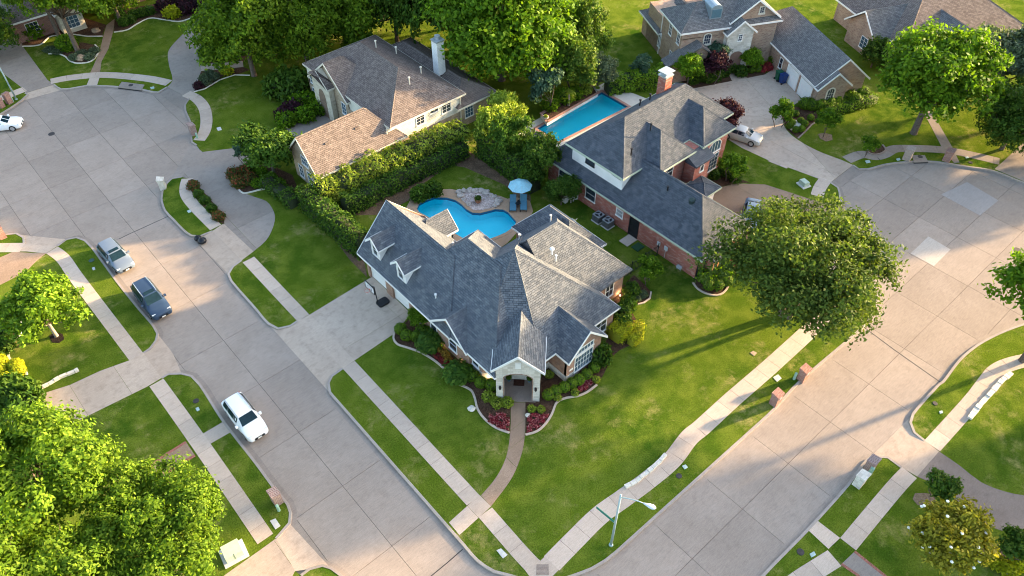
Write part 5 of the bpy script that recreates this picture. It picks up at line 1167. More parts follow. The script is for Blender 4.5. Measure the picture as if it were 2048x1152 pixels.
for x, y in [(23.24,36.23),(23.16,35.64),(23.18,35.04),(23.13,34.50)]: shrub('red_shrub', (x,y), 'crimson-leaved plant below the orange plants', 'crimson plants below the orange plants', .75, name='plant')
shrub('wild', (33.16,26.21), 'dark loose shrub at the right corner of the gable window wall', 'loose dark shrubs at the east wing', 1.35, 1.9)
for x, y in [(37.37,27.52),(38.30,28.51),(39.33,28.73),(40.86,29.70)]: shrub('wild', (x,y), 'dark loose shrub against the east wing wall', 'loose dark shrubs against the east wing', 1.1, 1.4)
for x, y in [(40.74,28.98),(41.56,28.92)]: shrub('silver_shrub', (x,y), 'silvery plant in the curved bed by the east wing corner', 'silvery plants by the east wing corner', .7, name='plant')
shrub('pale_shrub', (28.82,27.91), 'white and pink flowering plant between portico and gable wall', 'flowering plant by the portico', .7, name='plant')
for x, y in [(46.84,25.52),(47.52,25.01),(48.53,24.81)]: shrub('box_ball', (x,y), 'clipped boxwood in the bed at the red brick house corner', 'boxwoods at the red brick house corner', 1.1)
for x, y in [(47.48,26.43),(48.60,26.15),(49.44,25.75)]: shrub('bright_shrub', (x,y), 'leafy bright shrub behind the corner boxwoods', 'leafy shrubs behind the corner boxwoods', 1.1)
for x, y in [(61.58,35.71),(60.29,35.70),(61.70,34.80),(61.60,33.73),(61.75,36.39)]: shrub('wild', (x,y), 'low green shrub before the red brick house porch', 'low shrubs before the red brick porch', .95)
for x, y in [(17.85,70.86),(17.57,64.56)]: shrub('rose_shrub', (x,y), 'reddish rose bush in the narrow driveway strip', 'rose bushes in the driveway strip', 1.0, .8, name='rose_bush')
for x, y in [(17.68,69.24),(17.67,67.84),(17.62,66.19)]: shrub('wild', (x,y), 'low dark shrub in the narrow driveway strip', 'dark shrubs in the driveway strip', .8, .7)
for x, y in [(21.95,69.62),(21.65,67.95),(22.96,69.30),(22.73,67.78)]: shrub('rose_shrub', (x,y), 'flowering rose shrub in the stone-edged bed by the driveway curve', 'rose shrubs by the driveway curve', 1.2, name='rose_bush')
for x, y in [(23.04,66.72),(23.93,66.72),(24.74,66.57),(24.11,69.45),(24.45,68.21),(24.23,65.67),(24.90,65.07)]: shrub('bright_shrub', (x,y), 'mixed low green plant in the stone-edged bed', 'low plants in the stone-edged bed', .75)
tree('teal', [(23.95,71.38)][0], 'dark upright juniper at the head of the driveway bed', name='juniper', s=.55, rz=3)
for x, y in [(31.71,75.42),(33.01,75.93)]: shrub('plum_shrub', (x,y), 'burgundy shrub in front of the tan house entry', 'burgundy shrubs before the tan entry', 1.9)
for x, y in [(34.17,76.74),(35.34,76.41),(35.39,74.25),(37.20,75.49),(33.33,73.99),(31.19,74.53)]: shrub('bright_shrub', (x,y), 'leafy green shrub round the tan house patio', 'leafy shrubs round the tan house patio', 1.5)
for x, y in [(34.84,79.03),(35.02,81.11),(33.76,80.73),(36.17,80.09)]: shrub('wild', (x,y), 'large dark shrub under the trees beside the tan house', 'large dark shrubs beside the tan house', 2.6)
for x, y in [(31.24,94.80),(32.85,95.92),(34.14,95.65),(34.27,93.81),(33.11,93.64),(32.03,93.59)]: shrub('wild', (x,y), 'dark spreading shrub between the forks of the upper driveway', 'dark shrubs between the driveway forks', 1.5)
shrub('gold_wild', (31.31,89.34), 'bright yellow shrub beside the upper garden path', 'yellow shrub by the upper path', 1.15); shrub('plum_shrub', (27.10,88.72), 'small burgundy shrub at the driveway edge', 'burgundy shrub at the drive edge', .9)
for x, y in [(28.50,89.94),(29.40,90.40),(29.54,89.33),(28.31,88.88)]: shrub('silver_shrub', (x,y), 'silvery low plant beside the yellow shrub', 'silvery plants beside the yellow shrub', 1.0, name='plant')
shrub('gold_wild', (32.73,108.11), 'round chartreuse bush in the dark bed under the trees', 'chartreuse bush under the trees', 1.75); shrub('bright_shrub', (16.35,115.47), 'rounded green bush at the brown brick garage', 'green bush at the brown garage', 2.1)
shrub('hydrangea', (18.56,108.91), 'white-flowering hydrangea mound in the island bed', 'hydrangea in the island bed', 1.05, name='hydrangea')
for x, y in [(16.51,109.87),(17.20,108.74),(18.25,105.78),(19.75,104.63),(20.82,105.71),(19.36,106.15)]: shrub('silver_shrub', (x,y), 'grey-green mound along the white edging of the island bed', 'grey mounds in the island bed', 1.1, .8)
for x, y in [(26.75,110.34),(27.65,110.49),(28.66,111.52),(27.07,111.96),(29.62,111.25),(30.65,111.12),(27.39,113.62)]: shrub('wild', (x,y), 'low dark plant in the bed by the brown brick house', 'dark plants by the brown brick house', 1.1)
for x, y in [(34.99,110.88),(36.46,109.99),(37.04,108.06),(34.78,108.06),(32.74,110.86)]: shrub('plum_shrub', (x,y), 'dark burgundy shrub in the bed at the top', 'burgundy shrubs in the top bed', 1.7)
for x, y in [(79.05,36.89),(79.49,36.21),(80.20,35.58),(81.33,35.15),(82.38,34.80),(83.49,34.68)]: shrub('box_ball', (x,y), 'clipped shrub ball along the buff brick gable wall', 'shrub balls along the buff gable wall', 1.6)
for x, y in [(84.27,34.29),(83.95,33.41),(85.98,33.64),(85.62,33.97)]: shrub('box_ball', (x,y), 'clipped shrub at the far corner of the buff garage', 'clipped shrubs at the far garage corner', 1.8)
for x, y in [(75.46,36.72),(76.82,36.62),(74.95,35.81),(76.03,35.40),(74.22,35.65),(74.06,34.73),(74.74,34.39),(75.86,34.74),(77.43,34.98)]: shrub('box_ball', (x,y), 'small boxwood tuft in the gravel bed by the drive', 'boxwood tufts in the gravel bed', .85)
for x, y in [(79.38,46.49),(74.69,49.07),(75.21,48.31),(76.28,47.98),(77.74,47.95),(73.54,49.32),(79.21,47.92)]: shrub('wild', (x,y), 'low green plant in the bed before the stone entry', 'low plants before the stone entry', 1.2)
for x, y in [(80.91,45.94),(81.72,45.54)]: shrub('box_ball', (x,y), 'small boxwood in the bed right of the stone entry', 'boxwoods right of the stone entry', 1.0)
for x, y in [(82.45,45.38),(83.03,45.19)]: shrub('red_shrub', (x,y), 'crimson shrub in the bed right of the stone entry', 'crimson shrubs right of the stone entry', 1.7)
for x, y in [(84.81,45.24)]: shrub('box_ball', (x,y), 'clipped shrub beside the wheeled bins', 'clipped shrub beside the bins', 1.7)
for x, y in [(-5.18,58.28),(-4.10,58.03),(-4.15,57.37),(-5.10,57.02),(-4.97,59.37)]: shrub('gold_ball', (x,y), 'golden round clipped shrub in the left yard bed', 'golden shrubs in the left yard bed', 1.0)
for x, y in [(-3.71,63.47),(-4.22,60.88),(-3.98,62.18),(-5.03,60.50)]: shrub('wild', (x,y), 'loose plant in the stone-edged left yard bed', 'loose plants in the left yard bed', 1.2)
for x, y in [(35.14,53.57),(36.17,53.21),(34.46,53.53)]: shrub('wild', (x,y), 'dark shrub at the foot of the hedge beside the pool', 'shrubs at the hedge foot by the pool', 1.25, 1.5)
for x, y in [(-4.61,54.23),(-5.06,55.29),(-4.71,53.33),(-5.83,55.31)]: shrub('wild', (x,y), 'dark shrub at the corner of the left driveway', 'dark shrubs at the left driveway corner', 1.9)
for x, y in [(40.67,-4.14),(40.79,-4.96),(41.78,-5.37)]: shrub('gold_wild', (x,y), 'yellow-green shrub beside the lower right edging', 'yellow-green shrubs at the lower right', 1.0)
# blossoms on the magnolia, parts of it
rng = np.random.default_rng(3); pm = MB(); pm.ball((0,0,0), .12, 6, 4, .6); pme = pm.mesh('blossom', PETAL_W)
for d in rdir(rng, 34):
    if d[2] < -.1: continue
    link_mesh('blossom', pme, mg, (d[0]*2.45, d[1]*2.45, 2.9+d[2]*1.95))

# crimson groundcover: too many small leaves to count
def groundcover(pts, label, seed):
    rng = np.random.default_rng(seed); xs = [p[0] for p in pts]; ys = [p[1] for p in pts]; C = []
    while len(C) < 900:
        x, y = rng.uniform(min(xs), max(xs)), rng.uniform(min(ys), max(ys))
        if inside(pts, x, y) and math.sin(x*9)+math.sin(y*8+1) > -1.1: C.append((x, y, .06+rng.uniform(0,.12)))
    C = np.array(C); o = link_mesh('red_groundcover', quads_mesh('red_groundcover', leaf_quads(C, np.tile([0,0,1.],(len(C),1)), .06, rng, .8, .6), [leaf_mat('leaf_crimson', (0.10,0.008,0.012),(0.26,0.018,0.03),(0.55,0.25,0.24),.2)]))
    return tag(o, label, 'groundcover', None, 'stuff')
groundcover([(21.99,27.97),(22.15,26.95),(22.68,25.99),(23.70,27.09),(23.38,27.76),(22.60,28.20)], 'crimson groundcover left of the front walk', 1); groundcover([(23.67,24.98),(24.45,24.66),(25.34,24.75),(26.13,25.07),(25.24,25.99),(24.62,26.02)], 'crimson groundcover right of the front walk', 2); groundcover([(29.21,25.11),(30.07,24.81),(31.15,24.95),(31.14,25.52),(30.10,25.54)], 'crimson groundcover below the gable window', 3)

# ------------------------------------------------------------------ pools and decks
TAN = concrete_mat('tan_deck', (0.36,0.235,0.15), (0.42,0.285,0.19), (0.29,0.19,0.12), .05, 30)
PALE = concrete_mat('pale_deck', (0.50,0.45,0.38), (0.56,0.51,0.44), (0.42,0.37,0.31), .05, 30)
COPE = plain('coping_brick', (0.36,0.20,0.155), .85, 0, .4, .2, 8)
def ring_prism(name, outer, hole, z0, z1, mat):
    mb = MB(); mb.raw(*tri_fill([outer, hole], z1))
    for lp in (outer, hole):
        for i in range(len(lp)):
            a, b = lp[i], lp[(i+1)%len(lp)]; mb.face([(*a,z0),(*b,z0),(*b,z1),(*a,z1)])
    return struct(name, mb, mat)
def offset(poly, d):
    a = sum(poly[i][0]*poly[(i+1)%len(poly)][1]-poly[(i+1)%len(poly)][0]*poly[i][1] for i in range(len(poly)))
    sgn = 1 if a > 0 else -1; out = []; n = len(poly)
    for i in range(n):
        p0, p1, p2 = Vector(poly[i-1]), Vector(poly[i]), Vector(poly[(i+1)%n]); e1 = (p1-p0).normalized(); e2 = (p2-p1).normalized()
        n1 = Vector((e1.y,-e1.x))*sgn; n2 = Vector((e2.y,-e2.x))*sgn; q = (n1+n2); q = q.normalized()/max(.5, math.sqrt((1+n1.dot(n2))/2)); out.append(tuple(p1+q*d))
    return out
def pool(poly, label, floorcol, tint, copem, zf=-1.0, group=None):
    root = thing('swimming_pool', (*poly[0], 0), label, 'pool'); og = (poly[0][0], poly[0][1], 0)
    b = MB(); b.raw(*tri_fill([poly], zf)); n = len(poly)
    for i in range(n): a, c = poly[i], poly[(i+1)%n]; b.face([(*a,zf),(*c,zf),(*c,.0),(*a,.0)])
    m = NM('plaster_'+floorcol[0]); f = m.noise(m.pos(), .5, 3); mt = m.done(m.mix(f, floorcol[1], floorcol[2]), .6); b.build('basin', mt, root, og)
    tb = MB(); tb.strip(offset(poly,-.02)+[offset(poly,-.02)[0]], .03, -.30, -.02); tb.build('tile_band', plain('pool_tile',(0.03,0.12,0.22),.3,0,.4,.4,12), root, og)
    wv = MB(); wv.raw(*tri_fill([poly], -.11)); wv.build('water', water_mat('water_'+floorcol[0], tint), root, og)
    c = MB(); o = offset(poly, .32); c.raw(*tri_fill([o, offset(poly, -.03)], .045))
    for lp in (o, offset(poly, -.03)):
        for i in range(n): a, d = lp[i], lp[(i+1)%n]; c.face([(*a,-.05),(*d,-.05),(*d,.045),(*a,.045)])
    c.build('coping', copem, root, og); return root
P1 = smooth(POOL1+[POOL1[0]], .35)[:-1]
pool(POOL1, 'kidney-shaped bright blue pool behind the corner house', ('azure', (0.03,0.74,0.80), (0.05,0.86,0.93)), (0.72,0.95,1.0), TAN)
pool(POOL2, 'rectangular turquoise pool beside the red brick house', ('turquoise', (0.05,0.72,0.76), (0.07,0.84,0.88)), (0.75,0.97,1.0), COPE)
ring_prism('pool_deck', [(31.90,52.82),(33.93,54.21),(35.87,54.36),(37.99,52.81),(39.06,51.20),(41.19,48.44),(41.45,47.56),(42.25,47.28),(42.98,45.77),(42.14,44.39),(41.17,43.79),(39.47,43.26),(37.01,42.49),(34.98,42.38),(32.95,43.34),(32.38,45.72),(32.21,48.29)], offset(POOL1, .1), -.04, .024, TAN)
R2 = [(51.67,56.13),(65.41,56.51),(66.62,50.19),(65.37,46.74),(61.11,46.45),(49.57,48.12),(48.86,51.79),(49.93,54.64)]; ring_prism('pool_deck', R2, offset(POOL2, .1), -.04, .024, PALE)
poly_prism('rock_bed', [(38.27,51.90),(39.35,51.39),(40.34,50.52),(40.85,49.18),(40.72,47.99),(40.12,47.45),(39.34,47.49),(38.13,48.04),(37.60,48.61),(37.71,49.79),(37.85,50.96)], -.03, .05, mulch_mat('pink_gravel', (0.30,0.22,0.19), (0.62,0.52,0.47)))
rr = random.Random(5)
def rock(xy, r, label, group, seed, mat=None, sz=.6):
    mb = MB(); mb.ball((0,0,r*sz*.5), r, 9, 6, sz, .45, seed); o = mb.build('rock', mat or ROCK); o.location = (*xy, 0); o.rotation_euler = (0,0,seed); return tag(o, label, 'rock', group)
rocks = [(38.34,51.73),(38.84,51.51),(39.36,51.16),(39.74,50.71),(40.18,50.33),(40.41,49.79),(40.59,49.19),(40.64,48.60),(40.54,47.93),(40.09,47.57),(38.08,51.08),(37.96,50.43),(37.84,49.46),(39.69,47.50)]
for i, p in enumerate(rocks): rock(p, rr.uniform(.22,.42), 'pale boulder rimming the gravel bed beside the kidney pool', 'boulders round the poolside gravel bed', i)
rock((21.86,29.63), .3, 'long pale rock in the mulch left of the front walk', None, 3, LIME, .5); rock((24.81,26.11), .22, 'small pale rock beside the front walk', None, 4, LIME); rock((18.88,105.23), .6, 'tan boulder in the island flower bed', None, 6, plain('tan_rock',(0.36,0.25,0.16),.9,0,.3)); rock((23.12,111.13), .55, 'rounded tan boulder by the upper garden path', None, 8, MT['tan_rock'])
for i, p in enumerate([(75.29,36.05),(75.08,35.43),(75.08,34.89),(75.68,35.16),(75.77,35.63),(74.48,35.15)]): rock(p, rr.uniform(.35,.6), 'pale flat stone in the bed by the buff house drive', 'flat stones by the buff house drive', 20+i, LIME, .3)
# raised planter of the rectangular pool
pl = thing('raised_planter', (*(53.42,54.19), 0), 'white-walled raised planter with brick coping along the rectangular pool', 'planter'); og = (pl.location.x, pl.location.y, 0)
pa = [(53.58,54.45),(62.48,54.88),(63.23,56.46),(54.20,56.21)]; b = MB(); b.prism(pa, 0, .5); b.build('planter_wall', plain('white_render',(0.7,0.68,0.63),.8), pl, og)
c = MB(); c.strip(pa+[pa[0]], .3, .5, .58, False); c.build('brick_coping', COPE, pl, og); c = MB(); c.prism(offset(pa,-.2), .4, .53); c.build('soil', MULCH, pl, og)
for p, kk, s_ in (((55.79,56.30),'bright_shrub',1.3),((58.06,56.28),'bright_shrub',1.5),((59.65,56.03),'bright_shrub',1.2),((61.47,55.89),'pale_shrub',1.3)):
    o = shrub(kk, p, 'leafy plant growing in the raised pool planter', 'plants in the raised planter', s_); o.location.z = .5
pt = thing('palm_tree', (*(57.86,55.31), .5), 'short fan palm in the raised pool planter', 'palm'); mb = MB(); mb.tube([(0,0,0),(.05,0,.8),(.02,.05,1.6)], [.16,.13,.11], 8); mb.build('trunk', BARKP, pt)
rng = np.random.default_rng(8); Cc = []; 
for k in range(16):
    a = k*2.4; L_ = rng.uniform(.7,1.0)
    for j in range(14):
        t = j/13; Cc.append((math.cos(a)*L_*t, math.sin(a)*L_*t, 1.65+.35*math.sin(t*2.4)-.5*t*t))
Cc = np.array(Cc); me = quads_mesh('palm_fronds', leaf_quads(Cc, np.tile([0,0,1.],(len(Cc),1)), .16, rng, .35, .5), [LF_PALE]); link_mesh('fronds', me, pt)

# ------------------------------------------------------------------ vehicles
TYRE = plain('tyre', (0.015,0.015,0.016), .85); RIM = plain('alloy_rim', (0.5,0.5,0.52), .3, .7); CARGLASS = plain('car_glass', (0.010,0.026,0.036), .08, 0, .3, .22); CHROME = plain('chrome', (0.65,0.66,0.68), .2, .8); LAMPG = plain('headlamp_glass', (0.62,0.66,0.70), .15); TAIL = plain('tail_lamp', (0.25,0.01,0.012), .25); PLATE = plain('plate_white', (0.75,0.75,0.73), .5)
def paint(name, c, metal=.1):
    m = NM(name); f = m.noise(m.obj(), 2.0, 3); return m.done(m.mix(f, tuple(x*.93 for x in c), tuple(x*1.05 for x in c)), .35, None, metal, .25, Coat_Weight=.25, Coat_Roughness=.08)
SUV = [(-2.33,.70,.42,.80,.86,.62),(-2.28,.84,.34,1.00,1.06,.70),(-2.15,.89,.30,1.06,1.13,.72),(-1.82,.92,.26,1.09,1.60,.60),(-1.0,.93,.22,1.07,1.69,.63),(0.0,.93,.22,1.04,1.69,.64),(.45,.93,.22,1.03,1.61,.62),(1.12,.92,.22,1.01,1.07,.74),(1.6,.91,.24,.97,1.02,.74),(2.08,.86,.26,.86,.90,.70),(2.26,.78,.30,.68,.74,.62),(2.33,.66,.36,.56,.60,.52)]
SEDAN = [(-2.33,.68,.40,.72,.78,.6),(-2.27,.82,.32,.90,.95,.68),(-1.75,.89,.26,.97,1.03,.72),(-1.05,.91,.22,.98,1.40,.58),(-.3,.91,.20,.97,1.45,.61),(.15,.91,.20,.96,1.43,.61),(.42,.91,.20,.96,1.36,.60),(1.15,.90,.20,.94,.98,.72),(1.65,.89,.22,.89,.93,.72),(2.08,.85,.25,.78,.82,.68),(2.26,.76,.30,.64,.68,.6),(2.33,.64,.36,.54,.58,.5)]
def car(loc, heading, col, label, kind='suv', L_=4.7, W_=1.86, H_=1.7, sunroof=False, rails=False, rail_m=None, group=None):
    t = thing('parked_car', (loc[0], loc[1], loc[2] if len(loc) > 2 else ZR), label, 'car', group, heading)
    st = SUV if kind == 'suv' else SEDAN; fl, fw_, fh = L_/4.66, W_/1.86, H_/(1.7 if kind == 'suv' else 1.46)
    rg = []
    for x, wd, zb, bel, top, wt in st:
        x *= fl; wd *= fw_; wt *= fw_; zb *= 1.0; bel *= fh; top *= fh
        h = [(0,zb),(wd*.88,zb),(wd,zb+.14),(wd*1.0,(zb+bel)*.55),(wd*.97,bel),(wt,top),(wt*.55,top+.025),(0,top+.035)]
        rg.append([(x,y,z) for y, z in h]+[(x,-y,z) for y, z in h[-2:0:-1]])
    n = len(rg[0]); mb = MB(); V = [p for r_ in rg for p in r_]; F = []
    for i in range(len(rg)-1):
        for j in range(n): F.append((i*n+j, (i+1)*n+j, (i+1)*n+(j+1)%n, i*n+(j+1)%n))
    F += [tuple(range(n)), tuple(range(len(rg)*n-1,(len(rg)-1)*n-1,-1))]
    mb.raw(V, F); body = mb.build('body', col, t, smooth=True)
    md = body.modifiers.new('edge', 'EDGE_SPLIT'); md.split_angle = R(38)
    def lerp4(q, u, v): return (Vector(q[0])*(1-u)+Vector(q[1])*u)*(1-v)+(Vector(q[3])*(1-u)+Vector(q[2])*u)*v
    def patch(q, iu, iv, off, name, mat, par=None, nn=None):
        q = [Vector(p) for p in q]; nrm = (q[1]-q[0]).cross(q[3]-q[0]).normalized()
        if nn is not None and nrm.dot(Vector(nn)) < 0: nrm = -nrm
        pts = [lerp4(q,a,b)+nrm*off for a, b in ((iu[0],iv[0]),(iu[1],iv[0]),(iu[1],iv[1]),(iu[0],iv[1]))]
        base = [p-nrm*(off+.02) for p in pts]; m_ = MB(); m_.raw(pts+base, [(0,1,2,3),(0,4,5,1),(1,5,6,2),(2,6,7,3),(3,7,4,0)]); return m_.build(name, mat, par or t)
    ri = next(i for i in range(len(st)) if st[i][4] > 1.3); rf = max(i for i in range(len(st)) if st[i][4] > 1.3)
    A, B = rg[rf], rg[rf+1]
    patch([A[5],B[5],B[9],A[9]], (.06,.93), (.04,.96), .03, 'windshield', CARGLASS, nn=(1,0,1)); A, B = rg[ri-1], rg[ri]
    patch([A[5],B[5],B[9],A[9]], (.12,.90), (.06,.94), .03, 'rear_window', CARGLASS, nn=(-1,0,1))
    for sgn, (j0, j1) in ((1,(4,5)),(-1,(10,9))):
        for i in range(ri, rf): patch([rg[i][j0],rg[i+1][j0],rg[i+1][j1],rg[i][j1]], (.03,.97), (.12,.86), .012, 'side_window', CARGLASS, nn=(0,sgn,0))
        mr = MB(); xm = rg[rf+1][0][0]-.32*fl; ym = rg[rf][4][1]; mr.box(xm-.1,xm+.08,*sorted((sgn*(ym+.02),sgn*(ym+.22))),rg[rf][4][2]-.02,rg[rf][4][2]+.16); mr.build('wing_mirror', col, t)
        hl = MB(); f0 = rg[-3]; hl.box(f0[0][0]-.16,f0[0][0]+.09,*sorted((sgn*f0[4][1]*.62,sgn*f0[4][1]*.99)),f0[4][2]-.12,f0[4][2]+.015); hl.build('headlight', LAMPG, t)
        tl = MB(); f0 = rg[1]; tl.box(f0[0][0]-.05,f0[0][0]+.10,*sorted((sgn*f0[4][1]*.72,sgn*f0[4][1]*1.02)),f0[4][2]-.16,f0[4][2]+.03); tl.build('tail_light', TAIL, t)
        if rails:
            rl = MB(); rl.tube([(rg[i][5][0],sgn*rg[i][5][1]*.97,rg[i][5][2]+.06) for i in range(ri, rf+1)], .022, 6); rl.build('roof_rail', rail_m or CHROME, t)
        for wx in (-1.38*fl, 1.40*fl):
            wh = MB(); y0, y1 = sorted((sgn*W_*.5, sgn*(W_*.5-.23))); rw = .36
            for yy0, yy1, r0 in ((y0,y1,rw),):
                vv = [(wx+r0*math.cos(2*math.pi*k/18), yy, rw+r0*math.sin(2*math.pi*k/18)) for yy in (yy0,yy1) for k in range(18)]
                wh.raw(vv, [(k,(k+1)%18,(k+1)%18+18,k+18) for k in range(18)]+[tuple(range(18)), tuple(range(35,17,-1))])
            wo_ = wh.build('wheel', TYRE, t); rm = MB(); yr = sgn*(W_*.5+.012)
            rm.raw([(wx+.24*math.cos(2*math.pi*k/12), yr, rw+.24*math.sin(2*math.pi*k/12)) for k in range(12)], [tuple(range(12))]); rm.build('rim', RIM, wo_)
    fx = rg[-1][0][0]; g = MB(); g.box(fx-.06,fx+.015,-.42,.42,.38,.60); g.build('grille', BLACK, t); g = MB(); g.box(fx+.015,fx+.03,-.17,.17,.40,.52); g.build('license_plate', PLATE, t)
    if sunroof:
        A, B = rg[rf-1], rg[rf]; patch([A[5],B[5],B[9],A[9]], (.1,.85), (.14,.86), .055, 'sunroof', CARGLASS, nn=(0,0,1))
    return t
SILVERP = paint('paint_silver', (0.15,0.19,0.245)); NAVY = paint('paint_navy', (0.028,0.052,0.098)); WHITEP = paint('paint_white', (0.80,0.81,0.82), 0.0); CHAMP = paint('paint_champagne', (0.52,0.49,0.45))
hd = R(-90)
car((7.45,65.5), hd+R(3), SILVERP, 'silver crossover with a dark sunroof parked by the left kerb', 'suv', 4.65, 1.86, 1.56, True)
car((7.6,57.7), hd, NAVY, 'dark blue sport utility vehicle with roof rails parked by the left kerb', 'suv', 4.85, 1.90, 1.85, True, True)
wc = car((7.75,40.6), hd, WHITEP, 'white compact crossover parked by the curb walk', 'suv', 4.6, 1.84, 1.69, False, True, SILVERP)
car((*(6.24,95.93),), R(-30), WHITEP, 'white sedan parked in the left cul-de-sac', 'sedan', 4.7, 1.82, 1.45)
car((*(68.26,38.03), .02), R(-72), CHAMP, 'silver sedan parked on the buff house drive under the plum tree', 'sedan', 4.7, 1.80, 1.45)
car((*(57.62,28.83), .02), R(-150), SILVERP, 'pale silver car standing on the red brick house drive behind the oak', 'sedan', 4.7, 1.82, 1.46)

# ------------------------------------------------------------------ street furniture
BRM = brick_mat('brick_mailbox', (0.25,0.10,0.075), (0.33,0.15,0.11), (0.38,0.22,0.17), (0.36,0.30,0.26), .22, .075, .012)
BRM2 = brick_mat('brick_mailbox_dark', (0.17,0.085,0.08), (0.24,0.125,0.11), (0.30,0.18,0.15), (0.42,0.38,0.34), .22, .075, .014)
def mailbox(xy, rz, label, mat=None, h=1.22, sx=.38, sy=.31, group='brick mailboxes'):
    t = thing('brick_mailbox', (*xy, 0), label, 'mailbox', None, rz); mat = mat or BRM
    MB().box(-sx,sx,-sy,sy,-.1,h).build('pier', mat, t)
    c = MB(); c.raw([(-sx-.05,-sy-.05,h),(sx+.05,-sy-.05,h),(sx+.05,sy+.05,h),(-sx-.05,sy+.05,h),(-sx-.05,-sy-.05,h+.07),(sx+.05,-sy-.05,h+.07),(sx+.05,sy+.05,h+.22),(-sx-.05,sy+.05,h+.22)], [(4,5,6,7),(0,1,5,4),(1,2,6,5),(2,3,7,6),(3,0,4,7),(3,2,1,0)]); c.build('cap', mat, t)
    MB().box(-.16,.16,-sy-.03,-sy+.01,h*.62,h*.62+.26).build('letter_door', METAL, t); return t
mailbox((44.41,13.77), 0, 'brick mailbox beside the green utility pedestal on the oak side verge'); mailbox((40.62,13.81), 0, 'brick mailbox by the kerb next to the pale meter lid verge')
mailbox((40.86,5.49), R(180), 'brick mailbox joined to the limestone one by the right drive', BRM2); mailbox((39.13,5.32), R(180), 'limestone mailbox with metal lid beside the brick one', STONE)
mailbox((6.01,32.71), R(90), 'dark brick mailbox on the left street verge', BRM2); mailbox((22.26,80.03), R(90), 'small brick mailbox at the left cul-de-sac sidewalk', BRM2, 1.2); mailbox((15.44,73.00), R(60), 'pale stone mailbox at the tip of the curved verge', STONE, 1.1, .3, .3)
mailbox((0.25,76.17), R(-90), 'red brick mailbox on the verge across the cul-de-sac'); mailbox((8.60,100.65), R(200), 'brick mailbox beside the tall street lamp at the left', BRM, 1.25, .3, .3); mailbox((7.61,100.38), R(200), 'second brick mailbox left of the street lamp', BRM, 1.0, .3, .3)
mailbox((78.90,23.61), R(190), 'rough stone mailbox by the storm inlet', plain('rough_stone',(0.40,0.31,0.25),.9,0,.35,.2,7), 1.3, .4, .4); mailbox((82.02,20.60), R(190), 'red brick mailbox with a curved front by the far walk', BRM, 1.2, .45, .38)
def lamp(xy, ang, label, sign=None, h=7.0, arm=1.55):
    t = thing('street_lamp', (*xy, 0), label, 'street lamp'); d = Vector((math.cos(ang), math.sin(ang)))
    GALV = plain('pole_paint', (0.36,0.46,0.47), .45, .3); m_ = MB(); m_.tube([(0,0,-.2),(0,0,h)], [.10,.065], 10); m_.tube([(0,0,0),(0,0,.12)], [.17,.15], 10); m_.build('pole', GALV, t, smooth=True)
    m_ = MB(); pts = [(d.x*arm*s_, d.y*arm*s_, h-.32+.42*math.sin(s_*1.75)) for s_ in (0,.25,.5,.75,1.0)]; m_.tube(pts, [.04,.04,.035,.035,.03], 8); m_.build('arm', GALV, t, smooth=True)
    e = pts[-1]; m_ = MB()
    sec = [(-.05,.05,.05),(.12,.09,.07),(.35,.17,.10),(.55,.19,.10),(.72,.12,.07),(.78,.02,.02)]; V = []
    for s_, w_, hh in sec:
        for k in range(10):
            a = 2*math.pi*k/10; V.append((e[0]+d.x*s_-d.y*w_*math.cos(a), e[1]+d.y*s_+d.x*w_*math.cos(a), e[2]+hh*math.sin(a)))
    m_.raw(V, [(i*10+k, i*10+(k+1)%10, (i+1)*10+(k+1)%10, (i+1)*10+k) for i in range(5) for k in range(10)]+[tuple(range(9,-1,-1)), tuple(range(50,60))]); m_.build('lamp_head', plain('lamp_white', (0.62,0.66,0.70), .4), t, smooth=True)
    if sign:
        s2 = Vector((math.cos(sign), math.sin(sign))); b_ = MB(); b_.obox((s2.x*.88, s2.y*.88), (s2.x, s2.y), .76, .012, 3.15, 3.4); b_.build('street_sign', plain('sign_green', (0.01,0.17,0.12), .4), t)
        b_ = MB(); b_.obox((s2.x*.7, s2.y*.7), (s2.x, s2.y), .6, .02, 3.12, 3.15); b_.build('sign_bracket', METAL, t)
    return t
lamp((21.85,14.21), R(-67), 'street lamp with curved arm and green street sign on the corner verge', R(95)); lamp((9.44,100.92), R(-100), 'pale street lamp beside two brick mailboxes at the left cul-de-sac')
def lid(pts, label, mat, name='meter_lid', z=.035):
    c = (sum(p[0] for p in pts)/len(pts), sum(p[1] for p in pts)/len(pts)); mb = MB(); mb.prism([(p[0]-c[0], p[1]-c[1]) for p in pts], -.05, z); mb.prism([((p[0]-c[0])*.78, (p[1]-c[1])*.78) for p in pts], z, z+.006); mb.box(-.05,.05,-.02,.02,z+.006,z+.014)
    o = mb.build(name, mat); o.location = (*c, 0); return tag(o, label, 'lid')
lid([(4.83,31.70),(5.22,31.61),(5.20,30.86),(4.79,30.86)], 'pale rectangular meter lid near the dark brick mailbox', LIDW); lid([(15.57,19.23),(15.90,19.13),(15.93,18.47),(15.52,18.49)], 'pale meter lid in the corner verge', LIDW); lid([(42.69,15.43),(43.27,15.34),(43.14,14.90),(42.55,14.93)], 'pale meter lid beside the right-hand brick mailbox', LIDW)
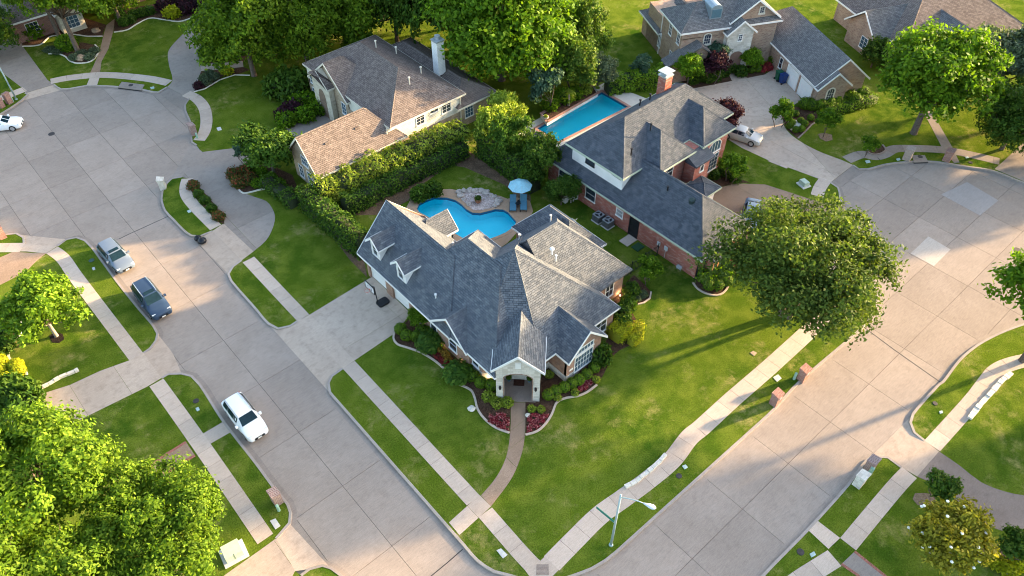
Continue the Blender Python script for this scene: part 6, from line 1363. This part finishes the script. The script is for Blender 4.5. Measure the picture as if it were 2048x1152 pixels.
lid([(30.49,15.00),(30.79,14.91),(30.73,14.62),(30.40,14.68)], 'grey-green meter lid on the right street verge', LIDG); lid([(5.17,66.00),(5.40,65.98),(5.34,65.58),(5.11,65.60)], 'small pale lid on the left verge', LIDW); lid([(5.24,44.40),(5.48,44.37),(5.44,44.02),(5.20,44.04)], 'small grey-green lid by the white crossover', LIDG); lid([(31.73,4.59),(32.12,4.49),(32.00,4.25),(31.61,4.35)], 'pale green lid at the lower right verge', LIDG); lid([(49.82,4.57),(50.09,4.45),(49.92,4.28),(49.65,4.39)], 'small lid on the right verge', LIDG)
lid([(24.74,79.42),(25.18,79.30),(25.03,78.64),(24.59,78.76)], 'white utility lid on the lawn by the curved sidewalk', LIDW); lid([(22.64,92.82),(23.10,92.71),(22.96,92.24),(22.59,92.41)], 'green lid on the upper cul-de-sac verge', LIDG); lid([(15.63,67.84),(16.00,67.83),(15.90,67.39),(15.60,67.44)], 'small green lid on the curved verge', LIDG); lid([(75.15,26.45),(75.64,26.25),(75.36,25.90),(74.87,26.09)], 'pale green lid on the far right verge', LIDG); lid([(78.03,24.38),(78.49,24.22),(78.24,23.96),(77.82,24.08)], 'small green lid by the stone mailbox', LIDG); lid([(84.07,19.52),(84.41,19.35),(84.23,19.14),(83.89,19.32)], 'small lid on the verge by the far walk', LIDG); lid([(43.42,18.30),(43.79,18.26),(43.86,17.90),(43.40,17.87)], 'tan irrigation lid on the sunny lawn', plain('tan_lid',(0.42,0.30,0.2),.8))
def manhole(xy, r, label, z, mat=None):
    mb = MB(); mb.cyl((0,0), r, -.05, .012, 20); mb.cyl((0,0), r*.85, .012, .018, 20); o = mb.build('manhole_cover', mat or MANH); o.location = (*xy, z); return tag(o, label, 'manhole')
manhole((10.09,91.07), .36, 'round iron manhole in the left cul-de-sac', ZR+.004); manhole((73.62,8.95), .36, 'round iron manhole in the right cul-de-sac', ZR+.002); manhole((29.66,14.60), .22, 'dark round valve cover on the right street verge', .02); manhole((5.53,67.05), .26, 'dark green round lid on the verge by the silver crossover', .02, plain('green_lid',(0.04,0.08,0.05),.7)); manhole((5.60,45.06), .24, 'round iron lid on the verge by the white crossover', .02); manhole((31.38,5.09), .26, 'dark blue round lid on the lower right verge', .02); manhole((50.32,5.17), .2, 'dark round lid on the right verge', .02); manhole((83.56,18.64), .22, 'black round lid on the far verge', .02)
def inlet(pts, hole, label):
    c = (sum(p[0] for p in pts)/4, sum(p[1] for p in pts)/4); t = thing('storm_inlet', (*c, 0), label, 'storm drain'); MB().prism([(p[0]-c[0],p[1]-c[1]) for p in pts], -.2, .05).build('slab', OLDDRIVE, t)
    h = MB(); h.cyl((hole[0]-c[0], hole[1]-c[1]), .28, .04, .062, 16); h.build('iron_lid', MANH, t)
    a, b = Vector(pts[2])-Vector(c), Vector(pts[3])-Vector(c); h = MB(); h.strip([tuple(a),tuple(b)], .1, -.13, -.02); h.build('opening', BLACK, t)
inlet([(20.56,96.34),(22.37,93.82),(21.57,92.86),(19.69,95.43)], (21.07,94.82), 'concrete storm inlet on the kerb of the left cul-de-sac'); inlet([(79.91,23.58),(80.98,22.62),(80.16,21.77),(78.93,22.74)], (80.35,22.81), 'concrete storm inlet beside the stone mailbox')
def pedestal(xy, label, h=.75, r=.12):
    mb = MB(); mb.cyl((0,0), r, -.05, h, 12, r*.92); mb.lathe((0,0,h), [(r*.98,-.06),(r*1.02,0),(r*.8,.07),(0,.1)], 12); o = mb.build('utility_pedestal', GBOX); o.location = (*xy, 0); return tag(o, label, 'utility box')
pedestal((43.87,14.18), 'green utility pedestal beside the brick mailbox'); pedestal((40.46,5.21), 'green utility pedestal behind the paired mailboxes', .9, .16); pedestal((5.73,32.00), 'green utility pedestal by the dark brick mailbox', .7); pedestal((22.21,79.04), 'pale green pedestal by the small brick mailbox', .6); pedestal((8.98,100.75), 'pale green pedestal under the left street lamp', .6)
def transformer(xy, rz, label, s=1.0, col=None):
    t = thing('transformer_box', (*xy, 0), label, 'utility box', None, rz); MB().box(-.85*s,.85*s,-.75*s,.75*s,-.1,.1).build('pad', LIDW, t)
    b = MB(); b.raw([(-.6*s,-.5*s,.1),(.6*s,-.5*s,.1),(.6*s,.5*s,.1),(-.6*s,.5*s,.1),(-.6*s,-.5*s,.72*s),(.6*s,-.5*s,.72*s),(.6*s,.5*s,.85*s),(-.6*s,.5*s,.85*s)], [(4,5,6,7),(0,1,5,4),(1,2,6,5),(2,3,7,6),(3,0,4,7)]); b.build('cabinet', col or plain('pale_green',(0.42,0.50,0.34),.5), t)
    MB().box(-.012,.012,-.515*s,-.4*s,.12,.74*s).build('door_seam', BLACK, t)
transformer((1.71,31.15), R(-8), 'pale green transformer box on a concrete pad at the lower left drive'); transformer((66.49,28.50), R(75), 'grey-green transformer box on a pad by the buff house drive', .7, plain('grey_green',(0.34,0.42,0.34),.5))

# ------------------------------------------------------------------ yard things
t = thing('basketball_hoop', (*(23.24,43.96), 0), 'portable basketball hoop with a black base on the garage drive', 'basketball hoop', None, R(0))
b = MB(); b.raw([(x*.55, y*.42, z) for z in (.0,.22) for x, y in ((-1,-.7),(-.7,-1),(.7,-1),(1,-.7),(1,.7),(.7,1),(-.7,1),(-1,.7))], [tuple(range(7,-1,-1)), tuple(range(8,16))]+[(i,(i+1)%8,(i+1)%8+8,i+8) for i in range(8)]); b.build('base', BLACK, t)
b = MB(); b.tube([(-.45,.1,.15),(-.55,.1,2.4),(-.85,.1,2.7)], .045, 8); b.build('pole', BLACK, t)
b = MB(); b.box(-.98,-.94,-.55,.75,2.25,3.0); bb = b.build('backboard', plain('backboard_white',(0.72,0.72,0.72),.3), t); b = MB()
for a_ in ((-.60,-.55),(.75,.80)): b.box(-1.0,-.92,a_[0],a_[1],2.2,3.05)
b.box(-1.0,-.92,-.55,.75,2.98,3.05); b.box(-1.0,-.92,-.55,.75,2.2,2.26); b.box(-1.0,-.982,-.2,.4,2.4,2.43); b.box(-1.0,-.982,-.2,-.17,2.4,2.75); b.box(-1.0,-.982,.37,.4,2.4,2.75); b.box(-1.0,-.982,-.2,.4,2.72,2.75); b.build('board_frame', BLACK, bb)
b = MB(); b.tube([(-1.25+.23*math.cos(2*math.pi*k/16), .1+.23*math.sin(2*math.pi*k/16), 2.4) for k in range(17)], .015, 5, False); b.box(-1.05,-.98,.02,.18,2.36,2.42); b.build('rim', plain('rim_red',(0.6,0.06,0.03),.4), t)
b = MB()
for k in range(10):
    a_ = 2*math.pi*k/10; a2 = a_+.6
    b.tube([(-1.25+.22*math.cos(a_), .1+.22*math.sin(a_), 2.39),(-1.25+.13*math.cos(a2), .1+.13*math.sin(a2), 2.0)], .007, 4, False)
b.build('net', PLATE, t)
def bag(xy, r, label, seed):
    mb = MB(); mb.ball((0,0,r*.62), r, 12, 8, .72, .22, seed); mb.tube([(0,0,r*1.2),(.03,.02,r*1.55)], [.09,.05], 6); o = mb.build('trash_bag', plain('bag_black',(0.012,0.013,0.017),.3), smooth=True); o.location = (*xy, -.09); return tag(o, label, 'trash bag')
bag((14.55,63.14), .36, 'small black trash bag at the driveway apron', 1); bag((14.68,62.44), .42, 'larger black trash bag lying against the smaller one', 2)
def wbin(xy, rz, col, label, s=1.0):
    t = thing('wheeled_bin', (*xy, .02), label, 'bin', None, rz); m_ = plain('bin_'+col[0], col[1], .45)
    b = MB(); b.raw([(-.24*s,-.26*s,.05),(.24*s,-.26*s,.05),(.24*s,.26*s,.05),(-.24*s,.26*s,.05),(-.31*s,-.34*s,1.0*s),(.31*s,-.34*s,1.0*s),(.31*s,.34*s,1.0*s),(-.31*s,.34*s,1.0*s)], [(3,2,1,0),(4,5,6,7),(0,1,5,4),(1,2,6,5),(2,3,7,6),(3,0,4,7)]); b.build('body', m_, t)
    b = MB(); b.raw([(-.33*s,-.38*s,1.0*s),(.33*s,-.38*s,1.0*s),(.33*s,.36*s,1.0*s),(-.33*s,.36*s,1.0*s),(-.28*s,-.3*s,1.1*s),(.28*s,-.3*s,1.1*s),(.28*s,.32*s,1.1*s),(-.28*s,.32*s,1.1*s)], [(4,5,6,7),(0,1,5,4),(1,2,6,5),(2,3,7,6),(3,0,4,7)]); b.build('bin_lid', m_, t)
    for sx in (-1, 1): b = MB(); b.tube([(sx*.24*s,.30*s,.12),(sx*.33*s,.30*s,.12)], .12, 12); b.build('wheel', TYRE, t)
wbin((81.97,42.63), R(63), ('green',(0.01,0.09,0.045)), 'green wheeled bin at the buff house garage', 1.15); wbin((81.76,41.89), R(70), ('blue',(0.01,0.035,0.14)), 'blue wheeled bin at the buff house garage', 1.15)
wbin((97.6,39.0), R(66), ('charcoal',(0.02,0.025,0.03)), 'charcoal wheeled bin by the far brick house, near its corner', 1.15); wbin((98.9,40.2), R(66), ('charcoal',(0.02,0.025,0.03)), 'charcoal wheeled bin behind the other one at the far house', 1.15)
def ac(xy, label):
    t = thing('air_conditioner', (*xy, 0), label, 'air conditioner'); g = plain('ac_grey', (0.30,0.32,0.33), .5, .2, .15); MB().box(-.52,.52,-.52,.52,-.05,.08).build('pad', LIDW, t)
    b = MB(); b.prism([(-.42,-.45),(.42,-.45),(.45,-.42),(.45,.42),(.42,.45),(-.42,.45),(-.45,.42),(-.45,-.42)], .08, .85)
    b.build('cabinet', g, t)
    b = MB()
    for k in range(9): b.box(-.46,.46,-.46,-.448,.14+.075*k,.175+.075*k); b.box(-.46,-.448,-.44,.44,.14+.075*k,.175+.075*k)
    b.build('louvers', BLACK, t); b = MB(); b.cyl((0,0), .37, .85, .862, 20); b.build('fan_well', BLACK, t); b = MB(); b.cyl((0,0), .12, .862, .9, 12)
    for k in range(3): a_ = 2.1*k; b.obox((.18*math.cos(a_), .18*math.sin(a_)), (math.cos(a_), math.sin(a_)), .16, .07, .866, .872)
    b.build('fan', g, t)
ac((46.06,38.95), 'grey air conditioner at the red brick wall, nearer the pool equipment'); ac((46.17,37.74), 'grey air conditioner at the red brick wall, nearer the side door')
MB_ = MB(); MB_.box(-.75,.75,-.55,.55,0,.06); o = MB_.build('door_step', WALK); o.location = (46.15,34.9,0); tag(o, 'concrete slab below the black side door', 'step')
MB_ = MB(); MB_.box(-.5,.5,-.42,.42,0,.12); MB_.box(-.42,.42,-.34,.34,.12,.15); o = MB_.build('valve_box', plain('valve_green',(0.02,0.07,0.03),.6)); o.location = (46.1,33.6,0); tag(o, 'dark green valve box beside the concrete step', 'utility box')
def wallbox(y, z, s, label, w_=.25): 
    b = MB(); b.box(-.12*s,0,-w_*s,w_*s,-.3*s,.3*s); b.tube([(-.05,0,-.3*s),(-.05,0,-z+.05)], .025, 6); o = b.build('utility_meter', plain('meter_grey',(0.5,0.52,0.52),.45)); o.location = (46.88,y,z); tag(o, label, 'meter')
wallbox(31.8, 1.3, .7, 'grey meter box on the red brick wall past the side door'); wallbox(30.9, 1.3, .8, 'larger grey meter box on the red brick wall by the iron fence'); wallbox(43.3, 1.5, .75, 'pale electric box above the pool equipment')
mb = MB(); mb.tube([(-.35,-.25,0),(-.35,-.25,.6),(0,-.25,.6),(0,-.25,0)], .06, 8); mb.tube([(-.2,.2,0),(-.2,.2,.75),(.25,.2,.75),(.25,.2,.1)], .06, 8); mb.tube([(-.5,0,.3),(.5,0,.3)], .06, 8); mb.cyl((.55,-.1), .28, 0, .8, 14); mb.lathe((.55,-.1,.8), [(.28,0),(.2,.16),(0,.22)], 14); mb.box(-.9,-.5,.0,.5,0,.75)
o = mb.build('pool_equipment', plain('pvc_white',(0.62,0.60,0.56),.5)); o.location = (*(46.32,43.03), 0); tag(o, 'white pool pump pipes and filter against the red brick wall', 'pool equipment')
mb = MB(); mb.tube([(0,-.2,0),(0,-.2,.4),(0,.2,.4),(0,.2,0)], .03, 6); mb.box(-.15,.15,-.25,.25,.28,.5); o = mb.build('hose_reel', plain('reel_grey',(0.4,0.43,0.45),.5)); o.location = (*(46.65,28.94), 0); tag(o, 'grey hose reel at the red brick wall corner', 'hose reel')
# iron fence between the houses
f = thing('iron_fence', (43.0,31.6,0), 'black iron picket fence between the corner house and the red brick house', 'fence')
for i in range(28):
    x = -2.0+5.6*i/27; MB().box(x-.012,x+.012,-.012,.012,0,1.45).build('picket', IRON, f)
for z in (.2, 1.3): MB().box(-2.0,3.6,-.016,.016,z,z+.04).build('rail', IRON, f)
for x in (-2.0, -.1, 1.75, 3.6): MB().box(x-.035,x+.035,-.035,.035,0,1.6).build('post', IRON, f)
# parasol and loungers
CB = plain('parasol_blue', (0.27,0.52,0.60), .8, 0, .15, .2, 9); t = thing('parasol', (*(42.10,46.33), 0), 'light blue octagonal parasol beside the kidney pool', 'parasol')
b = MB(); b.tube([(0,0,0),(0,0,2.65)], .028, 8); b.build('pole', METAL, t); b = MB(); b.cyl((0,0), .3, 0, .1, 16); b.build('base', BLACK, t)
b = MB(); V = [(0,0,2.75)]+[(1.25*math.cos(math.pi*k/4+.2), 1.25*math.sin(math.pi*k/4+.2), 2.12) for k in range(8)]+[(.64*math.cos(math.pi*k/4+.2), .64*math.sin(math.pi*k/4+.2), 2.47) for k in range(8)]
b.raw(V, [(0,9+k,9+(k+1)%8) for k in range(8)]+[(9+k,1+k,1+(k+1)%8,9+(k+1)%8) for k in range(8)]); b.build('canopy', CB, t)
b = MB()
for k in range(8): b.tube([(0,0,2.68),V[9+k],V[1+k]], .012, 4, False)
b.build('ribs', METAL, t)
for k, (p, lb) in enumerate((((41.03,46.22),'blue cushioned lounger under the parasol, on the pool side'),((41.89,45.56),'blue cushioned lounger under the parasol, on the hedge side'))):
    t = thing('sun_lounger', (*p, .02), lb, 'lounger', None, R(-42)); cu = plain('cushion_blue',(0.07,0.20,0.28),.8); b = MB(); b.box(-.33,.33,-.95,.45,.28,.38); b.build('seat_cushion', cu, t)
    b = MB(); b.raw([(-.33,.45,.30),(.33,.45,.30),(.33,1.05,.72),(-.33,1.05,.72),(-.33,.42,.40),(.33,.42,.40),(.33,1.0,.82),(-.33,1.0,.82)], [(3,2,1,0),(4,5,6,7),(0,1,5,4),(1,2,6,5),(2,3,7,6),(3,0,4,7)]); b.build('back_cushion', cu, t)
    b = MB()
    for sx in (-.34,.34): b.box(sx-.025,sx+.025,-.97,.5,.22,.28)
    b.build('frame', BLACK, t)
    for sx in (-.32,.32):
        for y in (-.85,.4): MB().box(sx-.025,sx+.025,y-.025,y+.025,0,.22).build('leg', BLACK, t)
b = MB(); b.box(-.22,.22,-.22,.22,.4,.44); b.box(-.18,-.14,-.18,-.14,0,.4); b.box(.14,.18,.14,.18,0,.4); b.box(-.18,-.14,.14,.18,0,.4); b.box(.14,.18,-.18,-.14,0,.4); o = b.build('side_table', BLACK); o.location = (*(41.46,45.93), .02); tag(o, 'small dark side table between the two loungers', 'table')
def pot(xy, r, h, col, label, plant=None, z=0.0, ps=.6):
    t = thing('plant_pot', (*xy, z), label, 'pot'); b = MB(); b.lathe((0,0,0), [(r*.62,0),(r*.95,h*.55),(r,h),(r*.85,h),(r*.78,h*.8),(0,h*.8)], 14); b.build('pot', col, t, smooth=True)
    if plant: o = link_mesh('plant', PROTO[plant], t, (0,0,h*.6)); o.scale = (ps,ps,ps)
NAVYP = plain('glazed_navy', (0.012,0.03,0.055), .15); TERRA = plain('terracotta', (0.34,0.15,0.085), .8)
pot((35.04,54.21), .33, .5, NAVYP, 'dark blue glazed pot at the foot of the hedge'); pot((35.53,54.00), .22, .36, TERRA, 'small brown pot beside the dark blue one'); pot((38.79,49.15), .36, .55, TERRA, 'barrel planter in the poolside gravel bed', 'wild', 0, .5)
for s1, lb in ((-.85,'blue pot with a clipped plant left of the navy front door'),(.85,'blue pot with a clipped plant right of the navy front door')): pot(pv(s1,1.9,0)[:2], .2, .42, plain('glazed_blue',(0.10,0.17,0.22),.3), lb, 'box_ball', .12, .5)
b = pbox(-.45,.45,1.4,2.05,.125,.14); o = b.build('door_mat', plain('mat_brown',(0.07,0.03,0.02),.95,0,.5,.1,12), None, pv(0,1.7,0)); tag(o, 'dark brown door mat on the portico floor', 'door mat')
for p, lb in (((33.98,73.41),'black pot on the tan house patio'),((32.70,74.28),'terracotta pot on the tan house patio')): pot(p, .35, .5, BLACK if 'black' in lb else TERRA, lb, 'wild', 0, .5)
poly_prism('patio', [(30.71,74.28),(33.07,74.91),(36.27,73.47),(36.74,70.97),(33.64,70.36),(30.56,71.78)], -.03, .02, OLDDRIVE)
for p, lb in (((53.89,55.05),'stone bowl planter at the near end of the raised planter'),((62.77,55.31),'stone bowl planter at the far end of the raised planter')): pot(p, .38, .28, plain('cast_stone',(0.5,0.47,0.4),.8), lb, 'pale_shrub', .58, .45)
b = MB(); b.raw([(-.55,-.45,0),(.55,-.45,0),(.55,.45,0),(-.55,.45,0),(-.5,-.4,.85),(.5,-.4,.85),(.5,.4,.95),(-.5,.4,.95)], [(4,5,6,7),(0,1,5,4),(1,2,6,5),(2,3,7,6),(3,0,4,7)]); o = b.build('grill_cover', plain('cover_cream',(0.66,0.58,0.48),.85,0,.15)); o.location = (*(49.16,54.03), 0); tag(o, 'cream covered grill on the pale pool deck', 'grill')
b = MB(); b.cyl((0,0), .3, 0, .7, 14, .26); o = b.build('smoker', plain('smoker_green',(0.03,0.07,0.07),.4)); o.location = (*(50.91,54.69), 0); tag(o, 'dark green barrel cooker beside the pool steps', 'cooker')
# patio table set at the rectangular pool
t = thing('patio_table', (*(50.67,53.09), .02), 'dark patio table with chairs on the pale pool deck', 'table'); b = MB(); b.box(-.7,.7,-.4,.4,.68,.73); b.build('table_top', GLASSD, t)
for sx in (-.6,.6):
    for sy in (-.32,.32): MB().box(sx-.03,sx+.03,sy-.03,sy+.03,0,.68).build('leg', IRON, t)
for k, (dx, dy, rz) in enumerate(((-.4,-.75,0),(.4,-.75,0),(-.4,.75,math.pi),(.4,.75,math.pi))):
    p = (50.67,53.09); t = thing('patio_chair', (p[0]+dx, p[1]+dy, .02), 'dark metal patio chair at the poolside table', 'chair', 'patio chairs at the poolside table', rz); b = MB(); b.box(-.24,.24,-.22,.22,.4,.44); b.build('seat', IRON, t); b = MB(); b.box(-.24,.24,-.24,-.2,.44,.95); b.build('backrest', IRON, t)
    for sx in (-.21,.21):
        for sy in (-.2,.2): MB().box(sx-.018,sx+.018,sy-.018,sy+.018,0,.4).build('leg', IRON, t)
# dry-stone edging rows
def stone_row(path, label, w_=.32, h=.2, step=.42, mat=None, name='stone_border'):
    t = thing(name, (*path[0], 0), label, 'edging'); P = [Vector(p) for p in path]; k = 0
    for i in range(len(P)-1):
        d = P[i+1]-P[i]; L_ = d.length; u = d.normalized(); m = max(1, int(L_/step))
        for j in range(m):
            c = P[i]+u*(L_*(j+.5)/m)-P[0]; k += 1; q = rr.uniform(.85,1.1)
            MB().obox(tuple(c), tuple(u), L_/m/2-.018, w_/2*q, -.05, h*rr.uniform(.8,1.15)).build('stone', mat or LIME, t)
stone_row([(25.91,16.63),(26.87,16.40),(28.59,16.34),(29.54,16.37),(30.29,16.47)], 'white limestone block border beside the wavy sidewalk'); stone_row([(-4.13,54.74),(-2.75,54.67),(-1.83,54.75),(-0.66,54.56),(-0.33,54.55)], 'pale limestone border across the lower left lawn'); stone_row([(50.93,2.62),(52.75,2.69),(54.98,2.64),(56.60,2.65),(57.91,2.46)], 'grey limestone border along the right-hand sidewalk', .4)
stone_row([(40.60,-3.11),(40.66,-3.90),(40.70,-4.65),(40.61,-5.56)], 'tan limestone edging at the lower right corner', .3); stone_row([(67.29,33.52),(67.55,32.20),(67.71,31.35)], 'pale paving strip in the lawn below the buff house drive', .35, .03, .8, WALK)
# warm landscape lights at the corner house walls, lit
GLOW = NM('warm_bulb'); e_ = GLOW.n('ShaderNodeEmission'); e_.inputs[0].default_value = (1,.72,.42,1); e_.inputs[1].default_value = 6.0; GLOW.t.links.new(e_.outputs[0], GLOW.out.inputs[0])
for i, (x, y) in enumerate(((24.0,33.4),(24.0,36.4),(24.75,30.75),(24.05,38.9),(39.9,30.2))):
    t = thing('landscape_light', (x,y,.02), 'small lit landscape light at the foot of the corner house wall', 'light', 'landscape lights at the corner house'); b = MB(); b.cyl((0,0), .05, 0, .16, 8); b.build('housing', IRON, t); b = MB(); b.ball((0,0,.2), .06, 8, 6); b.build('bulb', GLOW.mat, t)
    l = bpy.data.lights.new('landscape_bulb', 'POINT'); l.energy = 7; l.color = (1,.7,.4); l.shadow_soft_size = .06; lo = bpy.data.objects.new('bulb_light', l); COL.objects.link(lo); lo.parent = t; lo.location = (0,0,.3)

# ------------------------------------------------------------------ rows of look-alikes: say which one by counting from a neighbour
ANCHOR = {
 'boxwoods by the garage side wall': ((24.0,41.0),'the garage drive'), 'boxwoods left of the arched entry': ((25.2,27.8),'the portico'), 'boxwoods right of the arched entry': ((25.2,27.8),'the portico'),
 'fountain grass before the west gable': ((24.0,41.0),'the garage drive'), 'loose shrubs at the left foot of the portico': ((25.2,27.8),'the front walk'), 'yellow-green plants right of the portico': ((25.2,27.8),'the portico'),
 'orange plants under the west gable': ((24.0,41.0),'the garage drive'), 'crimson plants below the orange plants': ((24.0,41.0),'the garage drive'), 'loose dark shrubs against the east wing': ((36.0,27.0),'the golden hedge'),
 'silvery plants by the east wing corner': ((36.0,27.0),'the golden hedge'), 'boxwoods at the red brick house corner': ((46.9,27.2),'the brick corner'), 'leafy shrubs behind the corner boxwoods': ((46.9,27.2),'the brick corner'),
 'low shrubs before the red brick porch': ((55.0,33.0),'the porch'), 'rose bushes in the driveway strip': ((19.0,71.0),'the cul-de-sac'), 'dark shrubs in the driveway strip': ((19.0,71.0),'the cul-de-sac'), 'rose shrubs by the driveway curve': ((25.5,67.6),'the round evergreen'),
 'low plants in the stone-edged bed': ((25.5,67.6),'the round evergreen'), 'burgundy shrubs before the tan entry': ((35.6,73.0),'the tan arch'), 'leafy shrubs round the tan house patio': ((35.6,73.0),'the tan arch'), 'large dark shrubs beside the tan house': ((35.6,73.0),'the tan arch'),
 'dark shrubs between the driveway forks': ((31.0,100.0),'the driveway fork'), 'silvery plants beside the yellow shrub': ((31.0,93.0),'the yellow shrub'), 'grey mounds in the island bed': ((19.2,107.2),'the bare trunk'), 'dark plants by the brown brick house': ((27.5,115.5),'the front door'),
 'burgundy shrubs in the top bed': ((30.0,110.0),'the chartreuse bush'), 'shrub balls along the buff gable wall': ((80.0,36.0),'the garage corner'), 'clipped shrubs at the far garage corner': ((80.0,36.0),'the arched window'), 'boxwood tufts in the gravel bed': ((80.0,36.0),'the garage corner'),
 'low plants before the stone entry': ((78.0,48.0),'the entry arch'), 'boxwoods right of the stone entry': ((78.0,48.0),'the entry arch'), 'crimson shrubs right of the stone entry': ((78.0,48.0),'the entry arch'), 'golden shrubs in the left yard bed': ((0.0,52.0),'the left driveway'),
 'loose plants in the left yard bed': ((0.0,52.0),'the left driveway'), 'shrubs at the hedge foot by the pool': ((35.0,52.0),'the pool'), 'dark shrubs at the left driveway corner': ((2.0,52.0),'the sidewalk'), 'yellow-green shrubs at the lower right': ((38.0,-1.0),'the magnolia'),
 'boulders round the poolside gravel bed': ((44.0,45.0),'the parasol'), 'flat stones by the buff house drive': ((80.0,36.0),'the garage corner'), 'plants in the raised planter': ((50.0,50.0),'the covered grill'), 'landscape lights at the corner house': ((25.2,27.8),'the portico'), 'patio chairs at the poolside table': ((50.0,50.0),'the covered grill'),
 'yard trees beyond the right cul-de-sac': ((60.0,2.5),'the kerb tree')}
ORD = ['nearest','second','third','fourth','fifth','sixth','seventh','eighth','ninth','tenth','eleventh','twelfth','thirteenth','fourteenth']
tops = [o for o in SC.objects if o.parent is None and 'group' in o]
for g, (a, nm) in ANCHOR.items():
    L_ = sorted([o for o in tops if o['group'] == g], key=lambda o: (o.location.x-a[0])**2+(o.location.y-a[1])**2)
    if len(L_) > 1:
        for i, o in enumerate(L_):
            wd = o['label'].split()
            while len(wd)+2+len(nm.split()) > 16 and 'the' in wd: wd.remove('the')
            o['label'] = ORD[min(i, 13)]+' '+' '.join(wd)+', from '+nm
